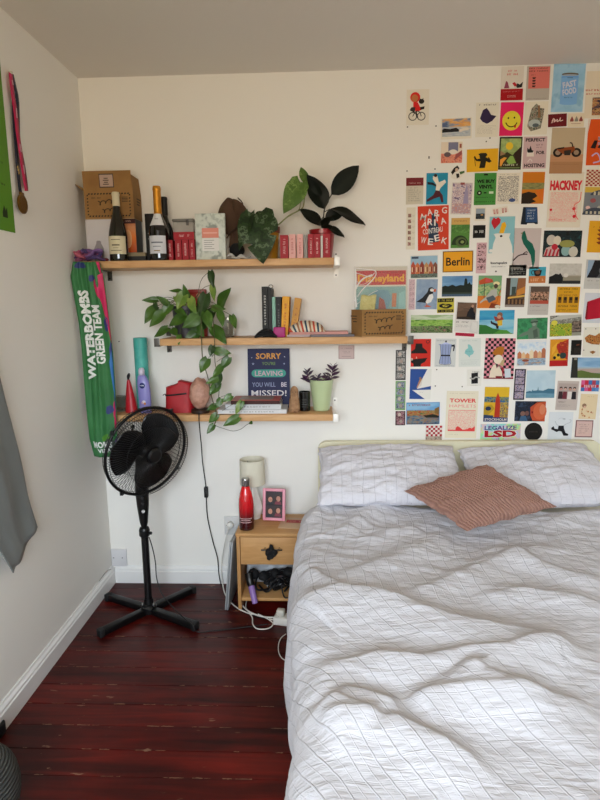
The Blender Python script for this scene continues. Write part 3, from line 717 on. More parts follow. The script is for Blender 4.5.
# ------------------------------------------------------------------ top shelf, left to right
x0, x1 = px_x(84.5, -.122, 205), px_x(133.5, -.122, 205); zb = at(110, 219, -.122).z
hb_ = at(110, 190.5, -.122).z-zb
cardboard_box('open brown cardboard box at the top of the stack in the corner, flaps up', x0, x1, -.122, -.006, zb, hb_, [
    ('label', T(x0, -.122, zb+hb_, rx=.06), .082, x1-x0-.004), ('side', T(x1, -.118, zb+hb_, rz=PI/2, rx=-.10), .068, .11), ('side', T(x0, -.012, zb+hb_, rz=-PI/2, rx=.95), .06, .10), ('back', T(x0+.005, -.010, zb+hb_, rx=.0), .05, x1-x0-.01)])
H0 = zb-Z1-.001
wb = thing('white_carton', 'white carton with a grey bottle picture, under the cardboard box on the left', 'box', (px_x(98, -.15), -.1, Z1+.001))
xa, xb = px_x(86.5, -.118, 240), px_x(112.3, -.118, 240)
b = MB(); b.box(xa, xb, -.118, -.01, Z1+.001, zb, mat('#c9c5c6', rough=.5), bevel=.001); b.build('box', wb)
b = MB(); bp = [(.0, .0), (.022, .0), (.022, .055), (.016, .068), (.0105, .078), (.0105, .086), (.006, .09)]; xc = px_x(98.5, -.118, 240)
b.prism([(xc+p[0], Z1+.006+p[1]) for p in bp]+[(xc-p[0], Z1+.006+p[1]) for p in bp[::-1]], -.1186, -.118, paper('#8f898c')); b.build('printed_picture', wb)
bb = thing('flat_box', 'flat black box with a cream edge lying under the orange lamp carton', 'box', (px_x(136, -.12), -.1, Z1+.001))
xa, xb = px_x(121, -.119), px_x(145.5, -.119); hh = at(135, 252.5, -.119).z-Z1
b = MB(); b.box(xa, xb, -.119, -.02, Z1+.001, Z1+hh*.62, mat('#131312', rough=.5)); b.box(xa, xb, -.119, -.02, Z1+hh*.62, Z1+hh, mat('#8d8062', rough=.6)); b.build('carton', bb)
ob = thing('lamp_carton', 'orange glow lamp carton with grey side, on the flat black box', 'box', (px_x(130, -.12), -.1, Z1+hh))
xa, xb = px_x(117, -.116, 235), px_x(136, -.116, 235); zt = zb
b = MB(); b.box(xa, xb, -.116, -.025, Z1+hh+.001, zt, mat('#4c5356', rough=.5), fm={'front': ramp_material('orange_glow_print', [(0., '#b04416'), (1., '#a04a3a'), (.45, '#d8742e'), (.75, '#c98a5c')], 'Z', 0, zt-Z1-hh)}); b.build('box', ob)
b = MB(); b.box(xa, xb, -.1165, -.116, zt-.02, zt, paper('#3a2022')); b.marks(T((xa+xb)/2+.006, -.1168, zt-.01), .034, .008, paper('#c8a090'), 8, 2); b.ball(((xa+xb)/2+.008, -.1162, Z1+hh+.06), (.016, .0008, .04), paper('#d8a070'), 14, 10); b.build('printed_picture', ob)
b = MB(); b.ball((px_x(106, -.17), -.17, Z1+.008), (.012, .012, .008), mat('#6a1420', rough=.5)); tag(b.build('pouch'), 'tiny dark red pouch on the shelf beside the wine bottle', 'pouch')

def bottle(label, px, base, H, R_, glass, neckm, neck_z, labels, Y, shoulder=(.55, .72), group=None, neck_r=.0145, cap=True):
    x = at(px, base, Y).x; z = Z1+.0005; t = thing('wine_bottle', label, 'bottle', (x, Y, z), group); M_ = T(x, Y, z)
    s0, s1 = shoulder; pr = [(R_*.85, 0), (R_*.97, .003), (R_, .01), (R_, H*s0)]
    for i in range(1, 9):
        u = i/8; e = u*u*(3-2*u); pr.append((R_+(neck_r-R_)*(e*.75+.25*u), H*(s0+(s1-s0)*u)))
    pr += [(neck_r, H*.95), (neck_r*1.08, H*.955), (neck_r*1.08, H*.98), (neck_r*.9, H*.982)]
    b = MB(); b.lathe(pr, glass, 32, M=M_); b.build('glass', t)
    b = MB(); zz = neck_z*H
    def rad(zv):
        for (r0, z0), (r1, z1) in zip(pr, pr[1:]):
            if z0 <= zv <= z1: return r0+(r1-r0)*(zv-z0)/max(1e-9, z1-z0)
        return neck_r
    q = [(rad(zz+(H*.985-zz)*i/14)+.0012, zz+(H*.985-zz)*i/14) for i in range(15)]+[(neck_r, H), (0, H+.001)]
    b.lathe(q, neckm, 28, M=M_); b.build('capsule', t)
    for (nm, z0, z1, ang, m, rows) in labels:
        b = MB(); n = 20
        def P_(a, z): r = rad(z)+.0006; return (r*math.cos(a), r*math.sin(a), z)
        b.grid(lambda u, v: P_(-PI/2-ang+2*ang*u, H*(z0+(z1-z0)*v)), n, 6, m, M=M_)
        for (rz, hw, rh, rm) in rows:
            zc = H*(z0+(z1-z0)*rz)
            b.grid(lambda u, v: (lambda r: (r*math.cos(-PI/2+hw*(2*u-1)), r*math.sin(-PI/2+hw*(2*u-1)), zc+rh*(v-.5)))(rad(zc)+.0009), 8, 1, rm, M=M_)
        b.build(nm, t)
    return t
M_GREENGLASS = mat('#14130a', rough=.08, coat=.5); M_BLACKGLASS = mat('#08080a', rough=.08, coat=.5)
inkr = paper('#6a6452')
bottle('white wine bottle with cream capsule and cream label on the top shelf', 119.6, 259.5, .291, .0405, M_GREENGLASS, mat('#cfc6a8', rough=.45), .80, [('label', .10, .36, 1.15, paper('#cdc4a4'), [(.8, .5, .003, inkr), (.5, .42, .006, inkr), (.2, .6, .003, inkr), (.34, .3, .002, inkr)])], -.165, (.36, .80), 'bottles on the top shelf')
bottle('champagne bottle with orange gold foil neck and white shield label', 160.2, 259.5, .312, .043, M_BLACKGLASS, mat('#c98a2c', rough=.38, metal=.7), .63, [('label', .09, .33, .95, paper('#c9ccd2'), [(.62, .6, .006, paper('#6d737c')), (.4, .4, .003, paper('#6d737c')), (.16, .3, .004, paper('#8a6f3a'))]), ('neck_label', .47, .635, .95, paper('#d4d6d8'), [(.5, .3, .01, paper('#a9adb2'))])], -.165, (.40, .66), 'bottles on the top shelf', .0155)
bottle('black bottle standing behind the champagne bottle', 166.5, 256, .285, .036, M_BLACKGLASS, mat('#0c0c0e', rough=.4), .72, [], -.066, (.45, .72), 'bottles on the top shelf', .014)
gb = thing('gift_box', 'black gift box standing behind the champagne bottle, white letter on it', 'box', (px_x(152, -.1), -.1, Z1))
xa, xb = px_x(146.7, -.11), px_x(156.5, -.11); zt = at(150, 213.5, -.11).z
b = MB(); b.box(xa, xb, -.108, -.035, Z1+.0005, zt, mat('#0c0c0e', rough=.4), bevel=.001); b.build('box', gb)
b = MB(); b.tube([(xa+.012, -.109, zt-.085), (xa+.024, -.109, zt-.085), (xa+.024, -.109, zt-.108), (xa+.012, -.109, zt-.108)], .0018, paper('#b0b0b0'), n=6, curve=False); b.build('printed_mark', gb)

RED = '#9c1826'
def redbook(label, p0, p1, top, bot=259.5, Y=-.17, col=RED, title='#13', lean=0., tcol='#eac8c4', yb=-.08):
    zt = at(200, top, Y).z; return book(label, px_x(p0, Y), px_x(p1, Y), Z1+.0006, zt, col, Y, yb, title, tcol, lean)
redbook('small red book leaning against the champagne bottle', 167.6, 173.2, 239.5, Y=-.172)
redbook('small red upright book, left of the three under the lying red book', 175.6, 181.8, 239.5)
redbook('small red upright book, middle of the three under the lying red book', 182.6, 188.8, 239.5)
redbook('small red upright book, right of the three under the lying red book', 189.6, 195.0, 239.5)
zt = at(200, 239.5, -.17).z
book('small red book lying flat across three upright red ones', px_x(174.5, -.17), px_x(195, -.17), zt+.001, zt+.033, RED, -.17, -.08, '#13', '#eac8c4', lie=True)
sb = thing('storage_tub', 'clear plastic tub with a grey lid behind the small red books', 'tub', (px_x(184, -.05), -.05, Z1))
xa, xb = px_x(176, -.05), px_x(195.5, -.05); zt = at(184, 219.5, -.05).z
b = MB(); b.box(xa, xb, -.075, -.018, Z1+.001, zt-.012, mat('#d2d0ca', rough=.2, alpha=.55), bevel=.004); b.build('tub', sb)
b = MB(); b.box(xa-.004, xb+.004, -.078, -.015, zt-.012, zt, mat('#77756f', rough=.35), bevel=.003); b.box(xb-.03, xb-.018, -.081, -.078, zt-.03, zt-.004, mat('#4c4a46', rough=.4), bevel=.001); b.build('lid', sb)
# marbled notebook
nb = thing('marbled_notebook', 'grey marbled notebook with salmon label standing on the top shelf', 'notebook', (px_x(211, -.17), -.16, Z1))
xa, xb = px_x(196.5, -.17), px_x(226, -.17); zt = at(211, 213.5, -.17).z; xm = (xa+xb)/2
b = MB(); m = picture(['#8f9a94', '#c3cbc4', '#ccd3cb', '#c5cdc6', '#a9b3ac', '#ccd3cb'], 14., 2.)
b.box(xa, xb, -.172, -.15, Z1+.0006, zt, m, bevel=.001); b.build('cover', nb)
b = MB(); W_, H_ = xb-xa, zt-Z1
b.box(xa+W_*.22, xa+W_*.78, -.1728, -.172, Z1+H_*.48, Z1+H_*.69, paper('#d98c7c')); b.box(xa+W_*.22, xa+W_*.78, -.1728, -.172, Z1+H_*.2, Z1+H_*.475, paper('#dcdcda'))
for i in range(5): b.box(xa+W_*.28, xa+W_*(.62-.07*(i % 2)), -.1731, -.1728, Z1+H_*(.24+.045*i), Z1+H_*(.252+.045*i), paper('#8b8b88'))
b.box(xa+W_*.26, xa+W_*.74, -.1731, -.1728, Z1+H_*.57, Z1+H_*.6, paper('#e6b0a2')); b.build('label', nb)
# brown hat hung over a heap
ht = thing('brown_hat', 'brown felt hat propped behind the grey marbled notebook', 'hat', (px_x(233, -.08), -.08, Z1))
M_FELT = mat('#4f3a2c', rough=.95, bump=(60., .3, .002)); c = at(230.5, 217, -.06)
b = MB(); b.ball(c+Vector((0, 0, .0)), (.056, .038, .080), M_FELT, 22, 14, fn=lambda d: 1+.10*mnoise.noise(d*2.2)); b.build('crown', ht)
b = MB(); b.grid(lambda u, v: at(232, 222, -.07)+Vector(((.03+.055*v)*math.cos(PI*(u-.55)), -.01-.02*v+.006*math.sin(6*PI*u), (.03+.075*v)*math.sin(PI*(u-.55))-.01)), 30, 8, M_FELT); b.build('brim', ht, solid=.005)
b = MB(); b.tube([at(227, 238, -.1), at(231, 232, -.11), at(236, 228, -.11), at(240, 220, -.1), at(243, 205, -.08), at(238, 198, -.06)], .005, mat('#3c291e', rough=.7), n=8, flat=.5); b.build('strap', ht)
b = MB(); b.ball(at(237, 250, -.105), (.034, .03, .03), M_BLACKCLOTH, 20, 12, fn=lambda d: 1+.12*mnoise.noise(d*3)); tag(b.build('bag'), 'small black cloth bag slumped below the brown hat', 'bag')
b = MB()
for k in range(3): b.tube([at(227+2*k, 257-k, -.15-.01*k), at(231, 254+k, -.16), at(236, 258, -.165-.004*k), at(241, 255+k, -.16), at(247, 258, -.155), at(250, 256, -.14)], .0042, paper('#b6b4b0'), n=7)
tag(b.build('coiled_cable'), 'loosely coiled white cord at the edge of the top shelf', 'cord')
redbook('small red book at the left of the row by the red pot', 280.3, 288.4, 236.5, 257.6, Y=-.196, yb=-.146)
PK = '#d9a29c'
redbook('small pale pink book standing beside another pale pink book, the left one', 289.2, 295.8, 236, 257.6, Y=-.196, yb=-.146, col=PK, title='#9', tcol='#b04a50')
redbook('small pale pink book standing beside another pale pink book, the right one', 296.9, 303.2, 236, 257.6, Y=-.196, yb=-.146, col=PK, title='#9', tcol='#b04a50')
redbook('thin grey book between the pale pink and the red ones', 304.3, 307.4, 236.5, 257.6, Y=-.196, yb=-.146, col='#8c8782', title=None)
redbook('small red book right after the thin grey book', 308.0, 313.8, 236, 257.6, Y=-.196, yb=-.146)
redbook('small red book just before the thin white booklet', 314.3, 320.2, 236, 257.6, Y=-.196, yb=-.146)
redbook('thin white booklet between two red books', 320.8, 322.8, 238, 257.6, Y=-.196, yb=-.146, col='#c9c2bc', title=None)
redbook('last small red book of the row, in front of the red pot', 323.3, 330.2, 236.2, 257.6, Y=-.196, yb=-.146)

# ------------------------------------------------------------------ plants
def leaf_material(c1, c2, rough=.4, scale=14., vein=None):
    return mat(c1, rough=rough, spec=.45, var=(c2, scale))
def leaf(b, base, tip, width, m, face=(0, -1, .35), shape='heart', curl=.12, foldv=.18, n=9, seed=0., notch=None, mback=None):
    base, tip = Vector(base), Vector(tip); d = tip-base; L_ = d.length; d.normalize()
    f = Vector(face).normalized(); f = (f-d*f.dot(d)); f = f.normalized() if f.length > 1e-4 else d.orthogonal().normalized(); s = d.cross(f).normalized()
    def wid(t):
        if shape == 'heart': return (math.sin(PI*min(1, t**.62))**.8)*(1-.25*t)+(.38*(1-t/.12) if t < .12 else 0)
        if shape == 'oval': return math.sin(PI*t**.85)**.75
        return math.sin(PI*t**.9)**.9
    cols = [-1, -.6, -.2, 0, .2, .6, 1]
    def g(u, v):
        k = u*6; i = min(5, int(k)); a = cols[i]+(cols[i+1]-cols[i])*(k-i); t = v
        w_ = wid(max(.001, min(.999, t)))*width*.5
        if notch: w_ *= notch(t, a)
        q = base+d*(t*L_)+s*(a*w_)
        if shape == 'heart' and t < .14: q -= d*(abs(a)**1.5*.10*L_*(1-t/.14))
        q += f*(foldv*abs(a)*w_-curl*L_*(t*t)+curl*.6*L_*t+.035*L_*math.sin(7*t+seed)*abs(a)**2)
        return q
    b.grid(g, 6, n, m)
# rubber plant
RP = thing('rubber_plant', 'dark rubber plant with broad glossy leaves in a red pot', 'potted plant', (px_x(322, -.09), -.09, Z1))
xp = px_x(322.5, -.075); Mp = T(xp, -.075, Z1+.0005); zt = at(322, 230, -.085).z-Z1
b = MB(); b.lathe([(.040, 0), (.043, .004), (.0545, zt-.02), (.058, zt-.018), (.059, zt), (.055, zt), (.052, zt-.02)], mat('#8e1420', rough=.3, coat=.3), 36, M=Mp); b.lathe([(.0545, zt-.014), (0, zt-.014)], mat('#241a14', rough=.95), 24, M=Mp, cap=False); b.build('pot', RP)
b = MB(); ms = mat('#2c2a1a', rough=.6); Yr = -.09
b.tube([at(323, 232, Yr), at(323.5, 222, Yr), at(324.8, 208, Yr), at(331.8, 194, Yr)], [.0035, .0022], ms); 
for q in (((324, 216), (318, 224)), ((324, 212), (330, 209)), ((323.5, 222), (330, 228))): b.tube([at(*q[0], Yr), at(*q[1], Yr-.01)], .0018, ms)
b.build('stem', RP)
b = MB(); ml = mat('#0a0f09', rough=.5, spec=.25, var=('#101810', 8.))
leaf(b, at(331.5, 194.5, -.10), at(359, 165.5, -.10), .086, ml, (.3, -1, .1), 'oval', .05)
leaf(b, at(324.5, 209, -.08), at(309, 175, -.10), .092, ml, (.2, -1, .3), 'oval', .10, .25)
leaf(b, at(321.5, 196, -.09), at(306.5, 174.5, -.14), .04, ml, (-.6, -1, .3), 'oval', .12)
leaf(b, at(331, 208.5, -.09), at(366, 222.5, -.15), .074, ml, (.1, -.7, 1), 'oval', .22, .1)
leaf(b, at(322, 225, -.08), at(300, 209, -.14), .068, ml, (-.1, -1, .7), 'oval', .1)
leaf(b, at(325, 219, -.09), at(345, 210, -.10), .06, ml, (.1, -1, .4), 'oval', .12)
leaf(b, at(321, 226, -.10), at(331, 219, -.16), .045, ml, (0, -1, .3), 'oval', .1)
leaf(b, at(327, 227, -.10), at(344.5, 236, -.17), .042, ml, (.1, -.8, 1), 'oval', .2)
leaf(b, at(322, 229, -.10), at(333, 226.5, -.13), .035, ml, (.1, -1, .6), 'oval', .2)
b.build('foliage', RP)
# variegated climber in the yellow pot
YP = thing('variegated_plant', 'variegated climbing plant with big leaves in an ochre pot on the top shelf', 'potted plant', (px_x(270, -.1), -.1, Z1))
xp = px_x(268.5, -.1); Mp = T(xp, -.1, Z1+.0005); zt = at(268, 227.5, -.1).z-Z1
b = MB(); b.lathe([(.038, 0), (.041, .004), (.049, zt-.026)], mat('#b5821c', rough=.4), 36, M=Mp); b.lathe([(.049, zt-.026), (.053, zt-.024), (.054, zt), (.050, zt), (.047, zt-.02)], mat('#7a3420', rough=.5), 36, M=Mp, cap=False); b.lathe([(.049, zt-.012), (0, zt-.012)], mat('#241a14', rough=.95), 24, M=Mp, cap=False); b.build('pot', YP)
b = MB(); ms = mat('#7d8452', rough=.55)
b.tube([at(270, 229, -.1), at(278, 225, -.11), at(288.5, 216, -.12), at(297, 211.5, -.12), at(303, 207, -.12), at(304.5, 195, -.12), at(305.5, 176, -.12)], [.0036, .0022], ms, n=8)
b.tube([at(288.5, 216.5, -.12), at(294, 213, -.12), at(300, 207, -.12), at(300, 186, -.13)], .0018, ms)
b.tube([at(262, 229, -.1), at(258, 221, -.13), at(255, 216, -.15)], .0025, ms); b.tube([at(262, 229, -.1), at(260, 220, -.12), at(257, 220, -.13)], .002, ms); b.build('stem', YP)
def vm(c1, c2, c3, sd):
    return picture([c1, c1, c2, c1, c3, c1], 22., sd)
mv1 = vm('#1d2e18', '#2c4420', '#5c7050', 1.); mv2 = vm('#4c6a2a', '#5d7a36', '#7d9a50', 3.); mv3 = vm('#20331a', '#2b4320', '#4d6138', 5.)
b = MB()
nt_ = lambda t, a: 1-(.45 if (a < 0 and .42 < t < .50) or (a > 0 and .55 < t < .62) else 0)*abs(a)
leaf(b, at(257, 214, -.17), at(263, 263.5, -.225), .185, mv1, (-.05, -1, .35), 'heart', .1, .12, 22, notch=nt_)
leaf(b, at(250, 213, -.17), at(238.5, 250, -.20), .085, mv1, (-.5, -1, .3), 'heart', .1, .15, 12)
leaf(b, at(256, 221, -.14), at(271.5, 213, -.15), .072, mv3, (.1, -1, .5), 'heart', .15, .2)
leaf(b, at(263, 224, -.14), at(275, 226, -.15), .025, mv2, (0, -1, .6), 'oval', .1)
leaf(b, at(300.5, 182, -.13), at(283.5, 213.5, -.16), .105, mv2, (.25, -1, .25), 'heart', .06, .2, 14)
leaf(b, at(306, 184, -.12), at(301, 167, -.13), .045, mv2, (.5, -1, .1), 'oval', .1)
b.build('foliage', YP)
# trailing pothos
PO = thing('trailing_pothos', 'trailing green pothos in a dark pot spilling over the middle shelf', 'potted plant', (px_x(186, -.12, 338), -.12, Z2))
xp = px_x(187, -.11, 338); Mp = T(xp, -.11, Z2+.0005); zt = at(187, 306, -.11).z-Z2
b = MB(); b.lathe([(.045, 0), (.048, .004), (.060, zt-.02), (.063, zt-.018), (.064, zt), (.059, zt), (.056, zt-.03)], mat('#26262a', rough=.45, var=('#33333a', 30.)), 36, M=Mp); b.lathe([(.058, zt-.02), (0, zt-.02)], mat('#241a14', rough=.95), 24, M=Mp, cap=False); b.build('pot', PO)
PL = [((158, 299.7), (141.5, 300.2), .45, 0), ((168, 304), (156.3, 296), .5, 0), ((155.5, 307), (144.3, 323.3), .62, 0), ((164, 312), (149.3, 327), .62, 0), ((171, 304), (161, 317), .7, 0), ((184, 292.6), (169, 290), .42, 0), ((188.5, 298), (182.8, 284.3), .55, 0), ((185, 293), (177, 309.5), .75, 1), ((176, 296), (186, 306), .7, 1),
      ((184, 316), (169.5, 326.5), .7, 0), ((168, 328), (153.8, 337.3), .6, 0), ((199, 316), (182, 328), .7, 0), ((206, 294), (200, 318), .55, 2), ((198, 332), (182, 345), .6, 0), ((179.5, 335), (178.5, 345), .6, 0), ((213, 312), (196, 334), .6, 2), ((219.5, 306), (230, 287.5), .62, 0), ((212, 308), (226, 309), .55, 0), ((212.5, 285), (214.5, 301.5), .45, 1), ((210.5, 271), (213.5, 288), .5, 2),
      ((219.5, 311), (223, 327), .5, 0), ((212.5, 327), (226.5, 344), .6, 0), ((231.5, 315.5), (236, 329), .55, 0), ((171.5, 329), (177, 336), .7, 0), ((190, 298), (196, 314), .6, 1), ((155, 303), (157, 311), .4, 2), ((205, 312), (211, 330), .6, 0), ((193, 308), (204, 322), .6, 2), ((176, 309), (188, 317), .5, 0), ((200, 300), (207, 312), .6, 0), ((187, 322), (197, 331), .6, 2), ((194, 322), (204, 337), .6, 0)]
TR_ = [((212.7, 345.5), (210, 356.8), .75, 2), ((214.5, 350.5), (231.5, 353.4), .58, 0), ((207.5, 358.5), (200, 373), .78, 0), ((229, 357), (221, 369.5), .72, 0), ((222.7, 365.5), (212.5, 377.5), .6, 0), ((218.5, 378), (205.5, 383.5), .6, 0), ((219, 383), (209, 395.5), .72, 0), ((231.8, 395.5), (222, 401.8), .75, 0), ((221, 398.5), (217, 408), .8, 0), ((216.5, 405), (206.5, 410.5), .7, 0), ((241.5, 401.2), (235.5, 414.5), .55, 1), ((243, 401.5), (240, 410.5), .5, 0), ((217.5, 414), (208.5, 423), .7, 0), ((239, 417), (223, 426), .6, 0), ((214, 424.5), (206.8, 434), .65, 0), ((250, 422), (252.5, 424), .6, 0), ((219, 374), (216, 389), .7, 2)]
gm = [mat('#466820', rough=.35, var=('#34551a', 18.)), mat('#7d9040', rough=.35, var=('#56762c', 20.)), mat('#223a15', rough=.35, var=('#2c481c', 18.))]
b = MB(); bs_ = MB(); rr = random.Random(4); mstem = mat('#4a4a28', rough=.6); root = at(190, 308, -.11)
for (p, q, wr_, k) in PL:
    Y1 = -.135-.07*rr.random(); Y2 = Y1-.01-.03*rr.random(); A = at(p[0], p[1], Y1); Bp = at(q[0], q[1], Y2); L_ = (Bp-A).length
    leaf(b, A, Bp, max(.026, wr_*L_*1.02), gm[k], (rr.uniform(-.4, .4), -1, rr.uniform(.1, .8)), 'heart', .1, .2, 9, seed=rr.random()*6)
    mid = root.lerp(A, .55)+Vector((0, -.01, .025)); bs_.tube([root+Vector((rr.uniform(-.03, .03), rr.uniform(-.02, .02), -.02)), mid, A], .0013, mstem, n=5, per=4)
for (p, q, wr_, k) in TR_:
    Y1 = -.222-.01*rr.random(); Y2 = Y1-.012*rr.random()-.004; A = at(p[0], p[1], Y1); Bp = at(q[0], q[1], Y2); L_ = (Bp-A).length
    leaf(b, A, Bp, max(.02, wr_*L_), gm[k], (rr.uniform(-.3, .3), -1, rr.uniform(.0, .5)), 'heart', .07, .15, 9, seed=rr.random()*6)
b.build('foliage', PO)
def trail(pts, Y=-.222, r=.0016): bs_.tube([at(p[0], p[1], Y-(.004 if i % 2 else 0)) for i, p in enumerate(pts)], r, mstem, n=6, per=4)
trail([(201, 318), (201.5, 338), (202.5, 358), (205, 368), (208, 378), (210.5, 392), (213, 402), (216, 412), (216, 420), (214, 426)], r=.0022)
trail([(213, 318), (214.5, 340), (215, 362), (218, 376), (219, 390), (218.5, 399)])
trail([(213.5, 425), (222, 428), (233, 431), (241, 429), (247, 424.5), (252, 423)], r=.0012)
for p, q in (((212, 357), (216, 354)), ((207.5, 359), (214.5, 355)), ((229, 357), (216.5, 362)), ((231.5, 396), (219, 398)), ((241, 402), (222, 411)), ((239, 417), (217, 415))): trail([p, ((p[0]+q[0])/2, (p[1]+q[1])/2-1.5), q], r=.001)
bs_.build('stem', PO)
# purple tradescantia
TP = thing('purple_plant', 'small purple trailing plant in a pale green pot on the lowest shelf', 'potted plant', (px_x(322, -.1, 405), -.1, Z3))
xp = px_x(321.5, -.10, 405); Mp = T(xp, -.10, Z3+.0005); zt = at(321, 380.5, -.14).z-Z3
b = MB(); b.lathe([(.034, 0), (.037, .004), (.0555, zt-.002), (.0565, zt), (.0525, zt), (.049, zt-.03)], mat('#b6c69a', rough=.3, coat=.3), 40, M=Mp); b.lathe([(.0515, zt-.012), (0, zt-.012)], mat('#241a14', rough=.95), 24, M=Mp, cap=False); b.build('pot', TP)
b = MB(); bs_ = MB(); mp_ = mat('#3f1f40', rough=.4, var=('#5a3a58', 60.)); mg = mat('#5a5264', rough=.4, var=('#3d2c3f', 60.))
c0 = at(320, 383, -.10)
def sprig(px0, px1, n, m, sz, sd):
    A, Bp = at(px0[0], px0[1], -.11), at(px1[0], px1[1], -.14); rr = random.Random(sd); bs_.tube([c0, c0.lerp(A, .6)+Vector((0, 0, .01)), A, Bp], .0016, mp_, n=6)
    for i in range(n):
        t = i/max(1, n-1); P_ = A.lerp(Bp, t)
        for sgn in (1, -1):
            d = Vector((sgn*(.9-.4*t), -.5+rr.uniform(-.4, .3), .35+.6*t)).normalized()*sz*(1-.25*t); leaf(b, P_, P_+d, sz*.46, m, (0, -.6, 1), 'oval', .15, .25, 6)
sprig((331, 379), (333, 368), 5, mp_, .052, 1); sprig((309.5, 381), (307.5, 373.5), 4, mg, .046, 2); sprig((316, 382), (318, 378.5), 3, mg, .044, 3); sprig((324, 381.5), (326, 378), 3, mp_, .046, 4); sprig((313, 383), (305.5, 380), 2, mp_, .04, 5)
b.build('foliage', TP); bs_.build('stem', TP)

# ================================================================== middle shelf
def pxz(py, Y, px=280): return at(px, py, Y).z
rt = thing('red_tin', 'red patterned tin behind the trailing pothos on the middle shelf', 'tin', (px_x(198, -.05, 330), -.05, Z2))
xa, xb = px_x(189, -.042, 310), px_x(206, -.042, 310); zt = pxz(289.5, -.042, 198)
b = MB(); b.box(xa, xb, -.042, -.012, Z2+.0005, zt, mat('#a02a1e', rough=.35), bevel=.003); b.build('body', rt)
b = MB(); b.box(xa-.001, xb+.001, -.0435, -.011, zt-.018, zt+.001, mat('#8a2018', rough=.35), bevel=.002); b.ball(((xa+xb)/2+.008, -.044, zt-.03), (.012, .0012, .014), paper('#d0a080'), 12, 8); b.build('lid', rt)
gj = thing('glass_jar', 'small empty glass jar at the right of the trailing pothos', 'jar', (px_x(228, -.1, 336), -.1, Z2)); Mj = T(px_x(228.5, -.1, 330), -.1, Z2+.0005)
M_GLASS = mat('#e9efee', rough=.04, trans=1., ior=1.25); zt = pxz(317.5, -.1, 228)-Z2
b = MB(); b.lathe([(.022, 0), (.026, .004), (.027, zt*.75), (.0235, zt*.88), (.0235, zt), (.021, zt), (.021, zt*.86), (.0245, zt*.74), (.0235, .008), (.0, .006)], M_GLASS, 28, M=Mj); b.build('body', gj)
b = MB(); b.lathe([(.0255, zt-.012), (.0255, zt+.001), (0, zt+.002)], mat('#b3b1aa', rough=.3, metal=.8), 28, M=Mj); b.build('lid', gj)
zt = pxz(286.5, -.15, 265)
def shelfbook(label, p0, p1, top, col, title=None, tcol='#d8d8d0', Y=-.15, lean=0., bot=337., yb=-.03, **k): return book(label, px_x(p0, Y, 320), px_x(p1, Y, 320), Z2+.0006, pxz(top, Y, 270), col, Y, yb, title, tcol, lean, **k)
shelfbook('tall black book with white script and green scribble on its spine', 262.3, 268.2, 286.5, '#131312', '#12', '#c9c9c4')
bk = shelfbook('tall black ring folder beside the tall black book with white script', 268.7, 272.0, 288, '#1c1b1b', None)
b = MB(); c = at(270.8, 286.5, -.152)
b.tube([c+Vector((.009*math.cos(a), 0, .007*math.sin(a))) for a in [2*PI*i/14 for i in range(14)]], .0016, mat('#4a4a48', rough=.3, metal=.7), n=6, closed=True, per=3); b.build('ring', bk)
shelfbook('thin mint green book on the middle shelf', 272.4, 275.7, 297, '#7fae9c')
shelfbook('black paperback between the mint green and the yellow book', 276.2, 281.2, 297, '#161616', '#10', '#6a6a68')
shelfbook('bright yellow paperback with red lettering leaning on the black one', 280.6, 287.6, 296.3, '#d99a22', '#9', '#a83a1c', lean=.055)
shelfbook('tan and yellow book leaning furthest, last of the upright row', 288.9, 295.2, 297.3, '#c08a3c', '#9', '#9a4a20', lean=.16)
mb_ = MB(); xa, xb = px_x(273.5, -.185, 333), px_x(285, -.185, 333)
mb_.box(xa, xb, -.19, -.155, Z2+.0006, pxz(327.3, -.19), mat('#a31a6e', rough=.5), bevel=.002); tag(mb_.build('magenta_box'), 'small magenta box in front of the leaning yellow book', 'box')
em = thing('eye_mask', 'black padded eye mask lying in front of the black books', 'eye mask', (px_x(266, -.18, 335), -.18, Z2)); 
b = MB(); c = at(266, 335.5, -.185); 
b.grid(lambda u, v: c+Vector(((u-.5)*.098, -.012+.02*v+.008*math.cos((u-.5)*5), -.008+.030*v*(1-.9*abs(2*u-1)**2.2)+.006*math.sin(PI*u))), 24, 6, M_BLACKCLOTH); b.build('mask', em, solid=.007)
b = MB(); b.tube([at(256, 338, -.185), at(259, 333.5, -.19), at(266, 330.8, -.19), at(273, 332.5, -.19), at(277, 338, -.188)], .004, M_BLACKCLOTH, n=7, flat=.5); b.build('strap', em)
book('flat pink booklet lying under the striped fabric bundle', px_x(290, -.16, 334), px_x(348, -.16, 334), Z2+.0108, Z2+.022, '#c78f86', -.17, -.05, None, lie=True)
book('thin grey paperback lying at the bottom of the pile beside the cardboard box', px_x(311, -.16, 334), px_x(354, -.16, 334), Z2+.0006, Z2+.0100, '#6d6a70', -.185, -.06, None, lie=True)
book('thin white magazine lying at the bottom of the pile, left end', px_x(287, -.16, 334), px_x(310, -.16, 334), Z2+.0006, Z2+.0100, '#b8a8a8', -.165, -.06, None, lie=True)
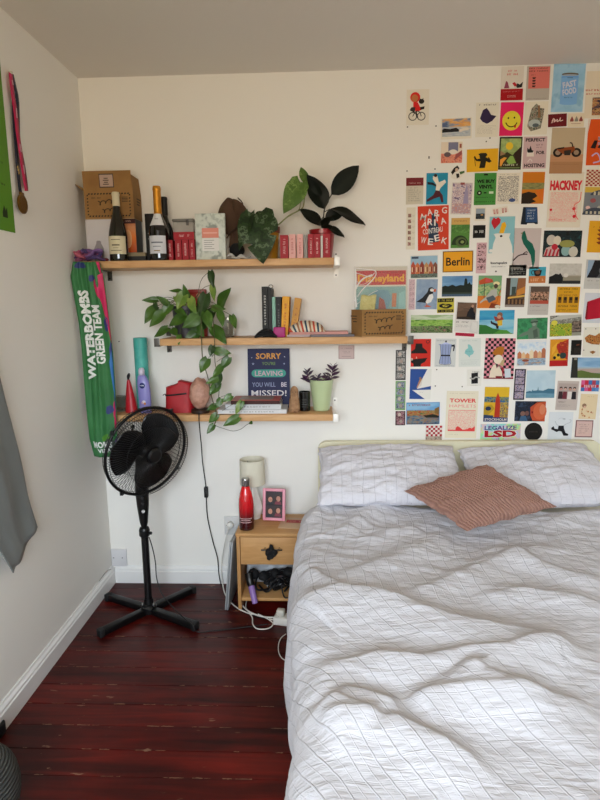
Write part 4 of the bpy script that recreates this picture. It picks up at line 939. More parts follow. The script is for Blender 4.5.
def stripe_material(cols, scale, ax='X', dist=0.):
    m = bpy.data.materials.new('woven_stripes'); m.use_nodes = True; N, L = nodes(m); bs = N['Principled BSDF']; bs.inputs['Roughness'].default_value = .9
    uv = N.new('ShaderNodeUVMap'); sp = N.new('ShaderNodeSeparateXYZ'); mu = N.new('ShaderNodeMath'); mu.operation = 'MULTIPLY'; mu.inputs[1].default_value = scale; fr_ = N.new('ShaderNodeMath'); fr_.operation = 'FRACT'; r = N.new('ShaderNodeValToRGB'); r.color_ramp.interpolation = 'CONSTANT'
    L.new(uv.outputs[0], sp.inputs[0]); L.new(sp.outputs[ax], mu.inputs[0]); L.new(mu.outputs[0], fr_.inputs[0]); L.new(fr_.outputs[0], r.inputs[0]); L.new(r.outputs[0], bs.inputs['Base Color'])
    for i, c in enumerate(cols):
        e = r.color_ramp.elements[i] if i < 2 else r.color_ramp.elements.new(i/len(cols)); e.position = i/len(cols); e.color = lin(c)
    return m
b = MB(); m = stripe_material(['#b84a34', '#d8cdb8', '#2e4a5c', '#d8cdb8', '#9a6a4a', '#d2c4ac'], 3.); c = at(308.5, 331.0, -.135); c.z = Z2+.0245
b.grid(lambda u, v: c+Vector((.082*(2*u-1)*(.9+.1*math.cos(PI*(v-.5)))-.01*math.sin(PI*v), -.045*math.cos(PI*v), -.002+.048*math.sin(PI*v)*max(0, 1-(2*u-1)**2)**.5*(1+.2*fbm(u*5, v*4, 2.)))), 40, 16, m, uv=True)
tag(b.build('striped_bundle', solid=.003), 'striped fabric pouch lying on the flat pink booklet', 'pouch')
# box with a yellow card
xa, xb = at(356.5, 336, -.15).x, at(405.5, 336, -.15).x
zt = pxz(309.5, -.17, 383)
bx = cardboard_box('open brown cardboard box on the middle shelf with a yellow card in it', xa-.010, xb-.010, -.185, -.080, Z2+.0006, zt-Z2, [])
bx.rotation_euler.z = .40
b = MB(); A = at(368, 314, -.12)
b.grid(lambda u, v: Vector((A.x-.045+.068*u+.014*v, -.140+.02*v+.004*math.sin(5*u), zt-.055+.118*v+.003*math.sin(9*u))), 10, 10, picture(['#b5ab6a', '#c9c083', '#bdb374', '#cfc78e'], 30., 4.))
tag(b.build('yellow_card', solid=.002), 'curled pale yellow card sticking out of the cardboard box on the middle shelf', 'card')
b = MB(); A = at(384, 312, -.1)
b.box(-.03, .03, -.001, .001, -.06, .022, mat('#7f6d68', rough=.6), M=T(A.x+.0, -.122, zt-.02, rx=.08)); tag(b.build('grey_card'), 'small greyish card inside the cardboard box on the middle shelf', 'card')
# big print in a clear sleeve propped behind the box
pp = thing('sleeved_print', 'large red and teal souvenir print in a clear plastic sleeve, behind the cardboard box', 'print', (px_x(382, -.02, 338), -.02, Z2))
TLp, TRp, BRp = at(354, 266, -.006), at(408, 264.5, -.006), at(408, 338, -.03)
W_, H_ = TRp.x-TLp.x, TLp.z-Z2-.001; ang = math.atan2(.026, H_)
Mpp = Matrix.Translation((TLp.x+W_/2, -.034, Z2+.001)) @ Matrix.Rotation(-ang, 4, 'X')
b = MB(); b.box(-W_/2+.003, W_/2-.003, -.0006, .0006, 0, H_-.004, paper('#c9c2b0'), M=Mpp)
def q4(b, x0, x1, z0, z1, m, dy): b.add([(-W_/2+W_*x0, -.0006-dy, H_*z0), (-W_/2+W_*x1, -.0006-dy, H_*z0), (-W_/2+W_*x1, -.0006-dy, H_*z1), (-W_/2+W_*x0, -.0006-dy, H_*z1)], [(0, 1, 2, 3)], m, False, Mpp)
q4(b, .03, .96, .72, .93, paper('#b8241e'), .0003); q4(b, .03, .96, .01, .71, paper('#7fa6a0'), .0003); q4(b, .03, .96, .70, .722, paper('#d9d2bc'), .0005)
def dpoly(pts, m, dy): b.add([(-W_/2+W_*x, -.0006-dy, H_*z) for x, z in pts], [tuple(range(len(pts)))], m, False, Mpp)
dpoly([(.35, .35), (.62, .38), (.70, .52), (.64, .64), (.42, .66), (.33, .5)], paper('#6f98a4'), .0006); dpoly([(.45, .36), (.6, .36), (.56, .5), (.47, .55)], paper('#a85a48'), .0009)
dpoly([(.70, .4), (.78, .4), (.79, .6), (.71, .6)], paper('#c0784e'), .0008); dpoly([(.82, .36), (.95, .36), (.95, .64), (.84, .6)], paper('#8cb8b2'), .0007); dpoly([(.05, .5), (.3, .52), (.28, .66), (.06, .68)], paper('#8fb0a8'), .0007)
b.text('Disneyland', Mpp @ T(.0*W_, -.0018, H_*.805), W_*.86, H_*.14, paper('#e0a41c'), .035)
b.marks(Mpp @ T(W_*.16, -.0016, H_*.905), W_*.5, H_*.02, paper('#5a1a1a'), 16, 4); b.build('print', pp)
b = MB(); b.box(-W_/2, W_/2, -.006, -.0055, 0, H_, mat('#ffffff', rough=.05, alpha=.05), M=Mpp)
M_GLARE = mat('#f4f2ee', rough=.12, alpha=.88)  # glare on the plastic folds, painted as near-opaque white strokes
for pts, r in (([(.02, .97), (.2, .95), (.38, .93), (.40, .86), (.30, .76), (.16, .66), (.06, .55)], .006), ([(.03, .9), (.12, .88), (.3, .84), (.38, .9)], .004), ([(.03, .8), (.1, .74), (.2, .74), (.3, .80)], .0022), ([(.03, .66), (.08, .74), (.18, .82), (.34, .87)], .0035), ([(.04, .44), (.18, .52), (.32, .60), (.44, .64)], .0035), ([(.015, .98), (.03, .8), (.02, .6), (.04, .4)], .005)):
    b.tube([Mpp @ Vector((-W_/2+W_*x, -.0062, H_*z)) for x, z in pts], r, M_GLARE, n=7, flat=.45)
tag(b.build('clear_sleeve', pp), 'crinkled clear plastic sleeve with painted white glare streaks')

# ================================================================== lowest shelf
cp = thing('glass_cup', 'small clear glass at the left end of the lowest shelf', 'glass', (px_x(121, -.1, 408), -.1, Z3)); 
b = MB(); zt = pxz(396, -.1, 121)-Z3; b.lathe([(.022, 0), (.0245, .003), (.0265, zt), (.0250, zt), (.023, .007), (0, .006)], mat('#dfe5e4', rough=.05, trans=.95, ior=1.2), 28, M=T(px_x(120.5, -.1, 405), -.1, Z3+.0005)); b.build('tumbler', cp)
rp = thing('dry_bag', 'small red cone-shaped pouch with a black clip on top, lowest shelf', 'pouch', (px_x(131, -.13, 410), -.13, Z3)); c = Vector((px_x(131.5, -.13, 410), -.13, Z3+.0006)); zt = pxz(379, -.13, 130)-Z3
b = MB(); b.grid(lambda u, v: c+Vector(((.025*(1-v)**.7+.004)*math.cos(2*PI*u)*(1+.06*math.sin(6*PI*u))-.006*v, (.018*(1-v)**.7+.003)*math.sin(2*PI*u), zt*v)), 30, 14, mat('#b01826', rough=.4, bump=(40., .3, .002))); b.build('body', rp)
b = MB(); b.tube([c+Vector((-.006, 0, zt-.004)), c+Vector((-.007, 0, zt+.014)), c+Vector((.001, 0, zt+.024))], .005, M_BLACKM, n=8); b.tube([c+Vector((-.004, -.004, zt)), c+Vector((.003, -.004, zt+.018))], .0035, M_BLACKM, n=6); tag(b.build('clip', rp), 'black plastic clip')
tt = thing('turquoise_tube', 'tall turquoise cardboard tube with a little bird picture', 'tube', (px_x(141.5, -.08, 405), -.08, Z3)); xt = px_x(141.8, -.08, 370); zt = pxz(338, -.08, 141)-Z3; Mt = T(xt, -.08, Z3+.0005)
m = mat('#3fa39a', rough=.5, var=('#52b3a8', 25.)); b = MB(); b.lathe([(.0305, 0), (.0305, zt-.03)], m, 36, M=Mt); b.build('body', tt)
b = MB(); b.lathe([(.0312, zt-.045), (.0312, zt), (.029, zt+.001), (0, zt+.001)], mat('#47aaa0', rough=.5), 36, M=Mt); b.build('lid', tt)
b = MB()
for (a, z, rw, rh, cc) in ((-1.75, .135, .3, .014, '#23357a'), (-1.45, .13, .22, .016, '#8a5a30'), (-1.2, .135, .28, .013, '#6a4a2a'), (-1.6, .145, .14, .009, '#c0503a')):
    b.grid(lambda u, v: (.0309*math.cos(a+rw*(u-.5)*(1-abs(2*v-1)**2)), .0309*math.sin(a+rw*(u-.5)*(1-abs(2*v-1)**2)), z+rh*(2*v-1)*(1+.2*math.sin(u*9))), 6, 6, paper(cc), M=Mt)
b.build('printed_picture', tt)
lb = thing('lotion_bottle', 'lavender lotion bottle with white cap and round dark blue badge', 'lotion bottle', (px_x(144, -.15, 410), -.15, Z3)); xl_ = px_x(144.3, -.15, 395); zt = pxz(368, -.15, 142)-Z3; Ml_ = T(xl_, -.15, Z3+.0005)
def sup(pr, m, b, M_, ry=.62, n=32):
    vs = [(r*math.cos(2*PI*j/n)+dx, r*ry*math.sin(2*PI*j/n), z) for r, z, dx in pr for j in range(n)]; k = len(pr)
    b.add(vs, [(i*n+j, i*n+(j+1) % n, (i+1)*n+(j+1) % n, (i+1)*n+j) for i in range(k-1) for j in range(n)]+[tuple(range(n-1, -1, -1)), tuple((k-1)*n+j for j in range(n))], m, True, M_)
mlv = mat('#8481c0', rough=.3, coat=.2)
b = MB(); sup([(.024, 0, .003), (.027, .004, .003), (.0285, zt*.3, .002), (.029, zt*.55, 0), (.027, zt*.7, -.003), (.020, zt*.81, -.006), (.012, zt*.86, -.007)], mlv, b, Ml_); b.build('body', lb)
b = MB(); sup([(.0135, zt*.84, -.007), (.0135, zt*.95, -.007), (.009, zt, -.007), (.004, zt*1.005, -.007)], mat('#c9c4d6', rough=.3), b, Ml_, 1.); b.build('cap', lb)
b = MB()
def onface(dx, z): q = dx/.0285; return (dx, -.0285*.62*math.sqrt(max(0, 1-q*q))-.0006, z)
def disc_on(cx, cz, rx, rz, m, off=0., n=20): b.add([Vector(onface(cx, cz))+Vector((0, -off-.0004, 0))]+[Vector(onface(cx+rx*math.cos(2*PI*i/n), cz+rz*math.sin(2*PI*i/n)))+Vector((0, -off-.0004, 0)) for i in range(n)], [(0, 1+i, 1+(i+1) % n) for i in range(n)], m, False, Ml_)
disc_on(-.002, zt*.62, .013, .0135, paper('#1c2a66')); b.text('NIVEA', Ml_ @ T(-.002, -.0200, zt*.62), .019, .0058, paper('#e4e6f0'), .01)
disc_on(.002, zt*.26, .008, .007, paper('#d8cfd8')); disc_on(.006, zt*.22, .005, .006, paper('#b8702c'), .0004); disc_on(-.006, zt*.24, .004, .005, paper('#c8a0a8'), .0004); b.build('badge', lb)
# red zip pouch
zp = thing('zip_pouch', 'red zip-up pouch lying beside the pink salt lamp', 'pouch', (px_x(180, -.12, 410), -.12, Z3)); xa, xb = px_x(163.5, -.16, 400), px_x(194, -.12, 400); zt = pxz(380, -.11, 185)-Z3; zl = pxz(386, -.15, 170)-Z3
mrd = mat('#a30f1b', rough=.55, bump=(50., .2, .002))
b = MB(); n = 36
def pouch(u, v):
    a = 2*PI*u; ca, sa = math.cos(a), math.sin(a); e = .55
    x = math.copysign(abs(ca)**e, ca); y = math.copysign(abs(sa)**e, sa); k = math.sin(PI*min(1, v*1.0))**.18 if 0 < v < 1 else 0.0
    H_ = zl+(zt-zl)*min(1, max(0, (x+1)/2+.1)); xx = (xa+xb)/2+(xb-xa)/2*x*(1.02-.10*v)*max(k, .02) if v > .98 else (xa+xb)/2+(xb-xa)/2*x*(1.-.08*v)
    return Vector((xx, -.115+.045*y*(1-.35*v), Z3+.0008+H_*v+.004*fbm(u*6, v*4, 1.)*v))
b.grid(lambda u, v: pouch(u, v), n, 12, mrd); b.add([pouch(i/n, 1.) for i in range(n)], [tuple(range(n))], mrd); b.build('body', zp)
b = MB(); pts = [pouch(u, .62)+Vector((0, -.0015, 0)) for u in [.42+.4*i/14 for i in range(15)]]; b.tube(pts, .004, M_BLACKM, n=6, flat=1.); b.tube([pts[2], pts[2]+Vector((-.012, -.01, .002)), pts[2]+Vector((-.018, -.012, -.004))], .002, M_BLACKM, n=6); tag(b.build('zip', zp), 'black zip')
# salt lamp
sl = thing('salt_lamp', 'rough pink salt lamp on a dark wooden base', 'salt lamp', (px_x(200, -.15, 412), -.15, Z3)); xs = px_x(200, -.15, 400); zt = pxz(378.3, -.15, 200)-Z3
b = MB(); b.lathe([(.040, 0), (.042, .003), (.042, .014), (.038, .018), (0, .018)], mat('#2c1a10', rough=.45), 28, M=T(xs, -.15, Z3+.0005)); b.build('base', sl)
b = MB(); cz = Z3+.018+(zt-.018)/2
b.ball((xs, -.15, cz), (.0465, .042, (zt-.012)/2), mat('#c69a86', rough=.55, var=('#a87a66', 40.), bump=(55., .5, .004)), 30, 22, fn=lambda d: 1+.09*mnoise.noise(d*2.1)+.05*mnoise.noise(d*6)-.05*max(0, -d.z)); b.build('salt_rock', sl)
# flat books and red tray
def flat(label, p0, p1, zb_, zt_, col, y0, y1, group='books on the shelves', rz=0., **k): return book(label, px_x(p0, y0, 410), px_x(p1, y0, 410), zb_, zt_, col, y0, y1, k.get('title'), k.get('tcol', '#8a8a8a'), group=group, lie=True, pages='#d9d8d4')
flat('white hardback lying at the bottom of the pile on the lowest shelf', 217.5, 286.5, Z3+.0006, Z3+.019, '#d2d3d4', -.185, -.05, title='#16')
flat('white paperback lying on the white hardback, under the dark red one', 225.5, 281, Z3+.0196, Z3+.0430, '#c9cacc', -.178, -.055, title='#12')
flat('dark red notebook with a grey picture on its cover, top of the pile', 231, 280, Z3+.0436, Z3+.0600, '#3c1512', -.186, -.046)
bk = [o for o in COL.objects if o.get('label', '').startswith('dark red notebook')][0]
xa, xb = px_x(231, -.186, 410), px_x(280, -.186, 410)
b = MB(); b.box(xa+.001, xb-.001, -.185, -.047, Z3+.06, Z3+.0612, mat('#b0452f', rough=.45)); b.box(xa+.035, xb-.035, -.16, -.068, Z3+.0612, Z3+.062, mat('#8d8076', rough=.5)); b.build('cover_picture', bk)
# dark blue sign
sg = thing('leaving_sign', 'dark blue lettered card sign propped against the wall behind the books', 'sign', (px_x(268, -.03, 400), -.03, Z3))
TL_, TR2 = at(247.5, 348.5, -.012), at(289.5, 348, -.012); W_, H_ = TR2.x-TL_.x, TL_.z-Z3-.001
Ms = Matrix.Translation(((TL_.x+TR2.x)/2, -.040, Z3+.001)) @ Matrix.Rotation(-math.atan2(.027, H_), 4, 'X')
b = MB(); b.box(-W_/2, W_/2, -.0012, .0012, 0, H_, paper('#262a4e'), M=Ms)
def sx(s_, u, v, w_, h_, c_, bold=.02, keep=False): b.text(s_, Ms @ T(-W_/2+W_*u, -.0018, H_*(1-v)), W_*w_, H_*h_, paper(c_), bold)
sx('SORRY', .5, .125, .60, .10, '#d89a48', .025); sx("YOU'RE", .5, .25, .32, .055, '#6d8a4a', .02)
rr_ = []; 
for sgn in (1, -1): rr_ += [(sgn*(.31+.10*math.cos(a))*W_*1.0, H_*(.585)+sgn*.065*H_*math.sin(a)) for a in [-PI/2+PI*i/8 for i in range(9)]]
b.prism(rr_, -.0016, -.0012, paper('#3f9a8a'), M=Ms)
b.text('LEAVING', Ms @ T(0, -.0022, H_*.585), W_*.66, H_*.088, paper('#c9a8b8'), .015)
sx('YOU WILL', .38, .605, .56, .075, '#8f98b8', .01); sx('BE', .86, .605, .13, .075, '#c9c4d0', .02); sx('MISSED!', .5, .75, .84, .10, '#d9d6d8', .012)
def star(cx, cz, r, m): b.prism([(cx+(r if k % 2 == 0 else r*.45)*math.sin(PI*k/5), cz+(r if k % 2 == 0 else r*.45)*math.cos(PI*k/5)) for k in range(10)], -.0016, -.0012, m, M=Ms)
star(-.37*W_, H_*.745, .007, paper('#8f98b8')); star(.37*W_, H_*.745, .005, paper('#8f98b8')); star(-.40*W_, H_*.85, .0035, paper('#b8b8c8')); star(.38*W_, H_*.86, .0035, paper('#b8b8c8'))
b.build('card', sg)
# small figure and black jar
b = MB(); c = Vector((px_x(294.5, -.15, 410), -.15, Z3)); zt = pxz(386, -.15, 294)-Z3
prf = [(0, .0), (.021, .001), (.0245, .012), (.0235, .03), (.021, .05), (.0185, .068), (.0165, .078), (.017, .088), (.015, .1), (.008, .108), (0, .11)]
k = zt/.11
def fig(u, v):
    i = min(len(prf)-2, int(v*(len(prf)-1))); t = v*(len(prf)-1)-i; r = prf[i][0]+(prf[i+1][0]-prf[i][0])*t; z = (prf[i][1]+(prf[i+1][1]-prf[i][1])*t)*k; a = 2*PI*u
    d = Vector((math.cos(a), math.sin(a), 0)); w_ = 1+.10*mnoise.noise(Vector((d.x*1.5, d.y*1.5, z*45)))
    return c+Vector((d.x*r*1.05*w_, d.y*r*.7*w_, z+.0005))
b.grid(fig, 28, 26, mat('#a5805f', rough=.9, var=('#8c6a4c', 60.), bump=(140., .5, .003)))
for sgn in (-1, 1):
    b.ball(c+Vector((sgn*.012, -.012, .010)), (.011, .011, .010), mat('#a5805f', rough=.9, var=('#8c6a4c', 60.), bump=(140., .5, .003)), 12, 8)
    b.ball(c+Vector((sgn*.006, -.0125, .086*k)), .0018, mat('#2a1c14', rough=.6), 8, 6)
tag(b.build('stone_figure'), 'rough brown clay figurine standing before the black jar', 'figurine')
bj = thing('black_jar', 'black glass candle jar between the figurine and the pale green pot', 'jar', (px_x(304, -.11, 405), -.11, Z3)); zt = pxz(391.5, -.11, 304)-Z3
b = MB(); b.lathe([(.024, 0), (.026, .003), (.026, zt), (.0235, zt), (.0235, .01), (0, .01)], mat('#0b0b0c', rough=.15, coat=.3), 32, M=T(px_x(304.6, -.11, 400), -.11, Z3+.0005)); b.build('jar', bj)
b = MB(); Mj = T(px_x(304.6, -.11, 400), -.11, Z3)
for i in range(4): b.grid(lambda u, v: (.0263*math.cos(-PI/2-.5+u*(.8+.15*(i % 2))), .0263*math.sin(-PI/2-.5+u*(.8+.15*(i % 2))), .02+.011*i+.003*v), 8, 1, paper('#4a4a48'), M=Mj)
b.build('label', bj)

# ================================================================== pedestal fan
FX, FY = -.808, -.304
fan = thing('pedestal_fan', 'black pedestal fan with a round wire cage on a cross-shaped base', 'fan', (FX, FY, 0))
M_FAN = mat('#0b0b0c', rough=.38, spec=.4); M_FANG = mat('#111112', rough=.25, spec=.5)
for nm, (px, py) in (('foot_bar', (100, 637)), ('foot_bar', (196, 630)), ('foot_bar', (108, 600)), ('foot_bar', (193.5, 592.5))):
    e = atz(px, py, .0); d = Vector((e.x-FX, e.y-FY, 0)); L_ = d.length+.004; a = math.atan2(d.y, d.x)
    b = MB(); b.box(.01, L_, -.016, .016, .004, .034, M_FAN, M=T(FX, FY, 0, rz=a), bevel=.004); b.box(L_-.02, L_+.002, -.0175, .0175, .0, .036, M_BLACKM, M=T(FX, FY, 0, rz=a), bevel=.004); b.build(nm, fan)
b = MB(); b.lathe([(.034, .008), (.036, .036), (.028, .046), (.022, .05), (.020, .075)], M_FAN, 28, M=T(FX, FY, 0)); b.build('hub_base', fan)
b = MB()
for sgn in (-1, 1): b.cyl((FX+sgn*.026, FY-.012, .036), (FX+sgn*.026, FY-.012, .056), .0055, .004, mat('#8d8d8d', rough=.3, metal=1.), 10)
b.build('base_screws', fan)
b = MB(); b.lathe([(.0165, .05), (.0165, .40)], M_FANG, 24, M=T(FX, FY, 0)); b.build('pole', fan)
b = MB(); b.lathe([(.021, .375), (.024, .38), (.024, .405), (.020, .415), (.015, .418)], M_FAN, 24, M=T(FX, FY, 0)); b.tube([(FX+.02, FY-.005, .392), (FX+.034, FY-.01, .392)], .007, M_FAN, n=10); b.build('collar', fan)
b = MB()
ring = [(.0125, .0125, .418), (.018, .017, .44), (.0265, .024, .52), (.030, .027, .58), (.028, .025, .64), (.022, .021, .70), (.020, .019, .745)]
n = 24; vs = [(FX+rx*math.cos(2*PI*j/n), FY+ry*math.sin(2*PI*j/n), z) for rx, ry, z in ring for j in range(n)]
b.add(vs, [(i*n+j, i*n+(j+1) % n, (i+1)*n+(j+1) % n, (i+1)*n+j) for i in range(len(ring)-1) for j in range(n)]+[tuple((len(ring)-1)*n+j for j in range(n))], M_FAN, True); nk = b.build('neck', fan)
b = MB()
for k, (z, r_) in enumerate(((.585, .006), (.56, .006), (.535, .006), (.50, .0075))):
    p = Vector((FX+.008, FY-.024, z)); b.cyl(p, p+Vector((.003, -.009, 0)), r_, r_*.9, mat('#c9c9c9', rough=.3) if k == 3 else mat('#2a2a2c', rough=.4), 12)
b.build('button', nk)
fn_ = Vector((.754, -.633, -.174)).normalized(); fu = Vector((0, 0, 1)); fs_ = fn_.cross(fu).normalized(); fu = fs_.cross(fn_).normalized()
FC = at(147, 451.3, -.375)
def fp(r, a, d): return FC+(fs_*math.cos(a)+fu*math.sin(a))*r+fn_*d
RG = .194
b = MB()
b.tube([fp(RG, 2*PI*i/48, 0) for i in range(48)], .0065, M_FAN, n=8, per=1, closed=True)
for k in range(4):
    a = .6+k*PI/2; b.box(-.006, .006, -.010, .010, -.008, .008, M_FAN, M=Matrix.Translation(fp(RG+.006, a, 0)))
b.build('cage_ring', fan)
def cage(name, sgn, depth, nw):
    b = MB(); rr_ = [(RG-.002, 0), (RG-.004, depth*.45), (RG*.93, depth*.8), (RG*.72, depth*.98), (RG*.40, depth*1.05), (.030, depth*1.05)]
    for k in range(nw):
        a0 = 2*PI*k/nw; tw = .30*sgn
        b.tube([fp(r, a0+tw*(1-r/RG), sgn*d) for r, d in rr_], (.00105), M_FAN, n=4, per=3)
    for r, d in ((RG*.985, depth*.5), (RG*.66, depth*1.0)):
        b.tube([fp(r, 2*PI*i/40, sgn*d) for i in range(40)], .0013, M_FAN, n=5, per=1, closed=True)
    return b.build(name, fan)
cage('front_guard', 1, .052, 110); cage('rear_guard', -1, .05, 72)
b = MB(); Mc = Matrix((( fs_.x, fu.x, fn_.x, 0), (fs_.y, fu.y, fn_.y, 0), (fs_.z, fu.z, fn_.z, 0), (0, 0, 0, 1)))
b.lathe([(.034, .050), (.034, .060), (.026, .065), (0, .066)], M_FAN, 28, M=Matrix.Translation(FC) @ Mc); b.build('guard_badge', fan)
bl = MB(); bl.lathe([(.030, -.02), (.034, -.015), (.034, .018), (.024, .030), (0, .034)], M_FANG, 28, M=Matrix.Translation(FC) @ Mc); bl = bl.build('blade_hub', fan)
for k in range(3):
    b = MB(); a0 = .35+k*2*PI/3
    def bf(u, v):
        r = .030+.142*v; wd = .50+.68*math.sin(PI*min(1, v*.62+.18)); a = a0+(u-.5)*wd*1.9*(1-.25*v)-.25*v; e = .024*(u-.5)*(1.2-.3*v)
        rr2 = r*(1-.06*(2*u-1)**2*v); return fp(rr2, a, e)
    b.grid(bf, 14, 12, M_FANG); b.build('blade', fan, solid=.002)
b = MB(); Mm = Matrix.Translation(FC) @ Mc
b.lathe([(.0, -.165), (.030, -.163), (.046, -.150), (.052, -.125), (.053, -.085), (.048, -.062), (.02, -.055)], M_FAN, 30, M=Mm); mh = b.build('motor_housing', fan)
b = MB(); kp = FC-fn_*.115+fu*.05; b.cyl(kp, kp+fu*.02, .005, .005, M_FAN, 12); b.ball(kp+fu*.024, .0085, M_FAN, 12, 8); b.build('oscillation_knob', mh)
b = MB(); b.tube([(FX, FY, .735), FC-fn_*.10-fu*.045+Vector((0, 0, -.01)), FC-fn_*.10-fu*.02], [.019, .022], M_FAN, n=14); b.build('tilt_joint', fan)

# ================================================================== cables and sockets
def cable(name, label, pts, r, m, cat='cable', group='cables by the bed', plug=None):
    b = MB(); b.tube(pts, r, m, n=7, per=6); o = b.build(name); return tag(o, label, cat, group)
M_WCAB = mat('#d6d4cc', rough=.45); M_BCAB = mat('#101011', rough=.5)
fc = [at(149, 537, -.275), at(152.5, 548, -.27), at(155.5, 563, -.26), at(156.5, 577, -.25), at(161, 592, -.27)]
fc += [atz(170, 604, .04), atz(183, 617, .045), atz(192, 624.5, .038), atz(198, 632, .004), atz(212, 631, .004), atz(230, 629, .004), atz(250, 626.5, .004), atz(268, 624, .006)]
cable('fan_cord', 'thin black fan cord dropping from the fan neck and running across the floor', fc, .0025, M_BCAB)
lc = thing('power_cable', 'black salt lamp cord with an inline switch hanging down the wall', 'cable', at(200, 420, -.02), 'cables by the bed')
b = MB(); P_ = [at(199, 412.5, -.203), at(199, 419, -.208), at(200, 432, -.16), at(201.5, 447, -.08), at(202.5, 462, -.03), at(205, 480, -.014), at(206.2, 490, -.012), at(206.5, 505, -.01), at(208, 520, -.012), at(213, 542, -.014), at(217.5, 558, -.016), at(219, 575, -.026), at(222, 587, -.06), atz(229, 598, .006), atz(238, 606, .005), atz(247, 612, .005), atz(258, 617, .006), atz(269, 619, .01)]
b.tube(P_, .0026, M_BCAB, n=7, per=6); b.build('cord', lc)
b = MB(); c = at(206.2, 492, -.013); b.box(-.0095, .0095, -.011, .009, -.027, .027, M_BCAB, M=Matrix.Translation(c), bevel=.004); b.box(-.004, .004, -.0135, -.010, -.008, .008, mat('#1f1f20', rough=.3), M=Matrix.Translation(c), bevel=.001); b.build('inline_switch', lc)
cable('white_charger_cord', 'white cord looping from the wall socket beside the laptop to the power strip', [at(229, 527, -.045), at(225.5, 540, -.05), at(222.5, 555, -.04), at(221.3, 570, -.04), at(222.5, 583, -.05), atz(226, 596, .006), atz(236, 607, .006), atz(248, 613, .006), atz(262, 617, .007), atz(274, 620, .012)], .0030, M_WCAB)
cable('white_lead', 'thicker white lead on the floor bending towards the power strip', [atz(240, 600, .006), atz(243, 606, .006), atz(250, 612, .011), atz(262, 616.5, .012), atz(275, 617.5, .014)], .0034, M_WCAB)
cable('looped_white_cord', 'white cord making a hanging loop on the floor before the power strip', [atz(246.5, 601, .006), atz(246, 608, .006), atz(252, 617, .006), atz(252.8, 624, .006), atz(257, 628.6, .005), atz(266, 629, .005), atz(271.5, 626.5, .006), atz(272.8, 623, .009), atz(268, 619, .012), atz(258, 614, .013)], .0028, M_WCAB)
cable('thin_white_cord', 'thin white cord curling out from under the duvet', [atz(286, 634, .004), atz(281, 638, .004), atz(278.5, 645, .004), atz(279, 653, .004), atz(283, 659, .004), atz(292, 662, .004), atz(306, 660, .004)], .002, M_WCAB)
ps = thing('power_strip', 'white power strip on the floor at the foot of the bedside table', 'power strip', atz(282, 622, 0)); c = atz(281, 623, 0)
Mp_ = T(c.x, c.y, 0, rz=-.18)
b = MB(); b.box(-.03, .12, -.027, .027, .001, .036, mat('#d9d7d0', rough=.4), M=Mp_, bevel=.006); b.build('body', ps)
b = MB()
for i in range(2):
    for q in ((0, .008), (-.009, -.006), (.009, -.006)): b.box(.0+i*.05+q[0]-.002, i*.05+q[0]+.002, q[1]-.004, q[1]+.004, .0362, .0366, M_HOLE, M=Mp_)
b.build('socket_holes', ps)
b = MB(); b.box(-.018, .018, -.016, .016, .038, .066, mat('#cfccc0', rough=.4), M=T(c.x+.0, c.y+.0, 0, rz=-.18), bevel=.006); tag(b.build('plug'), 'white plug standing in the power strip on the floor', 'plug')
def socket(name, label, cx0, cy0, cx1, cy1, col, screws=True, switch=False):
    A, Bq = at(cx0, cy0), at(cx1, cy1); t = thing(name, label, 'socket', ((A.x+Bq.x)/2, -.005, min(A.z, Bq.z)))
    b = MB(); b.box(A.x, Bq.x, -.010, -.0005, Bq.z, A.z, mat(col, rough=.4), bevel=.002); b.build('plate', t)
    b = MB(); zc = (A.z+Bq.z)/2
    for x in (A.x+.012, Bq.x-.022): b.prism([(x+.003*math.cos(a), zc+.003*math.sin(a)) for a in [2*PI*k/10 for k in range(10)]], -.0105, -.0099, mat('#55504e', rough=.5))
    b.build('screw', t); return t
socket('blank_socket_plate', 'square white blank wall plate just above the skirting in the corner', 111.5, 548.5, 127.8, 565.5, '#d3d2d4')
ws = socket('double_socket', 'white double wall socket behind the bedside table and laptop', 224.3, 515.5, 246, 534, '#cfcfcd')
b = MB(); c = at(230.5, 524.5, -.012); b.cyl(c, c+Vector((0, -.028, 0)), .0175, .0155, mat('#dcdbd6', rough=.35), 24); tag(b.build('charger_plug'), 'round white plug in the double wall socket', 'plug')
b = MB(); b.tube([at(222, 555, -.005), at(216, 552, -.004)], .0012, M_WCAB)
# grey-black cable at the corner plate
cable('corner_cord', 'thin grey cord tucked along the corner above the skirting', [(XL+.004, -.18, .092), (XL+.005, -.08, .096), at(113.5, 569, -.006), at(115, 567.5, -.005)], .0014, mat('#8a857c', rough=.6), group=None)

# ================================================================== left wall: banner, medal, green print, hanging garment
# striped team flag drawn up at the top end of the shelf
fl = thing('team_flag', 'green team flag with white lettering hanging in the corner from the top shelf', 'flag', (-1.03, -.23, .70))
def flagmat():
    m = mat('#3a7845', rough=.55, spec=.35, var=('#2e6a3a', 8.)); return m
YFL = -.232
Lp = [(73, 262), (71.2, 277), (75.5, 300), (80, 325), (82.5, 350), (84, 375), (85.5, 400), (87, 420), (89, 440), (93.5, 456.5)]
Rp_ = [(100, 262), (104, 277), (106.2, 300), (109, 325), (111.8, 350), (113.8, 375), (115.5, 400), (116.5, 420), (117.5, 440), (118.5, 456.5)]
Rp_ = [(p[0]+.5, p[1]) for p in Rp_]
def edge(E, v):
    k = v*(len(E)-1); i = min(len(E)-2, int(k)); t = k-i; return (E[i][0]+(E[i+1][0]-E[i][0])*t, E[i][1]+(E[i+1][1]-E[i][1])*t)
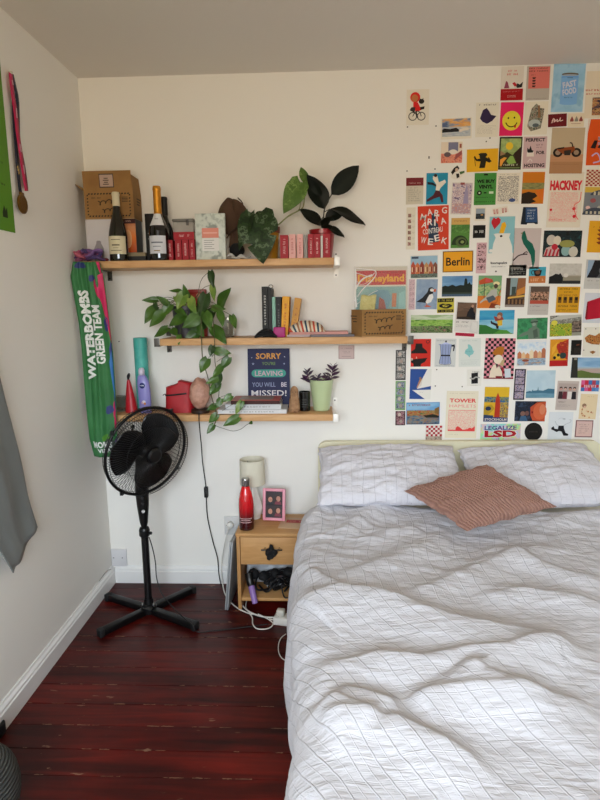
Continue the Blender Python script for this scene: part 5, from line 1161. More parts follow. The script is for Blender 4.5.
def flag_pt(u, v, off=0.):
    l, r = edge(Lp, v), edge(Rp_, v); a, q = at(l[0], l[1], YFL), at(r[0], r[1], YFL)
    a.x = max(a.x, XL+.004); q.x = max(q.x, a.x+.01)
    p = a.lerp(q, u); gather = 1-.8*v
    p.y += -.007*gather*math.sin(u*26+3*fbm(u*2, v*1.5, 1.))-.008*math.sin(u*9+v*5)-.008*math.sin(PI*u)-off; return p
b = MB(); b.grid(lambda u, v: flag_pt(u, v), 60, 60, flagmat()); b.build('cloth', fl, solid=.0015)
def flag_patch(b, pts, m, off=.0022):
    """printed shape: outline in flag u,v filled as a fan over the cloth"""
    cu = sum(p[0] for p in pts)/len(pts); cv = sum(p[1] for p in pts)/len(pts); n = len(pts); K = 5
    vs = [flag_pt(cu, cv, off)]
    for k in range(1, K+1): vs += [flag_pt(cu+(p[0]-cu)*k/K, cv+(p[1]-cv)*k/K, off) for p in pts]
    fs = [(0, 1+i, 1+(i+1) % n) for i in range(n)]
    for k in range(1, K): fs += [(1+(k-1)*n+i, 1+k*n+i, 1+k*n+(i+1) % n, 1+(k-1)*n+(i+1) % n) for i in range(n)]
    b.add(vs, fs, m, True)
def blobp(cu, cv, ru, rv, sd=0., k=18): return [(min(.995, max(.005, cu+ru*math.cos(a)*(1+.18*math.sin(3*a+sd)))), min(.998, max(.002, cv+rv*math.sin(a)*(1+.18*math.cos(2*a+sd))))) for a in [2*PI*i/k for i in range(k)]]
b = MB(); mpk = mat('#c41f5a', rough=.55); mbl = mat('#28336f', rough=.55); mlb = mat('#2f6fae', rough=.55); mpu = mat('#6a4a8c', rough=.55); mdk = mat('#22382a', rough=.55)
flag_patch(b, [(.86, .0), (.995, .0), (.995, .2), (.94, .12), (.88, .05)], mpk); flag_patch(b, [(.70, .115), (.84, .10), (.995, .08), (.995, .30), (.995, .42), (.93, .36), (.86, .24), (.74, .20), (.66, .15)], mpk, .0026)
flag_patch(b, [(.88, .44), (.99, .40), (.99, .70), (.96, .74), (.93, .62), (.90, .54)], mbl); flag_patch(b, [(.86, .5), (.96, .44), (.985, .56), (.985, .66), (.92, .62)], mlb, .0030)
flag_patch(b, blobp(.28, .025, .16, .028), mbl); flag_patch(b, blobp(.63, .115, .09, .020, 1), mbl, .003); flag_patch(b, blobp(.90, .33, .06, .03, 2), mbl, .003)
flag_patch(b, blobp(.78, .72, .12, .026, 1), mbl); flag_patch(b, blobp(.95, .79, .05, .035, 1), mpk); flag_patch(b, blobp(.93, .72, .05, .05, 1), mpk, .0019)
flag_patch(b, blobp(.62, .885, .13, .028, 2), mat('#4e8a2c', rough=.55)); flag_patch(b, blobp(.72, .92, .20, .045, 1), mdk, .0028); flag_patch(b, [(.86, .98), (.90, .90), (.99, .86), (.99, .99)], mpu); flag_patch(b, blobp(.9, .985, .08, .014, 1), mbl, .003)
b.build('printed_splashes', fl)
def flag_text(b, s_, u0, v0, u1, v1, m, rot=True, bold=.03, flip=False):
    """lettering reading upwards along the flag (rot) or upside down along its foot"""
    tmp = MB(); tmp.text(s_, Matrix.Identity(4), 1, 1, m, bold)
    # refine so letters follow the folds
    vs = []
    for p in tmp.v:
        a, c = p.x+.5, p.z+.5
        u, v = (u0+(u1-u0)*(1-c), v1-(v1-v0)*a) if rot else ((u1-(u1-u0)*a, v0+(v1-v0)*c) if flip else (u0+(u1-u0)*a, v1-(v1-v0)*c))
        vs.append(flag_pt(u, v, .0062))
    b.add(vs, tmp.f, m, False)
b = MB(); mwh = mat('#dfe2dd', rough=.5)
flag_text(b, 'WATERBOMBS', .15, .175, .45, .575, mwh, bold=.045); b.build('lettering', fl); b = MB(); flag_text(b, 'GREEN TEAM', .51, .245, .80, .505, mwh, bold=.04); b.build('lettering', fl); b = MB()
flag_text(b, 'MOMS', .16, .895, .80, .938, mwh, rot=False, bold=.04); flag_text(b, 'VIRA', .30, .944, .74, .970, mwh, rot=False, bold=.04)
b.build('lettering', fl)
b = MB(); c = at(88.5, 258.5, -.185); rr = random.Random(21)
for k in range(13):
    a = rr.uniform(0, 6.28); R1 = rr.uniform(.03, .068); zz = rr.uniform(0, .030); tw = rr.uniform(.7, 1.5)
    b.tube([c+Vector((R1*math.cos(a+t*tw)+rr.uniform(-.008, .008), .030*math.sin(a+t*tw)-.008, zz+.014*math.sin(t*2.1+k)-.004)) for t in [0, .5, 1., 1.5, 2.]], [.006, .013, .011, .014, .006], mat(['#5d3a6e', '#8a4a6c', '#4a3560', '#a04a68', '#463a6c', '#6e4f84', '#b0586c'][k % 7], rough=.7, bump=(50., .4, .002)), n=9, flat=.6)
for v_ in b.v: v_.x = max(v_.x, XL+.004); v_.z = max(v_.z, Z1+.001)
b.build('gathered_top', fl)

md = thing('medal', 'bronze medal on a pink and navy ribbon pinned to the left wall', 'medal', (XL, -.6, 1.72))
def wl(px, py, off=.004): return atx(px, py, XL+off)
def ribbon(b, pts, w, m, off):
    P_ = [wl(p[0], p[1], off+(.004 if len(p) < 3 else p[2])) for p in pts]; P_ = catmull(P_, 5); vs = []
    for i, p in enumerate(P_):
        t = P_[min(i+1, len(P_)-1)]-P_[max(i-1, 0)]; s_ = t.cross(Vector((1, 0, 0))).normalized(); vs += [p-s_*w/2, p+s_*w/2]
    b.add(vs, [(2*i, 2*i+1, 2*i+3, 2*i+2) for i in range(len(P_)-1)], m, True)
b = MB(); ribbon(b, [(12, 74), (14.5, 85), (17.2, 98), (18, 115), (19, 140), (24, 168), (26.5, 188)], .022, mat('#1b2238', rough=.6), .004)
ribbon(b, [(14, 90), (13.5, 110), (15.5, 140), (17.5, 165), (19.5, 186), (21, 194)], .022, mat('#1b2238', rough=.6), .006)
tag(b.build('ribbon_back', md, solid=.0008), 'navy back of the ribbon')
b = MB(); ribbon(b, [(10.5, 73), (12.5, 92), (15.5, 112), (17.5, 130), (20.5, 152), (23.5, 172), (26.5, 191)], .026, mat('#b81f52', rough=.55), .011); b.build('ribbon_front', md, solid=.0008)
b = MB()
for (p, q) in (((12.2, 80), (13.2, 85)), ((16.4, 108), (17, 118)), ((20, 144), (21.2, 152)), ((23.6, 165), (24.6, 174))): ribbon(b, [p, ((p[0]+q[0])/2, (p[1]+q[1])/2), q], .007, mat('#d9b0bf', rough=.5), .0125)
for i in range(3): ribbon(b, [(17.3+.7*i, 166+3*i), (18.2+.7*i, 168+3*i)], .012, mat('#c9a860', rough=.5), .0118)
b.build('printed_marks', md)
b = MB(); c = wl(22.5, 204, .016); M_BRONZE = mat('#7a5a2a', rough=.35, metal=.8, bump=(160., .5, .002))
b.lathe([(0, -.004), (.030, -.004), (.034, -.002), (.034, .002), (.030, .004), (0, .004)], M_BRONZE, 36, M=Matrix.Translation(c) @ Matrix.Rotation(PI/2, 4, 'Y')); 
b.lathe([(.022, .0045), (.024, .0055), (.026, .0045)], M_BRONZE, 30, M=Matrix.Translation(c) @ Matrix.Rotation(PI/2, 4, 'Y'), cap=False)
b.box(-.003, .003, -.013, .013, .028, .040, M_BRONZE, M=Matrix.Translation(c), bevel=.001); b.build('disc', md)
b = MB(); b.ball(wl(11, 72.5, .006), .006, mat('#c9c4b8', rough=.4), 12, 8); b.build('pin', md)

gp = thing('wall_print', 'bright green print with small dark writing on the left wall', 'print', (XL, -.9, 1.65))
b = MB(); ya, yb = -.663, -1.10; zb_, zt_ = wl(15.7, 233).z, wl(0, 77).z+.06
b.box(XL+.001, XL+.0022, yb, ya, zb_, zt_, paper('#5b8f2b')); Mq = Matrix.Translation((XL+.0026, 0, 0)) @ Matrix.Rotation(PI/2, 4, 'Z')
ink = paper('#24331a')
b.marks(Matrix.Translation((XL+.0026, -.80, zb_+.225)) @ Matrix.Rotation(PI/2, 4, 'Z'), .20, .008, ink, 14, 1); b.marks(Matrix.Translation((XL+.0026, -.80, zb_+.155)) @ Matrix.Rotation(PI/2, 4, 'Z'), .20, .008, ink, 14, 6)
b.box(XL+.0023, XL+.0028, -.735, -.705, zb_+.045, zb_+.062, ink); b.prism([(.0, .062), (.012, .085), (.02, .068), (.03, .08), (.03, .06)], -.0028, -.0023, ink, M=Matrix.Translation((XL, -.735, zb_)) @ Matrix.Rotation(PI/2, 4, 'Z'))
b.box(XL+.0023, XL+.0026, -.86, -.76, zb_+.34, zb_+.37, paper('#2f7f86'))
ROOTM[gp.name] = Matrix.Translation(gp.location); bpy.data.objects.remove(gp); tag(b.build('wall_print'), 'bright green print with small dark writing on the left wall', 'print')

gm_ = thing('hanging_garment', 'grey cloth garment hanging at the left wall, its pointed cuff in view', 'garment', (-1.04, -1.0, .5))
M_GREY = mat('#696d6a', rough=.85, bump=(60., .25, .002), sheen=.2)
XG = -1.045
rE = [(-14, 330), (0, 380), (11, 420), (20, 460), (28, 495), (37, 527)]; lE = [(-70, 340), (-60, 400), (-45, 450), (-28, 495), (-8, 535), (13, 573)]
def gar(u, v):
    l, r = edge(lE, v), edge(rE, v); a = atx(l[0], l[1], XG); q = atx(r[0], r[1], XG); p = a.lerp(q, u)
    if v > .94: p.z += .006*math.sin(u*19)*(v-.94)/.06*(1-u)
    p.x += (.007*math.sin(u*11+v*4+2*fbm(u*2, v*2, 3.))+.005*math.sin(u*5+v*9))*math.sin(PI*min(1, u*1.02))+.002*math.sin(v*13); return p
b = MB(); b.grid(gar, 40, 40, M_GREY); b.build('sleeve', gm_, solid=.004)
b = MB(); tp_ = [gar(u/10, 0) for u in range(11)]
hook = Vector((XL+.015, tp_[5].y-.05, 1.72)); b.grid(lambda u, v: gar(u, 0).lerp(hook+Vector((0, .05*(u-.5), 0)), v)+Vector((.015*math.sin(u*9)*(1-v), 0, 0)), 20, 14, M_GREY); b.build('upper_cloth', gm_, solid=.004)
b = MB(); b.tube([hook+Vector((-.0145, 0, .0)), hook+Vector((.02, 0, -.012)), hook+Vector((.028, 0, .012))], .005, M_CHROME, n=8); b.build('hook', gm_)

pf = thing('ribbed_pouf', 'dark grey ribbed fabric pouf on the floor at the left edge', 'pouf', (-.955, -1.42, 0)); b = MB()
def ribmat():
    m = bpy.data.materials.new('ribbed_cloth'); m.use_nodes = True; N, L = nodes(m); bs = N['Principled BSDF']; bs.inputs['Base Color'].default_value = lin('#4c4e4c'); bs.inputs['Roughness'].default_value = .9
    uv = N.new('ShaderNodeUVMap'); w_ = N.new('ShaderNodeTexWave'); w_.bands_direction = 'Y'; w_.inputs['Scale'].default_value = 9; L.new(uv.outputs[0], w_.inputs['Vector']); bp = N.new('ShaderNodeBump'); bp.inputs['Distance'].default_value = .008; L.new(w_.outputs['Fac'], bp.inputs['Height']); L.new(bp.outputs[0], bs.inputs['Normal'])
    r = N.new('ShaderNodeValToRGB'); r.color_ramp.elements[0].color = lin('#353735'); r.color_ramp.elements[1].color = lin('#595b58'); L.new(w_.outputs['Fac'], r.inputs[0]); L.new(r.outputs[0], bs.inputs['Base Color']); return m
b.grid(lambda u, v: (lambda a, q: Vector((-.955+.125*math.cos(a)*max(.0, math.sin(q))**.5, -1.42+.135*math.sin(a)*max(.0, math.sin(q))**.5, .105-.105*math.cos(q))))(2*PI*u, PI*v), 40, 24, ribmat(), uv=True)
for v_ in b.v: v_.x = max(v_.x, XL+.022)
b.build('cover', pf)
b = MB(); c = atz(-3, 734, 0); b.box(c.x-.03, c.x+.03, c.y-.10, c.y+.012, .001, .05, mat('#15171c', rough=.6), bevel=.01); 
for v_ in b.v: v_.x = max(v_.x, XL+.021)
tag(b.build('floor_box'), 'small black box on the floor against the left skirting', 'box')

# ================================================================== prints on the back wall
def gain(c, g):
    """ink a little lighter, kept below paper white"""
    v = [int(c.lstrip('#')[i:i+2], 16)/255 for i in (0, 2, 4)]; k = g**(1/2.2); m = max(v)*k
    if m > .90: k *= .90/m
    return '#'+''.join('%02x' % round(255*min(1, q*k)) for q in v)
class Art:
    """a print lying flat on the wall; u to the right, v down, both 0..1"""
    def __init__(s, px, tilt=0., base='#d9d6cf', margin=None):
        x0, y0, x1, y1 = px; ym = (y0+y1)/2; xm = (x0+x1)/2
        A, Bq = at(x0, ym), at(x1, ym); C_, D_ = at(xm, y0), at(xm, y1)
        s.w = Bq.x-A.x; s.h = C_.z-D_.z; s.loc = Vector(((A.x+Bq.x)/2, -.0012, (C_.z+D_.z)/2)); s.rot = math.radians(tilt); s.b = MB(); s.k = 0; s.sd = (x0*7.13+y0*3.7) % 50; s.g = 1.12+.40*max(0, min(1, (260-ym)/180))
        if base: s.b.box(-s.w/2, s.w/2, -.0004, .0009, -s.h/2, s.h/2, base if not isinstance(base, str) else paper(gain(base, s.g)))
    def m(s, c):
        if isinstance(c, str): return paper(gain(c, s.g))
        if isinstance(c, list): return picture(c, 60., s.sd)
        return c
    def y(s): s.k += 1; return -.0004-.00016*s.k
    def P(s, pts, c):
        y = s.y(); a = sum(pts[i][0]*pts[(i+1) % len(pts)][1]-pts[(i+1) % len(pts)][0]*pts[i][1] for i in range(len(pts)))
        if a > 0: pts = pts[::-1]
        s.b.add([((u-.5)*s.w, y, (.5-v)*s.h) for u, v in pts], [tuple(range(len(pts)))], s.m(c)); return s
    def R(s, u0, v0, u1, v1, c): return s.P([(u0, v0), (u1, v0), (u1, v1), (u0, v1)], c)
    def D(s, u, v, ru, rv, c, n=20, a0=0., a1=2*PI):
        return s.P([(u+ru*math.cos(a0+(a1-a0)*i/(n if a1-a0 > 6.2 else n-1)), v-rv*math.sin(a0+(a1-a0)*i/(n if a1-a0 > 6.2 else n-1))) for i in range(n)], c)
    def L(s, pts, r, c, n=6):
        s.stroke(pts, r, c, s.y()); return s
    def stroke(s, pts, r, c, y):
        Q = catmull([((u-.5)*s.w, y, (.5-v)*s.h) for u, v in pts], 4); vs = []
        for i, p in enumerate(Q):
            t = Q[min(i+1, len(Q)-1)]-Q[max(i-1, 0)]; d = Vector((0, 1, 0)).cross(t).normalized()*r*s.w; vs += [p-d, p+d]
        s.b.add(vs, [(2*i, 2*i+1, 2*i+3, 2*i+2) for i in range(len(Q)-1)], s.m(c))
    def T(s, t, u, v, w, h, c, bold=.03, rot=0.): s.b.text(t, T((u-.5)*s.w, s.y(), (.5-v)*s.h) @ Matrix.Rotation(rot, 4, 'Y'), w*s.w, h*s.h, s.m(c), bold); return s
    def X(s, u, v, w, h, c, n=10, rows=1, seed=None): s.b.marks(T((u-.5)*s.w, s.y(), (.5-v)*s.h), w*s.w, h*s.h, s.m(c), n, int(s.sd*10)+(seed or 0), rows); return s
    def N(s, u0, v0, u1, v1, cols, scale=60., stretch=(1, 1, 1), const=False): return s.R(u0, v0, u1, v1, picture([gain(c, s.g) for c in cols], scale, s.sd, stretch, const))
    def C(s, nx, ny, c, u0=0, v0=0, u1=1, v1=1, odd=0):
        y = s.y(); m = s.m(c)
        for i in range(nx):
            for j in range(ny):
                if (i+j) % 2 == odd:
                    a0, a1 = u0+(u1-u0)*i/nx, u0+(u1-u0)*(i+1)/nx; b0, b1 = v0+(v1-v0)*j/ny, v0+(v1-v0)*(j+1)/ny
                    s.b.add([((a-.5)*s.w, y, (.5-q)*s.h) for a, q in ((a0, b1), (a1, b1), (a1, b0), (a0, b0))], [(0, 1, 2, 3)], m)
        return s
    def done(s, name, label, cat, group=None):
        o = s.b.build(name, loc=s.loc, rot=(0, s.rot, 0)); return tag(o, label, cat, group)
PC, PH, ST, PO_, TK = 'prints on the posters wall', 'photographs on the posters wall', 'photo booth strips on the wall', 'posters on the posters wall', 'stickers on the posters wall'
def A(*a, **k): return Art(*a, **k)
def arc(cx, cy, rx, ry, a0, a1, n=12): return [(cx+rx*math.cos(a0+(a1-a0)*i/(n-1)), cy-ry*math.sin(a0+(a1-a0)*i/(n-1))) for i in range(n)]

# --- first column group
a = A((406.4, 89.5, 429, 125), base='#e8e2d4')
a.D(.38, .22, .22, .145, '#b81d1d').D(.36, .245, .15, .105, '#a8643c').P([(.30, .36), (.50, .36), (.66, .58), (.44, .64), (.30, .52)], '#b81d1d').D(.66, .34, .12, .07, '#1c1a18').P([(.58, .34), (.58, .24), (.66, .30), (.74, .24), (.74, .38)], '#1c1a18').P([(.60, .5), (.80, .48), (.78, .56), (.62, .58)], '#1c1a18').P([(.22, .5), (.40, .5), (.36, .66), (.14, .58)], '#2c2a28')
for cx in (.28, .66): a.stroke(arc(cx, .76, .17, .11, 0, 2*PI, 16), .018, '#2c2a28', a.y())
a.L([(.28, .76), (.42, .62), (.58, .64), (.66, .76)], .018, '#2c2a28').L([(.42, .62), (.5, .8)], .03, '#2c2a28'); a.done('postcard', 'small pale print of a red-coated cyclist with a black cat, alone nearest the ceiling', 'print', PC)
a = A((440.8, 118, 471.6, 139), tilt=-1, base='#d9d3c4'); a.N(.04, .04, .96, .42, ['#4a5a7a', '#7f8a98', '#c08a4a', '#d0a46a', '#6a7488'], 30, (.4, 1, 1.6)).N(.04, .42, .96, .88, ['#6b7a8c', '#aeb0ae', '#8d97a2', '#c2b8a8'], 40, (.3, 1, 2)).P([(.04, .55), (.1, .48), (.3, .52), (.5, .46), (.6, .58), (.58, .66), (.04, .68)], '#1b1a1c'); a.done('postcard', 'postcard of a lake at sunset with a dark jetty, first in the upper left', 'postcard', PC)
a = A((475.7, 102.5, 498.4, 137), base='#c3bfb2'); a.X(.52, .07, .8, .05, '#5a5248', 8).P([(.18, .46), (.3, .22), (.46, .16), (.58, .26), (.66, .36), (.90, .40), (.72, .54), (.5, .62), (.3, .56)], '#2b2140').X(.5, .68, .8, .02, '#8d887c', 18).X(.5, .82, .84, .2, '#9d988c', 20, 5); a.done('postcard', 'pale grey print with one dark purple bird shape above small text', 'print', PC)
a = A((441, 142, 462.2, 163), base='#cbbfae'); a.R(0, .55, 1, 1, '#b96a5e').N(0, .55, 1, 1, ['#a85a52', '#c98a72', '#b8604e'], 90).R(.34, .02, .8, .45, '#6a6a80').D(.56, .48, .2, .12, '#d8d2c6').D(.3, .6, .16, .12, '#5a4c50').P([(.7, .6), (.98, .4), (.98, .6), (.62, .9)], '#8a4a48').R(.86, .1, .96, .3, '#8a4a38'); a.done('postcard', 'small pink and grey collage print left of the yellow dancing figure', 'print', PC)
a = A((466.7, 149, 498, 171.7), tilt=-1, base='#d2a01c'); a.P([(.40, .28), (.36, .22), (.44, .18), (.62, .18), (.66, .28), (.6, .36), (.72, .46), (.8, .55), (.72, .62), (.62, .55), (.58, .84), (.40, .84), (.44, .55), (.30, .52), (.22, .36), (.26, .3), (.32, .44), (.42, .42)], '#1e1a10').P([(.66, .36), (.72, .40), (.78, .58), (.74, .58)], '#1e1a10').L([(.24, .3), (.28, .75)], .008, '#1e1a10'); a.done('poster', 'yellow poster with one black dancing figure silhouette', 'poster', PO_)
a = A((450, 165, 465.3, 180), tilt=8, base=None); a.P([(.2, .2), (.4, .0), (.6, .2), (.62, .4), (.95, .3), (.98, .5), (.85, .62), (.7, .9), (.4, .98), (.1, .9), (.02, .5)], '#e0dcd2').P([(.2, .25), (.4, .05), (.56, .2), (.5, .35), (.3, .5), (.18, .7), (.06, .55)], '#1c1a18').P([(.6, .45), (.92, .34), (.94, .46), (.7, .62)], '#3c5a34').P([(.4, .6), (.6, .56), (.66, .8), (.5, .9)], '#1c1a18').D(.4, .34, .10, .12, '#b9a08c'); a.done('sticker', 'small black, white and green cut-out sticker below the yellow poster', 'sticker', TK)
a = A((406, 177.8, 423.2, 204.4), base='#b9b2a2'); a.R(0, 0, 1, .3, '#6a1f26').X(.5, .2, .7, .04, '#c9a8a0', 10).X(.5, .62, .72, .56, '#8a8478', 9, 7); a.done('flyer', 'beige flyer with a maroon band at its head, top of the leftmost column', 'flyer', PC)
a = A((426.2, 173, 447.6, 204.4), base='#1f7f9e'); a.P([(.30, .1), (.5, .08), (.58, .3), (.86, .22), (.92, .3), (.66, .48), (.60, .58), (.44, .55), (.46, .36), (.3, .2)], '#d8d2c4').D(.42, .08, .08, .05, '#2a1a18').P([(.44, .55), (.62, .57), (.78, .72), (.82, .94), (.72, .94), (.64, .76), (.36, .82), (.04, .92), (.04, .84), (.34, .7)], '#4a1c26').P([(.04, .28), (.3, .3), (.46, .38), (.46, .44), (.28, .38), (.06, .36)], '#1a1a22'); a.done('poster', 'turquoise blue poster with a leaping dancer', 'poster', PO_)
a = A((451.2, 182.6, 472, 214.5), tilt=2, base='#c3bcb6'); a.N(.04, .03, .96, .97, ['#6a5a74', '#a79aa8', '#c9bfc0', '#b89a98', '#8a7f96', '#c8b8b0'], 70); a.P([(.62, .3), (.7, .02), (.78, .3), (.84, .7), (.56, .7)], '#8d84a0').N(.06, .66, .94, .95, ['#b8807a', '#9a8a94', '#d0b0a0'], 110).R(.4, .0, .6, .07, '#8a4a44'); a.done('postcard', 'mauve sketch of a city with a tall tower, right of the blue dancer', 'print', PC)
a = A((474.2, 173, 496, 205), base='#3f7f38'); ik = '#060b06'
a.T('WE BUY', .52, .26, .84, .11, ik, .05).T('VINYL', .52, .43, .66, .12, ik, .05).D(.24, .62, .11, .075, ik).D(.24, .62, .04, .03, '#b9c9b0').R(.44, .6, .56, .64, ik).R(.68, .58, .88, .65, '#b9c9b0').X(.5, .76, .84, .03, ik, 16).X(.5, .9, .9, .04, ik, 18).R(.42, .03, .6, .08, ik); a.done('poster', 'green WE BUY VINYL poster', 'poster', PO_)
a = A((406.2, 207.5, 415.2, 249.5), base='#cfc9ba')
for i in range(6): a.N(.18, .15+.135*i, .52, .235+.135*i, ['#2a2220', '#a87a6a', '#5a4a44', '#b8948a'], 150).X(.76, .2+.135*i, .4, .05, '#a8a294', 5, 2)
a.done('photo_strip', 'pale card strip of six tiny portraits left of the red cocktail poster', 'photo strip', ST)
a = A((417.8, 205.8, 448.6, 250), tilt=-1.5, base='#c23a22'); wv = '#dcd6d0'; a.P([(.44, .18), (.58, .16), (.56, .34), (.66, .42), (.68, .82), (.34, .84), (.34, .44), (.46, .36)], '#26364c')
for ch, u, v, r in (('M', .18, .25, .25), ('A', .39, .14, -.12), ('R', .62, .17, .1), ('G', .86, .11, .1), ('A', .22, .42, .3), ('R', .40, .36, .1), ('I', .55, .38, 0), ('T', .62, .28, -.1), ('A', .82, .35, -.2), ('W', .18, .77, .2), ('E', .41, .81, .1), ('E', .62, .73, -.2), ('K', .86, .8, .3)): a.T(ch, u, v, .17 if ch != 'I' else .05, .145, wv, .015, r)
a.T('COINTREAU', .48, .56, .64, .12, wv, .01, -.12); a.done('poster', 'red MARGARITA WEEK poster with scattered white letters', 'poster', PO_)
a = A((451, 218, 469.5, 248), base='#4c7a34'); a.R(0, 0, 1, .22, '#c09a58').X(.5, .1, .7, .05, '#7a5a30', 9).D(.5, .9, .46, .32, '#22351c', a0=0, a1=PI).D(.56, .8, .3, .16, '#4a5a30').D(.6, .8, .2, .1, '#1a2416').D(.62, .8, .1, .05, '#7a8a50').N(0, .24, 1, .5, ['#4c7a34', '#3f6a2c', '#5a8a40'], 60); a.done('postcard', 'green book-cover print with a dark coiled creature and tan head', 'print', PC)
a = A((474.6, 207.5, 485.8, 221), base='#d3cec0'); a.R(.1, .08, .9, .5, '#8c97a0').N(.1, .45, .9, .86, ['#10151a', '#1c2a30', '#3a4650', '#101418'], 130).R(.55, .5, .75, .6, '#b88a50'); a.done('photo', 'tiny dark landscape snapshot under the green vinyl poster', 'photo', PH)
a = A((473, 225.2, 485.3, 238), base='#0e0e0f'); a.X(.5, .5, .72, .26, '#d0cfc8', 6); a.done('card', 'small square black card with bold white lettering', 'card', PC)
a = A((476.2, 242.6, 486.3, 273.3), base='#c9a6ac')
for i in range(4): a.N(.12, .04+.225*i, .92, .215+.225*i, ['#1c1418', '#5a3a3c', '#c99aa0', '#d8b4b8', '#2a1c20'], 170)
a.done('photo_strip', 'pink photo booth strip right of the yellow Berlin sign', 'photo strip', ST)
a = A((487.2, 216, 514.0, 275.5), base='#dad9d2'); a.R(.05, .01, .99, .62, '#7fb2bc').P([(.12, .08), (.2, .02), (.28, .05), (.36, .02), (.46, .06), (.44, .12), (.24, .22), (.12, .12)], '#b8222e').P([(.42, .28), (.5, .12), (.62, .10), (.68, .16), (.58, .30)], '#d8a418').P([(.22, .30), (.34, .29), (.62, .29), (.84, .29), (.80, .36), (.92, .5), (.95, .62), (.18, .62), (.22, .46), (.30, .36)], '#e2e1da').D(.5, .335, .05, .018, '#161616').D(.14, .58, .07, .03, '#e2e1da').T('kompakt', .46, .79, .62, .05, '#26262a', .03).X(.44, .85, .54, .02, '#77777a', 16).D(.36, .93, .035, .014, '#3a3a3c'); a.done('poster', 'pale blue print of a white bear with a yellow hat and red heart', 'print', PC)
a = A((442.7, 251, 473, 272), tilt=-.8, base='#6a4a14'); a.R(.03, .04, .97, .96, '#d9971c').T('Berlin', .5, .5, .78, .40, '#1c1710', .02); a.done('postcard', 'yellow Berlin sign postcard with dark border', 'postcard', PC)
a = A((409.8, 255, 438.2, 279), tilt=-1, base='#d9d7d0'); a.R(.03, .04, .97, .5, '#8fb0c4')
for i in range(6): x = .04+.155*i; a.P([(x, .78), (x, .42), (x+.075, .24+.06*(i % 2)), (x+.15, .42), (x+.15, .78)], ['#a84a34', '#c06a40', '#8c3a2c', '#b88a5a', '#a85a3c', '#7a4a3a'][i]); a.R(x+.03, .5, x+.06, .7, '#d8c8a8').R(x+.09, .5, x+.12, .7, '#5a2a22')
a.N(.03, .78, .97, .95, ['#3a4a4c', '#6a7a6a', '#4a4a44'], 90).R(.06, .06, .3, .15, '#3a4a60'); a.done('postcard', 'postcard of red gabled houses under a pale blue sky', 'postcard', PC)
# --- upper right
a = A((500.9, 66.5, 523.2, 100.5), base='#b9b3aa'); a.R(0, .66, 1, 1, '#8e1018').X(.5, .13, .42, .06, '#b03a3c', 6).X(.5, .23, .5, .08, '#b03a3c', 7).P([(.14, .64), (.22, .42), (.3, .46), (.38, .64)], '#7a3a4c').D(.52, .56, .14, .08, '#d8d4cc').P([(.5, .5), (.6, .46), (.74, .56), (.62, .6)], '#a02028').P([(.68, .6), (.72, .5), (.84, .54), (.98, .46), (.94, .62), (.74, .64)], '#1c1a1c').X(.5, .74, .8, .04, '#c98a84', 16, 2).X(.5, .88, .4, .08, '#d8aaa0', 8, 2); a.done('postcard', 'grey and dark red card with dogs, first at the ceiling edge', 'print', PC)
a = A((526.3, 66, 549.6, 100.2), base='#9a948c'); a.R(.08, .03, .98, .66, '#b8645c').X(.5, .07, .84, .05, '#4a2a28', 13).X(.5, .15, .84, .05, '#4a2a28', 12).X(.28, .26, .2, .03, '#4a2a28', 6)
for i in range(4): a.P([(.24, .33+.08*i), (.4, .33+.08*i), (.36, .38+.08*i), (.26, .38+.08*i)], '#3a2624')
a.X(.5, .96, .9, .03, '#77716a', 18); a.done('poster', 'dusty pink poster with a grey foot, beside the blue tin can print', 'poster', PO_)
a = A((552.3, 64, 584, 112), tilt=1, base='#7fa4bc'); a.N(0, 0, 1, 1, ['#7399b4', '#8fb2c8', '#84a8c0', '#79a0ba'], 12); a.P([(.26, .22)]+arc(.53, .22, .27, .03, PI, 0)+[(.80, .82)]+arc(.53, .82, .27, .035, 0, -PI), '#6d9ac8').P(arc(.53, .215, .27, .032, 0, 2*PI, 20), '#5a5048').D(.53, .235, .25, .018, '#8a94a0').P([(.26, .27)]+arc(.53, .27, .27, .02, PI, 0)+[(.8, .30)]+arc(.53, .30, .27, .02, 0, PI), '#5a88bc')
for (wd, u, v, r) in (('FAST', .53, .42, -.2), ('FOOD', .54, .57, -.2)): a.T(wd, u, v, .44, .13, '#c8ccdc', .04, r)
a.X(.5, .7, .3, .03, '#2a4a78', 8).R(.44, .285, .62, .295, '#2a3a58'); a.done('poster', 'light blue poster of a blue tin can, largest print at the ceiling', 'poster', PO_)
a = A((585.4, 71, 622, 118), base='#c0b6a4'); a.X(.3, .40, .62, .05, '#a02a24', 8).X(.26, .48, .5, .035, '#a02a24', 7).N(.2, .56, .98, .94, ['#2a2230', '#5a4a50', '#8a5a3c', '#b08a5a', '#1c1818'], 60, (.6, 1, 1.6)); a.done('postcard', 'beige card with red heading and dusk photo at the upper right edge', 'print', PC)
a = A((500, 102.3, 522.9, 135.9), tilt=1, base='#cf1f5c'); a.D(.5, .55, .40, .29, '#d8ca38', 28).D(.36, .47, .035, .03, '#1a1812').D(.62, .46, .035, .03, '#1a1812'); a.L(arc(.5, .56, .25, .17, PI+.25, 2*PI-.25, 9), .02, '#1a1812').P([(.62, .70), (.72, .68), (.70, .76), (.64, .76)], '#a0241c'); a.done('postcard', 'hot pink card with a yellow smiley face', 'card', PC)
a = A((524.2, 101.6, 547.5, 134.6), base='#c3beb0'); a.P([(.2, .5), (.3, .2), (.5, .06), (.66, .2), (.84, .22), (.80, .5), (.72, .82), (.3, .9), (.14, .74)], picture(['#3a4438', '#6a705c', '#a8a898', '#8a6a54', '#4c5a5e'], 90., 3.)).D(.44, .66, .26, .12, '#9aa2a0').D(.5, .72, .14, .06, '#4a5458').P([(.56, .12), (.64, .12), (.7, .5), (.58, .5)], '#7a5a40'); a.done('postcard', 'pale print of a grey-green rocky garden sketch under the pink poster', 'print', PC)
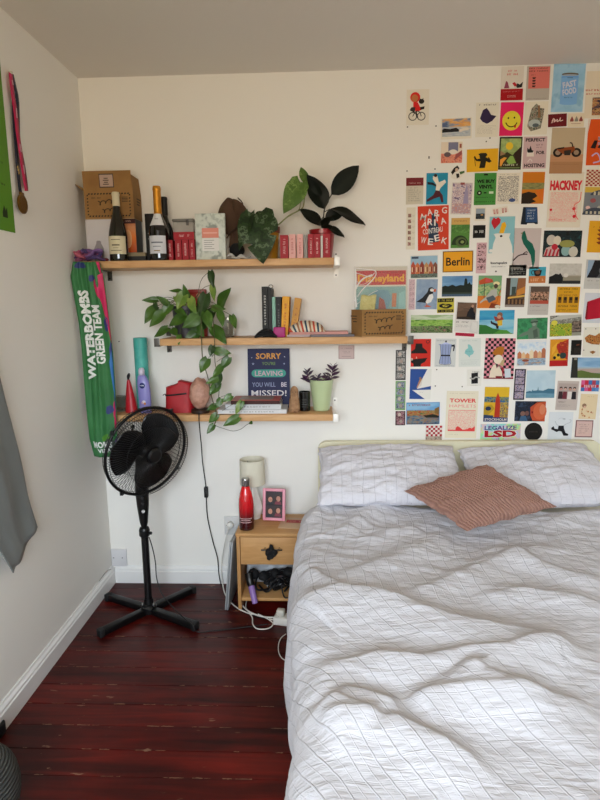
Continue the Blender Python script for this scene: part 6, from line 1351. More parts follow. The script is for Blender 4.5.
a = A((548, 114, 566.6, 126.8), tilt=-2, base='#5c141b'); a.L([(.2, .7), (.28, .35), (.36, .5), (.3, .62), (.44, .5), (.5, .42), (.48, .6), (.6, .5), (.66, .3), (.64, .56), (.8, .5)], .022, '#d8bdb4').L([(.2, .5), (.4, .45)], .016, '#d8bdb4'); a.done('card', 'dark maroon card with looping white handwriting', 'card', PC)
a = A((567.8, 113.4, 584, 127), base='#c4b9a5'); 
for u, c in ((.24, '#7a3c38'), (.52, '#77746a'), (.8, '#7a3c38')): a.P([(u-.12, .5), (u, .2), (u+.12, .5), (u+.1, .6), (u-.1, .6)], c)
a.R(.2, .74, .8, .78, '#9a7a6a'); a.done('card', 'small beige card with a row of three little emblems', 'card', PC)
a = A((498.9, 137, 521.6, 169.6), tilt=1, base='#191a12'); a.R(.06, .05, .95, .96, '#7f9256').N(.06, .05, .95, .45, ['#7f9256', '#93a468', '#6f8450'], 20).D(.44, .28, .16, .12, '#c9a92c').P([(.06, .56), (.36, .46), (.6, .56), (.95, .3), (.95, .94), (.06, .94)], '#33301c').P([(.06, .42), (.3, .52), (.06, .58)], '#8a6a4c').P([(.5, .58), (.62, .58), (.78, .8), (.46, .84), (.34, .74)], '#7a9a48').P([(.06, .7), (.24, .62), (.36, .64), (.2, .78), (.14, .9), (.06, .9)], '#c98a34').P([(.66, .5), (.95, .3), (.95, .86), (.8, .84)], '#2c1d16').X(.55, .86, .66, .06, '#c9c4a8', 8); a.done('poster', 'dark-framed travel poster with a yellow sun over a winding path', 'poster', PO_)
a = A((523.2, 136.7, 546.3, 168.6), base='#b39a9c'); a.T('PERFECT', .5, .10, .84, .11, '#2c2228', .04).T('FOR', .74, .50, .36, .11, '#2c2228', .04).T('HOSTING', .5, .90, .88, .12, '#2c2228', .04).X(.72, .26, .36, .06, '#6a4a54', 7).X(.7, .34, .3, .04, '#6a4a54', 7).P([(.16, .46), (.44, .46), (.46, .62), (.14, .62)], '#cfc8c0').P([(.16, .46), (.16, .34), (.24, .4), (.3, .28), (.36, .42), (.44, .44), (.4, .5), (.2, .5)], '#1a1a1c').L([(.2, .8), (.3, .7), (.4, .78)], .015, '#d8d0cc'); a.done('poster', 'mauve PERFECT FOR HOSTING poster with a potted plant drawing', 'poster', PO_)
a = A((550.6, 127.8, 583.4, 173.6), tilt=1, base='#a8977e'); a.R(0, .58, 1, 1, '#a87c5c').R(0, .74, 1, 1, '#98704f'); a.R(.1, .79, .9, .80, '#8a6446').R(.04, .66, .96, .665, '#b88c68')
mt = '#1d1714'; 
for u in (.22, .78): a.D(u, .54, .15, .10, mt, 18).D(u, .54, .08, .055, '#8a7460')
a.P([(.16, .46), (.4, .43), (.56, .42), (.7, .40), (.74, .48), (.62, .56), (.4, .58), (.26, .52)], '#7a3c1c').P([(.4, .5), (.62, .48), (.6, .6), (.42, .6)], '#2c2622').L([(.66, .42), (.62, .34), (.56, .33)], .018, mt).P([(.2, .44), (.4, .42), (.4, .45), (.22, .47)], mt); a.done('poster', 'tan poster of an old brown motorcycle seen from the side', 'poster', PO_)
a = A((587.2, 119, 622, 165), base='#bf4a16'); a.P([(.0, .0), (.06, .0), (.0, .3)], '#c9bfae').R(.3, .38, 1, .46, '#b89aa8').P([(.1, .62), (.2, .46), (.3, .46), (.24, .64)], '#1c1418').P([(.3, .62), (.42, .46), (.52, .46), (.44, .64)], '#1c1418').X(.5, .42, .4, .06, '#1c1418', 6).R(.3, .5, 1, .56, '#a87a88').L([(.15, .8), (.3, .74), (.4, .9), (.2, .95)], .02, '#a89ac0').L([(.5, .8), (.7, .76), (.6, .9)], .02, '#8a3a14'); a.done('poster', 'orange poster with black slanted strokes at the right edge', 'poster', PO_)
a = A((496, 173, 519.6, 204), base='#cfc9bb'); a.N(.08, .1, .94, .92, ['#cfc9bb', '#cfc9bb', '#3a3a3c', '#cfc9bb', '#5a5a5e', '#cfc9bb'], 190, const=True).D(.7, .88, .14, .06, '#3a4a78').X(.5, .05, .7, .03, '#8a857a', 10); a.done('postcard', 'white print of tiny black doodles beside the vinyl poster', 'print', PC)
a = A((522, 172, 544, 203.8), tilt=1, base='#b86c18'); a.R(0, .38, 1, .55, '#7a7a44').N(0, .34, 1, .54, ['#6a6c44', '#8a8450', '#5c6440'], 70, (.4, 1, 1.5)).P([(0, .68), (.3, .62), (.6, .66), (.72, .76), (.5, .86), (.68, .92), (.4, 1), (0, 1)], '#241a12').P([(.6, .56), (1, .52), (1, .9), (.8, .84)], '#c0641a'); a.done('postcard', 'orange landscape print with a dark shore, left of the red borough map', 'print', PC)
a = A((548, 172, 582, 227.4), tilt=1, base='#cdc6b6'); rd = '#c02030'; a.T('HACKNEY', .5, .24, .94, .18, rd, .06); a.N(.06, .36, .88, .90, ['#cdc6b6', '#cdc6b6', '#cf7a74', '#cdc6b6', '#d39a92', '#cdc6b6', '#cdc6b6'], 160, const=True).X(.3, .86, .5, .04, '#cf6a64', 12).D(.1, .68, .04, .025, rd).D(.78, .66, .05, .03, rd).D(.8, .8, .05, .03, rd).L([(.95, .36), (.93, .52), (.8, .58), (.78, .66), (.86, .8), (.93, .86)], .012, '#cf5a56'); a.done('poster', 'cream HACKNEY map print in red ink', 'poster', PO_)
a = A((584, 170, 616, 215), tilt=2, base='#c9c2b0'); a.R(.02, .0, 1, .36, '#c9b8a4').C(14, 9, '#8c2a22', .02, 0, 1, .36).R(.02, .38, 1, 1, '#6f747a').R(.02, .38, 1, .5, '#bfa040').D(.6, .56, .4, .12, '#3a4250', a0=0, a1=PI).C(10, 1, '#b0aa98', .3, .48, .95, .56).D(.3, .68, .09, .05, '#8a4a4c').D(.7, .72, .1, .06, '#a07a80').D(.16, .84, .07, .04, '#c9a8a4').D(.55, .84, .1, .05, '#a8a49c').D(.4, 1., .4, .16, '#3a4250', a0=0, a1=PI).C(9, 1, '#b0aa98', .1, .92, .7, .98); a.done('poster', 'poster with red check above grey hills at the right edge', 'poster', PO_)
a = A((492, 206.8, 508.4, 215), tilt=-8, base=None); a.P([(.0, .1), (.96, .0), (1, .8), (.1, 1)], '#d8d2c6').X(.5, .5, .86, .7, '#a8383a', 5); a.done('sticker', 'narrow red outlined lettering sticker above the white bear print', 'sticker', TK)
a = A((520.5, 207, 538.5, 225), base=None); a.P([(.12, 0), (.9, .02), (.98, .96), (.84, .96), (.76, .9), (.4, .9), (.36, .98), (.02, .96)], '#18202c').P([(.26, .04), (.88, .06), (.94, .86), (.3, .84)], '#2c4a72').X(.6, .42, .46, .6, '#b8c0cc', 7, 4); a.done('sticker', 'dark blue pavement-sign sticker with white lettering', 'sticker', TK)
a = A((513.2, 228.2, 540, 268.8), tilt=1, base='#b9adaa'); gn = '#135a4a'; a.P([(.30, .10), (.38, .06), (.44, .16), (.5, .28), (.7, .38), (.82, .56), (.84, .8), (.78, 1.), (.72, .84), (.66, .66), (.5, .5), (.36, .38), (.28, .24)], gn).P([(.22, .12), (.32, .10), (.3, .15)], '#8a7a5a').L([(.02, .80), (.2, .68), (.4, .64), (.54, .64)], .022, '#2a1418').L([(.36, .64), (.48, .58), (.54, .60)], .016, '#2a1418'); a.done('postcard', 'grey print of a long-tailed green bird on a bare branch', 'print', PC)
a = A((543.2, 230.6, 581.2, 257), tilt=1, base='#10161a'); a.N(.02, .03, .98, .97, ['#0c1216', '#16262a', '#0e1a1e', '#24484a'], 40).D(.2, .36, .12, .2, '#b8b0a4').D(.36, .38, .1, .18, '#c9bfae').P([(.02, .95), (.08, .66), (.26, .56), (.42, .66), (.44, .97)], '#b8a09c')
for i in range(4): a.P([(.04+.1*i, .96), (.09+.1*i, .7), (.13+.1*i, .7), (.1+.1*i, .97)], '#a82434')
a.D(.3, .62, .08, .12, '#b02434').D(.6, .76, .12, .2, '#7fa0a0').D(.8, .8, .12, .2, '#b9b4a8').D(.62, .5, .2, .14, '#8a8a4a'); a.done('photo', 'dark photograph of dolls in red striped and pale clothes', 'photo', PH)
a = A((588, 221, 616, 252.6), tilt=2, base='#d09a20'); 
for i in range(4): a.P([(.3, .28+.13*i), (.5, .24+.13*i), (.95, .25+.13*i), (.95, .33+.13*i), (.4, .35+.13*i)], '#7a3018')
a.X(.45, .2, .6, .05, '#8a3a18', 9).R(.5, .82, 1, .94, '#9aa09c'); a.done('poster', 'mustard poster with stacked brown shapes at the right edge', 'poster', PO_)
# --- middle rows
a = A((509, 265, 526.2, 275.8), base='#121213'); a.X(.5, .34, .8, .34, '#c9c8c0', 9).R(.08, .6, .92, .63, '#8a8a84').X(.5, .78, .8, .16, '#a8a79e', 14); a.done('card', 'black rectangular card with two rows of white lettering', 'card', PC)
a = A((528.8, 267, 545.6, 283), base='#3f9ab0'); a.R(0, .56, 1, 1, '#b8703c').P([(.26, .2), (.76, .2), (.7, .5), (.6, .58), (.42, .58), (.32, .5)], '#1d1c1c').L(arc(.24, .34, .1, .12, PI*.3, PI*1.6), .02, '#1d1c1c').D(.52, .34, .14, .12, '#6a4a38').P([(.5, .16), (.62, .12), (.66, .2)], '#a86a3a').X(.5, .8, .8, .22, '#e0b088', 6); a.done('card', 'small turquoise and orange card with a black coffee cup', 'card', PC)
a = A((549.2, 263.6, 581, 283.8), tilt=1, base='#b6b3aa'); a.R(0, .66, 1, 1, '#2a2c2c').N(0, 0, 1, .6, ['#aeaba2', '#bfbcb4', '#b4b1a8'], 20).P([(0, 1), (0, .66), (.1, .6), (.2, .5), (.3, .54), (.34, .46), (.4, .58), (.44, .7), (.4, 1)], '#191b1c').R(.44, .6, 1, .84, '#8a8472').R(.42, .56, 1, .62, '#a8a294').D(.52, .58, .08, .1, '#c9c6bc'); a.done('photo', 'black and white landscape photograph with dark hills, below the dolls photo', 'photo', PH)
a = A((585, 259.8, 614, 289), tilt=2, base='#b9b8b4'); a.R(.06, .02, 1, .62, '#1b1c20').P([(.06, .02), (.28, .02), (.2, .3), (.06, .62)], '#8aa0b4').D(.6, .36, .14, .14, '#5a5c60').P([(.4, .62), (.5, .46), (.76, .46), (.86, .62)], '#4a4c50').X(.4, .72, .6, .05, '#8a8984', 10).X(.4, .84, .6, .03, '#a8a7a2', 12); a.done('postcard', 'grey print with a dark portrait photo at the right edge, over the red booklet', 'print', PC)
a = A((505.6, 278, 524.9, 307), tilt=1, base='#5a4636'); a.R(.0, .0, .2, 1, '#3c2a24').P([(.22, 0), (.6, 0), (.52, .5), (.22, .6)], '#7f9496').P([(.3, .3), (.52, .3), (.5, .55), (.3, .62)], '#3a4642').P([(.6, 0), (1, 0), (1, .5), (.56, .62)], '#8a5a3a').P([(.56, .42), (1, .28), (1, .52), (.56, .62)], '#b87a34').P([(.12, .66), (1, .58), (1, .64), (.12, .72)], '#c9a04a').R(.12, .72, 1, .92, '#3a2820').C(9, 1, '#7a5a3c', .14, .74, 1, .9).R(0, .92, 1, 1, '#8a8078'); a.done('postcard', 'brown street picture of old brick houses with lit windows', 'postcard', PC)
a = A((528.2, 286, 548.8, 314.8), tilt=1, base='#b3aea8'); a.N(.08, .02, .98, .62, ['#1e1612', '#5a3c2c', '#8a6a54', '#b8947c', '#3a2a24'], 90).R(.08, .02, .98, .2, '#5a4a40')
for u in (.24, .42, .62, .8): a.D(u, .3, .06, .05, '#b88c74')
a.R(.08, .5, .98, .62, '#a84a3a').X(.36, .7, .5, .05, '#6a6864', 9).X(.5, .84, .8, .03, '#8d8a85', 14); a.done('postcard', 'print of people crowded round a table with a grey caption strip', 'print', PC)
a = A((556.3, 286.8, 579.2, 312.8), tilt=1, base='#c9951c'); ik = '#3a2a10'; a.X(.5, .08, .8, .08, ik, 12).X(.5, .2, .4, .05, ik, 6)
for u in (.14, .38, .62, .86): a.R(u-.08, .38, u+.08, .62, '#6a4a18').D(u, .46, .06, .06, '#2a1c10')
a.X(.5, .32, .8, .06, '#7a3c18', 11).X(.5, .74, .86, .08, ik, 13).X(.5, .9, .84, .1, ik, 14, 2); a.done('poster', 'yellow gig poster with a row of four small dark faces', 'poster', PO_)
a = A((583.6, 293, 612, 323), tilt=2, base='#c3c6cc'); a.P([(.1, .3), (1, -.02), (1, .78), (.12, .90), (.08, .84)], '#a8132c').P([(.1, .3), (.14, .3), (.16, .86), (.08, .86)], '#7a0e20'); a.done('postcard', 'pale blue print with one large red slanting shape at the right edge', 'print', PC)
a = A((477.8, 275.6, 501, 308.2), tilt=1, base='#7f9a6a'); a.R(0, .0, 1, .34, '#6f9a6e').N(0, .3, 1, .62, ['#7a9a6a', '#a8b47a', '#5a8a5c'], 60).R(0, .62, 1, 1, '#c8742a').P([(.02, .16), (.3, .06), (.6, .12), (.64, .2), (.36, .24), (.04, .28)], '#b04a24').P([(.3, .08), (.56, .1), (.5, .2), (.3, .2)], '#c04a4a').L([(.26, .24), (.28, .7)], .015, '#3a3028').P([(.94, .46), (1, .44), (.8, .86), (.5, .84), (.86, .8)], '#b0581c').D(.78, .24, .14, .06, '#d8c898').D(.76, .32, .09, .07, '#4a3a34').P([(.56, .44), (.8, .4), (.84, .62), (.6, .74), (.3, .76), (.1, .86), (.12, .8), (.36, .64)], '#a8a8a0').P([(.36, .68), (.66, .6), (.8, .72), (.5, .84)], '#4a5660').P([(.6, .84), (.9, .88), (1, 1), (.5, 1)], '#7a3418').D(.88, .95, .12, .05, '#c9c2b0'); a.done('poster', 'orange and green cartoon poster of a figure in a deckchair under a parasol', 'poster', PO_)
a = A((479.2, 310.2, 514, 334), base='#2f88b0'); a.R(0, .45, 1, 1, '#7fb4c4').N(0, 0, 1, .5, ['#1f7aa8', '#2f8ab4', '#3f98bc'], 14, (.3, 1, 1.4)).N(0, .4, 1, .8, ['#4f9cbc', '#7fb4c8', '#9cc4cc'], 14, (.3, 1, 1.4)).P([(0, .6), (.2, .62), (.4, .76), (.7, .84), (1, 1), (0, 1)], '#2c6a2c').P([(.6, .82), (.8, .84), (.96, 1), (.4, 1)], '#4a8a34').P([(.32, .48), (.35, .42), (.38, .5), (.52, .56), (.56, .6), (.56, .78), (.5, .78), (.48, .66), (.34, .56)], '#2a1a1c').P([(.5, .42), (.66, .42), (.66, .64), (.54, .66)], '#d0a830').P([(.4, .24), (.5, .28), (.66, .28), (.7, .4), (.46, .46)], '#8a3a34').D(.58, .2, .08, .12, '#7a5444').D(.56, .28, .06, .08, '#b88a70'); a.done('postcard', 'blue sky picture of a small figure kicking on a green hill', 'print', PC)
a = A((517.2, 318, 547.2, 339), tilt=-1, base='#2f7a50'); a.N(0, 0, 1, 1, ['#2c7048', '#3a8a5a', '#348052', '#27663f'], 26).P([(.0, .86), (.2, .68), (.34, .62), (.4, .5), (.5, .42), (.46, .24), (.44, .1), (.56, .04), (.68, .1), (.66, .3), (.64, .42), (.74, .54), (.76, 1), (.38, 1), (.36, .78), (.16, .88)], '#5f7464').P([(.42, .18), (.66, .14), (.7, .2), (.44, .24)], '#38483e').P([(.52, .6), (.66, .5), (.7, .9), (.56, .96)], '#48584c').D(.55, .3, .06, .08, '#7f9484'); a.done('postcard', 'green tinted picture of a statue in a hat', 'postcard', PC)
a = A((549.8, 315.2, 581.2, 336), tilt=-2, base='#8a8a7c'); a.N(0, 0, 1, .5, ['#6a6c66', '#b0b0a4', '#4a4844', '#9a988c', '#2a2826'], 90).P([(0, .2), (.3, 0), (1, 0), (1, .1), (.36, .2)], '#b4b4aa').N(0, .4, .7, 1, ['#3a5a20', '#7a9a30', '#b8c038', '#2a3c1a', '#c9b830'], 110).D(.14, .34, .1, .12, '#c9c048').D(.36, .82, .14, .12, '#7a9a2c').R(.7, .5, 1, .84, '#4a4440').N(.7, .3, 1, .8, ['#2c2826', '#6a5a50', '#8a7a6c'], 120); a.done('photo', 'photograph of a flower market stall with yellow and green blooms', 'photo', PH)
a = A((583, 327, 612, 356.4), base='#d3cfc2'); a.P([(.04, .36), (.2, .24), (.4, .3), (.54, .2), (.6, .3), (.76, .28), (.9, .44), (.6, .5), (.56, .6), (.3, .58), (.1, .5)], picture(['#7a3c18', '#a8642c', '#c08a4a', '#5a2a14'], 110., 3.)).P([(.24, .84), (.36, .8), (.46, .84), (.36, .92)], '#8a5a28').D(.06, .06, .02, .02, '#5a5650').D(.4, .06, .02, .02, '#5a5650').D(.04, .78, .02, .02, '#5a5650'); a.done('postcard', 'white print with a brown roast on it at the right edge', 'print', PC)
a = A((442, 276, 472.3, 296.4), base='#5f86aa'); a.N(0, 0, 1, .6, ['#4f7aa4', '#6a94b8', '#86a8c0'], 10, (.3, 1, 1.4)).P([(0, .52), (.1, .46), (.2, .5), (.34, .42), (.46, .5), (.6, .44), (.72, .46), (.74, .16), (.78, .1), (.82, .18), (.84, .4), (.9, .3), (.96, .44), (1, .4), (1, .84), (0, .84)], '#15201a').R(0, .8, 1, .9, '#2f3a2c').R(0, .88, 1, 1, '#3f5468'); a.done('photo', 'photograph of a dark forest edge under blue sky, below the Berlin sign', 'photo', PH)
a = A((416, 279.2, 437.2, 309.2), tilt=1, base='#7f94ac'); a.N(0, 0, 1, 1, ['#748aa4', '#8a9cb2', '#7d92aa'], 16).P([(.02, .76), (.3, .62), (.52, .44), (.58, .34), (.72, .32), (.8, .42), (.8, .6), (.72, .74), (.56, .80), (.36, .78)], '#1b1c20').P([(.62, .52), (.78, .48), (.82, .6), (.72, .76), (.52, .82), (.46, .76)], '#d8d7d4').D(.7, .34, .13, .075, '#1b1c20').D(.74, .36, .09, .05, '#d6d4cf').P([(.82, .34), (.94, .32), (.92, .42), (.82, .42)], '#c0582c').D(.74, .35, .015, .01, '#1b1c20').L([(.52, .8), (.5, .9)], .015, '#c0582c').P([(.38, .9), (.56, .86), (.76, .92), (.5, .93)], '#c0583c'); a.done('postcard', 'grey-blue picture of a puffin', 'print', PC)
a = A((408.7, 279.2, 414.9, 309.6), base='#c9b0b4')
for i in range(5): a.N(.1, .04+.19*i, .9, .2+.19*i, ['#b88a90', '#d8c4c6', '#8a6a74', '#d0b4b8'], 200)
a.done('photo_strip', 'narrow pale pink picture strip left of the puffin', 'photo strip', ST)
a = A((437, 298, 454, 312.8), tilt=-1, base='#b8ac34'); a.R(.04, .04, .96, .28, '#1a1a12').X(.5, .16, .8, .14, '#b8ac34', 9).R(.04, .78, .96, .96, '#1a1a12').X(.5, .87, .8, .1, '#b8ac34', 11).P([(.12, .44), (.34, .36), (.52, .40), (.72, .4), (.9, .5), (.84, .62), (.6, .72), (.4, .7), (.14, .6)], '#1a1a12').P([(.3, .48), (.5, .44), (.7, .52), (.56, .62), (.36, .6)], '#b8ac34').L([(.4, .56), (.56, .5), (.66, .58)], .02, '#1a1a12'); a.done('sticker', 'black and yellow handshake sticker right of the puffin', 'sticker', TK)
a = A((410.8, 315, 452.6, 332.8), tilt=.5, base='#7a9a4a'); a.N(0, 0, 1, .3, ['#a8b89a', '#c0c9b0', '#8fa87a'], 30, (.3, 1, 1.6)).N(0, .26, 1, .7, ['#5a8a2c', '#7aa440', '#92b45a', '#4a7a28'], 50, (.5, 1, 1.6)).N(0, .62, 1, 1, ['#1c2a16', '#3c5a24', '#7a8a5a', '#2a3a20', '#8a6a5a'], 90, (.6, 1, 1.2)); a.done('photo', 'wide photograph of bright green meadows', 'photo', PH)
a = A((455.2, 302, 476.3, 332), tilt=3, base='#cfcbc6'); a.R(.06, .02, .96, .58, '#5a4434').N(.06, .02, .96, .3, ['#4a382c', '#6a5240', '#54402f'], 40, (.3, 1, 1.5)).P([(.5, .56), (.56, .34), (.66, .22), (.74, .12), (.82, .16), (.84, .28), (.94, .4), (.96, .58)], '#14131a').D(.78, .13, .06, .05, '#a8846c').P([(.1, .5), (.56, .48), (.9, .55), (.9, .58), (.1, .58)], '#2a2018').X(.36, .67, .6, .06, '#4a4846', 9).X(.4, .8, .66, .08, '#8d8a86', 12, 3); cr = s_curl = MB(); a.done('postcard', 'print of a seated figure in black with one curling corner', 'print', PC)
b = MB(); c_ = at(473.5, 329, -.003); b.grid(lambda u, v: c_+Vector((-.018+.03*u+.008*v, -.002-.022*(u*(1-v)), .045*v-.012*u*(1-v)-.01)), 8, 8, paper('#d9d7d2')); tag(b.build('curled_flap', solid=.0006), 'loose white paper corner curling off the seated figure print', 'paper')
a = A((455.3, 333, 474.2, 336.2), tilt=4, base='#a8203c'); a.X(.5, .5, .8, .4, '#8a1830', 10); a.done('paper_strip', 'thin crimson paper strip under the seated figure print', 'paper strip')
a = A((410.8, 339, 430.8, 366.6), base='#c0281c'); a.P([(.24, .16), (.56, .16), (.58, .3), (.78, .42), (.84, .52), (.02, .52), (.02, .44), (.2, .36)], '#15110f').P([(.02, .74), (.84, .68), (.7, .84), (.52, .9), (.5, 1.), (.14, 1.), (.14, .9), (.02, .84)], '#15110f').L(arc(.84, .1, .08, .05, 0, 2*PI), .015, '#15110f').P([(.02, .68), (.1, .7), (.1, .76), (.04, .78)], '#c9b8a8').P([(.28, .62), (.32, .7), (.26, .7)], '#c9b8a8'); a.done('poster', 'red poster with black mirrored silhouette shapes below the shelf end', 'poster', PO_)
a = A((435, 338.6, 455.8, 366.8), tilt=1, base='#c6c8c6'); bl_ = '#8f9cc0'; ol = '#23242e'; a.X(.5, .07, .9, .06, '#9a9c9c', 12).P([(.22, .20), (.78, .20), (.72, .58), (.28, .58)], bl_).P([(.28, .60), (.72, .60), (.78, .88), (.5, .92), (.22, .88)], bl_).P([(.14, .2), (.24, .19), (.3, .28)], bl_).R(.28, .57, .72, .62, ol).P([(.26, .2), (.5, .12), (.74, .2)], '#b0badc').D(.5, .1, .04, .035, ol).P([(.78, .22), (.92, .2), (.94, .28), (.9, .44), (.85, .44), (.87, .28), (.78, .28)], ol)
for u in (.36, .5, .64): a.L([(u, .2), (u+.0, .57)], .006, ol).L([(u, .62), (u, .9)], .006, ol)
a.L([(.22, .2), (.28, .58), (.22, .88), (.5, .92), (.78, .88), (.72, .58), (.78, .2)], .008, ol).X(.5, .96, .9, .05, '#9a9c9c', 12); a.done('postcard', 'print of a blue stovetop coffee pot', 'print', PC)
a = A((458.8, 338.4, 480.6, 366.6), tilt=-1, base='#cdd2cc'); a.X(.5, .08, .7, .04, '#a8b4b0', 11).P([(.3, .4), (.42, .34), (.4, .2), (.5, .22), (.6, .3), (.64, .42), (.7, .46), (.64, .56), (.52, .6), (.5, .68), (.42, .6), (.26, .52)], '#7fb8b8').X(.46, .46, .3, .03, '#4a8a90', 8).R(.08, .76, .92, .765, '#9aa8a6').X(.5, .88, .8, .14, '#b4bcb8', 18, 3); a.done('postcard', 'white print with one small turquoise map shape', 'print', PC)
a = A((467.2, 369.5, 481.4, 386), base='#d9d7ce'); a.P([(.28, .22), (.74, .18), (.76, .84), (.3, .86)], '#121213').L([(.18, .5), (.4, .56), (.6, .46), (.88, .5)], .05, '#9a9894').X(.6, .14, .5, .08, '#6a6864', 5).X(.5, .95, .5, .05, '#a8a69c', 8); a.done('card', 'small white card with a black square, above the red TOWER print', 'card', PC)
a = A((484.6, 338.2, 514.4, 378.8), tilt=1, base='#17100f'); a.C(11, 15, '#c97f8c'); a.P([(.24, .36), (.36, .24), (.5, .2), (.64, .22), (.62, .36), (.56, .44), (.34, .42)], '#a8661c').D(.46, .52, .16, .115, '#d8cbb8').P([(.58, .54), (.68, .5), (.64, .68), (.5, .66)], '#b09a70').P([(.22, .78), (.3, .66), (.38, .64), (.42, .74), (.5, .68), (.6, .82), (.64, .97), (.18, .97)], '#d8cab6').P([(.38, .64), (.46, .64), (.42, .74)], '#201614').P([(.56, .68), (.66, .74), (.66, .97), (.6, .8)], '#8a1c24').P([(.68, .75), (.88, .74), (.92, .96), (.72, .97)], '#c0cad2').R(0, .97, 1, 1, '#7a1a22').R(.40, .93, .62, .97, '#7a1a22'); a.done('poster', 'pink and black checked poster with a pale round clock face', 'poster', PO_)
# --- lower left of the wall
for (bx_, lbl, cols, base) in (((395.6, 350, 405.8, 380), 'black and white photo booth strip nearest the shelf end, topmost of three', ['#1c1c1c', '#6a6a68', '#b0aea8', '#2a2a2a', '#c9c6c0'], '#3a3a38'), ((395.4, 381, 405.4, 410), 'bluish photo booth strip edged green, middle of the three by the shelf', ['#1c1e24', '#6a7088', '#a8b0b8', '#3a3c4a', '#7f9a70'], '#6f9a5c'), ((395.4, 411, 405.2, 425.2), 'short dark pink photo strip, lowest of the three by the shelf', ['#2a181a', '#7a4a50', '#a87f84', '#1e1416'], '#3a2426')):
    a = A(bx_, base=base); n = 4 if bx_[3]-bx_[1] > 20 else 2
    for i in range(n): a.N(.10, .03+(.95/n)*i, .9, .03+(.95/n)*i+.95/n-.03, cols, 170); a.D(.4+.15*(i % 2), .03+(.95/n)*(i+.45), .16, .085*4/n*.7, ['#b8a89c', '#9a8a80'][i % 2])
    a.done('photo_strip', lbl, 'photo strip', ST)
a = A((409.8, 369, 431, 399), tilt=1, base='#d8d6ce'); a.P([(.0, .0), (.80, .0), (.34, .66), (1., .56), (1., .68), (.30, .70), (.12, .70), (.74, 1.), (0, 1)], '#27488a').P([(.34, .66), (.5, .4), (.6, .3), (.54, .56)], '#c9c2b8').P([(.42, .4), (.5, .28), (.56, .34), (.48, .46), (.36, .62), (.32, .62)], '#a87a5c').D(.48, .3, .05, .04, '#8a6a54').X(.56, .77, .2, .02, '#9a9a98', 5); a.done('poster', 'blue and white poster of a slanting sail', 'poster', PO_)
a = A((406.2, 402.3, 439.6, 424.2), tilt=-.5, base='#4f84b4'); a.N(.02, .02, .98, .4, ['#3f7ab0', '#5f94c0', '#86b0cc'], 14, (.3, 1, 1.4)).X(.4, .12, .66, .11, '#8a2430', 13).N(.02, .36, .98, .62, ['#8a3a24', '#b86a34', '#6a5a34', '#a88a54', '#4a5a2c'], 110, (.7, 1, 1.4)).N(.02, .6, .98, .98, ['#2a4a6a', '#6a7a7c', '#8a6a4c', '#3a5a7a'], 60, (.4, 1, 1.6)).P([(.5, .6), (.8, .54), (.98, .62), (.98, .7), (.6, .7)], '#1e2016').P([(.84, .3), (.98, .2), (.98, .56), (.86, .5)], '#7a5a2a').R(.02, .96, .98, 1, '#2a3c5c'); a.done('postcard', 'postcard of autumn trees and houses mirrored in blue water', 'postcard', PC)
a = A((425.4, 425.2, 442.2, 440.4), base='#d4cbc4'); a.C(7, 5, '#a01c28', .04, .03, .98, .72).R(.02, .72, .98, .98, '#9a8a7a').N(.02, .74, .98, .97, ['#7a6a5c', '#b8a898', '#a8988a'], 130).X(.8, .84, .3, .1, '#4a4440', 5); a.done('card', 'small red and white checked card, lowest on the left', 'card', PC)
a = A((445.8, 391, 477.3, 438), tilt=1, base='#d9d1bb'); rd = '#cf3d3c'; a.X(.5, .05, .8, .02, '#b8ae98', 16)
b_ = a; a.T('TOWER', .52, .20, .84, .085, rd, .03).T('HAMLETS', .52, .315, .84, .065, '#d8807a', .0)
a.R(.08, .40, .94, .41, '#d86a64').R(.08, .40, .09, .84, '#d8807a').N(.09, .41, .94, .84, ['#d9d1bb', '#dba49a', '#d9d1bb', '#d9847c', '#d9d1bb'], 170, const=True).P([(.08, .85), (.08, .82), (.32, .82), (.34, .77), (.4, .74), (.48, .78), (.56, .82), (.72, .80), (.76, .77), (.84, .79), (.94, .74), (.94, .85)], rd).X(.26, .92, .3, .02, '#b8ae98', 10); a.done('poster', 'cream TOWER HAMLETS map print in red ink, above the left pillow', 'poster', PO_)
a.T if False else None
# --- lower right
a = A((516.8, 340, 546, 366), tilt=-1, base='#d3d6d8'); a.N(.02, .08, .98, .4, ['#a8c0d8', '#c9d8e2', '#dce2e4', '#b4c8dc'], 24)
for i in range(7): x = .02+.137*i; v = .42+.05*(i % 3)-.02*i; a.P([(x, .74), (x, v+.08), (x+.07, v), (x+.137, v+.08), (x+.137, .74)], ['#b8704a', '#d0b088', '#c98a5a', '#d8c8a8', '#b87a5c', '#c9a078', '#a8684a'][i])
a.N(.02, .7, .98, .96, ['#7f9cb4', '#a8b8c4', '#5a7a94', '#b89a80'], 90, (.5, 1, 1.4)).D(.3, .78, .12, .05, '#8a4a34'); a.done('postcard', 'pale watercolour of a harbour town with orange roofs', 'print', PC)
a = A((549.8, 339.2, 568, 366.2), tilt=-1, base='#c98a20'); a.R(0, .78, 1, 1, '#a81c1c').P([(.3, .2), (1, 0), (1, .78), (.8, .7), (.6, .72)], '#a82c1c').D(.4, .62, .2, .12, '#d0a428').D(.72, .6, .18, .12, '#2a3a3a').D(.46, .58, .08, .06, '#1e1a14').D(.26, .68, .08, .06, '#1e1a14').N(.5, .1, 1, .5, ['#a82a1c', '#8a1c18', '#c0582a'], 70).P([(.1, .3), (.4, .1), (.3, .4), (.1, .6)], '#d8a030'); a.done('poster', 'amber and red poster with round dark shapes', 'poster', PO_)
a = A((571, 340, 581.2, 355), base='#15120f'); a.P([(.5, .3), (.8, .26), (.78, .34), (.5, .38)], '#6a3a24').N(.3, .5, .9, .9, ['#15120f', '#2a201a', '#1a1512'], 90); a.done('photo', 'tiny almost black photograph right of the amber and red poster', 'photo', PH)
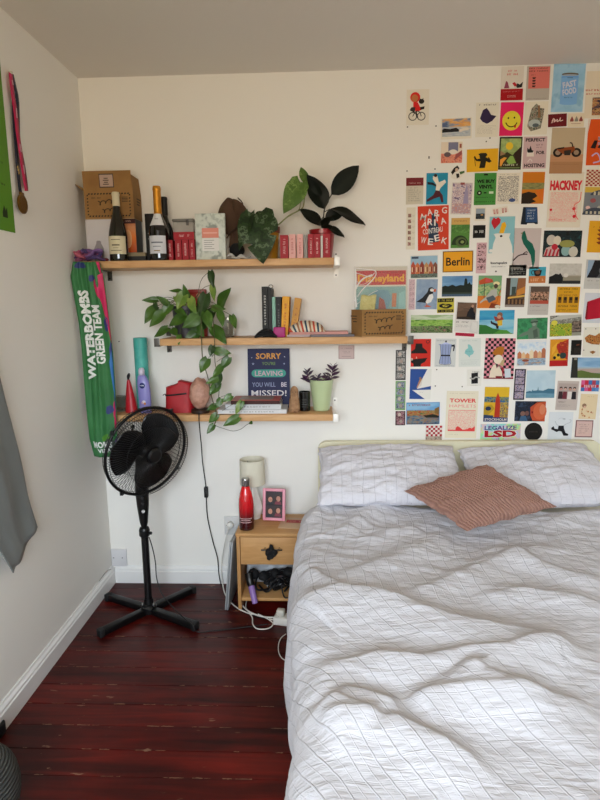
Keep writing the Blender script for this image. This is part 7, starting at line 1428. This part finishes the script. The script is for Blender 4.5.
a = A((571.2, 357.6, 606, 378), tilt=1, base='#7a9cb8'); a.N(0, 0, 1, .5, ['#5f8cb4', '#86a8c4', '#a8bccc'], 12, (.3, 1, 1.4)).R(0, .48, 1, .56, '#9aa8ac').P([(0, .56), (1, .52), (1, .76), (0, .72)], '#a8948c').P([(0, .7), (.3, .62), (.6, .74), (1, .78), (1, 1), (0, 1)], '#5a6a34').P([(0, 0), (.16, 0), (.18, .5), (.2, 1), (0, 1)], '#2a2a26').R(.06, .02, .14, .12, '#8a8478'); a.done('postcard', 'seaside postcard with a wide pale beach at the right edge', 'postcard', PC)
a = A((514, 369, 525, 399.8), tilt=1, base='#26222c')
for i in range(4): a.N(.1, .04+.235*i, .9, .25+.235*i, ['#2a2434', '#7a7090', '#c0b4c4', '#4a3c50', '#b8a0a0'], 170)
a.done('photo_strip', 'dark purple photo booth strip left of the pale skyline picture', 'photo strip', ST)
a = A((526.2, 370.4, 554.8, 397.8), base='#a9c0cc'); a.N(0, 0, 1, .7, ['#9fb8c6', '#b4c8d2', '#a8c0cc'], 8).P([(0, .78), (.12, .74), (.2, .76), (.24, .68), (.26, .74), (.4, .72), (.42, .58), (.44, .72), (.6, .74), (.78, .66), (1, .68), (1, .84), (0, .84)], '#3f6a80').R(0, .82, 1, 1, '#5a8498').N(0, .82, 1, 1, ['#4f7a90', '#6a94a6', '#5a8498'], 40, (.3, 1, 2)); a.done('photo', 'pale blue photograph of a distant skyline over water', 'photo', PH)
a = A((556.4, 381, 577.8, 410), tilt=2, base='#b8aca4'); a.R(.06, .08, .94, .62, '#a89a92')
for u, c, k in ((.18, '#3a2a2c', '#b88c80'), (.38, '#6a2a34', '#c09a8c'), (.6, '#cfc8c4', '#b08474'), (.8, '#201c20', '#c09a8a')): a.P([(u-.11, .62), (u-.09, .36), (u+.09, .36), (u+.11, .62)], c).D(u, .27, .065, .055, k).P([(u-.07, .27), (u-.05, .2), (u+.05, .2), (u+.07, .27), (u, .23)], '#201614')
a.X(.3, .72, .4, .05, '#6a605c', 8).X(.4, .84, .66, .1, '#958a84', 12, 3); a.done('postcard', 'pinkish print of four people standing close together', 'print', PC)
a = A((581, 380.2, 598.8, 391.2), tilt=1, base='#b8283c')
for i, c in enumerate(('#c95a8a', '#b8283c', '#3a6aa8', '#a83a4c', '#4a7ab0')): a.R(.2*i, 0, .2*i+.2, .4, c); a.R(.2*i, .66, .2*i+.2, 1, ['#3a6aa8', '#c95a8a', '#b8283c', '#4a7ab0', '#5a8ac0'][i])
a.X(.5, .54, .7, .3, '#e0d4d8', 7); a.done('sticker', 'red, pink and blue chequered sticker near the right edge', 'sticker', TK)
a = A((484, 387, 508.4, 421.6), tilt=1, base='#c9a024'); a.R(0, 0, 1, .3, '#cfa828').R(0, .28, 1, .34, '#2f5a86').N(0, .28, 1, .44, ['#2f5a86', '#4a6a7c', '#8a8a4a', '#1e2c44'], 90).P([(.44, .88), (.46, .36), (.5, .24), (.54, .16), (.6, .26), (.64, .36), (.7, .88)], '#a8301c').P([(.0, .56), (.3, .5), (.44, .62), (.2, .8), (0, .86)], '#a88a24').N(.66, .44, 1, .86, ['#b88a2a', '#3a4a5a', '#c9a83a', '#5a4a2a'], 70).D(.18, .62, .12, .06, '#1e2c44').P([(0, .8), (.4, .82), (.4, .9), (0, .9)], '#2a3c5a').R(0, .87, 1, 1, '#1f3668').T('STOCKHOLM', .5, .935, .9, .07, '#d8cfc0', .02); a.done('poster', 'yellow STOCKHOLM travel poster with a red tower', 'poster', PO_)
a = A((514.8, 401.2, 545.2, 421.2), tilt=1, base='#17171e'); a.N(0, 0, .6, 1, ['#101218', '#1e2a40', '#14161e', '#2c3c54'], 30).P([(.5, .3), (.7, .06), (1, .0), (1, 1), (.6, .96), (.52, .7)], '#b04a2c').P(arc(.82, .5, .22, .42, 0, 2*PI, 18), '#c4603c').D(.9, .4, .10, .26, '#c97a58').D(.26, .62, .08, .12, '#7a5a50').D(.4, .6, .07, .12, '#6a4a44').P([(.16, .98), (.2, .74), (.36, .72), (.44, .98)], '#3a5a7a').R(.54, .5, .6, .6, '#7a1a18'); a.done('photo', 'dark photograph with a glowing red-orange blur on its right half', 'photo', PH)
a = A((480.4, 423.8, 520.4, 440.2), tilt=-.5, base=picture(['#7fd0c0', '#a8c8d8', '#d8b8c8', '#c8d88a', '#8fe0a8', '#d0b0d8'], 16., 2.)); a.T('LEGALIZE', .5, .24, .80, .26, '#4a3a78', .03).T('LSD', .5, .60, .84, .46, '#d8d8d8', .07).T('LSD', .5, .60, .80, .42, '#a01420', .05).X(.5, .92, .2, .08, '#3a6a70', 5); a.done('sticker', 'shiny rainbow LEGALIZE LSD sticker', 'sticker', TK)
a = A((524.4, 422.6, 542.2, 440.6), base=None); a.D(.5, .5, .5, .5, '#171513', 36).L(arc(.5, .5, .36, .36, 0, 2*PI, 20), .008, '#2a2724').X(.5, .5, .5, .10, '#3a3630', 8); a.done('sticker', 'round black sticker above the headboard', 'sticker', TK)
a = A((548.2, 412, 572.2, 441.4), tilt=1, base='#cdd2d6'); a.P([(.12, .54), (.22, .48), (.26, .56), (.4, .58), (.42, .46), (.64, .46), (.66, .56), (.74, .7), (.86, .74), (.84, .80), (.66, .80), (.56, .66), (.46, .64), (.36, .68), (.22, .62), (.14, .6)], '#15161a').L([(.44, .46), (.34, .42), (.26, .3)], .008, '#9aa0a6').L([(.62, .46), (.78, .38), (.9, .34), (.92, .26), (.84, .26)], .008, '#9aa0a6').R(.58, .22, .68, .24, '#5a5e64').L(arc(.52, .3, .14, .1, .4, 2.6), .006, '#aab0b6'); a.done('postcard', 'pale blue print of running black trousered legs', 'print', PC)
a = A((579.6, 394, 596.6, 419), tilt=2, base='#d8c4a0'); a.X(.6, .1, .4, .04, '#b09a78', 6).D(.26, .46, .13, .08, '#8a6a54').D(.3, .52, .07, .05, '#d0a890')
for i in range(9): a.D(.16+.09*(i % 8), .62+.1*((i*3) % 4)/2+.08*(i % 3), .05, .035, ['#b8784c', '#c99a70', '#a86a50', '#d0b090'][i % 4])
a.L([(.2, .5), (.14, .7), (.2, .9)], .014, '#a87a5c'); a.done('card', 'peach card with small brown drawings, near the right edge', 'card', PC)
a = A((575.2, 420.2, 592.6, 437.2), tilt=1, base='#7a5254'); a.R(.06, .06, .95, .94, '#c9aca4').X(.5, .5, .6, .62, '#9a7a78', 7, 5); a.done('card', 'small pinkish framed card, lowest at the right edge', 'card', PC)
a = A((338.5, 345.3, 354.3, 358.9), base='#a89490'); a.R(.05, .05, .95, .95, '#c0aca8').X(.5, .22, .7, .08, '#8a7472', 9).X(.5, .5, .5, .2, '#9a8684', 7, 2).R(.2, .8, .8, .83, '#9a8684'); a.done('card', 'small dusty pink card on the wall under the middle shelf', 'card', PC)
# bits of putty and pin holes left on the wall
for i, (px, py) in enumerate(((407.5, 127), (436, 126), (429, 156.8), (435, 169), (407, 171), (486.3, 141.5), (490, 138), (429, 158), (436.7, 369.6), (435.3, 386), (462.2, 386.7), (119, 341.5), (254, 404))):
    b = MB(); c_ = at(px, py, -.001); b.ball(c_, (.0032, .0022, .003), mat('#4a443c', rough=.8), 8, 6); tag(b.build('putty_blob'), 'dark dot of leftover putty stuck on the bare wall', 'putty', 'putty dots on the wall')
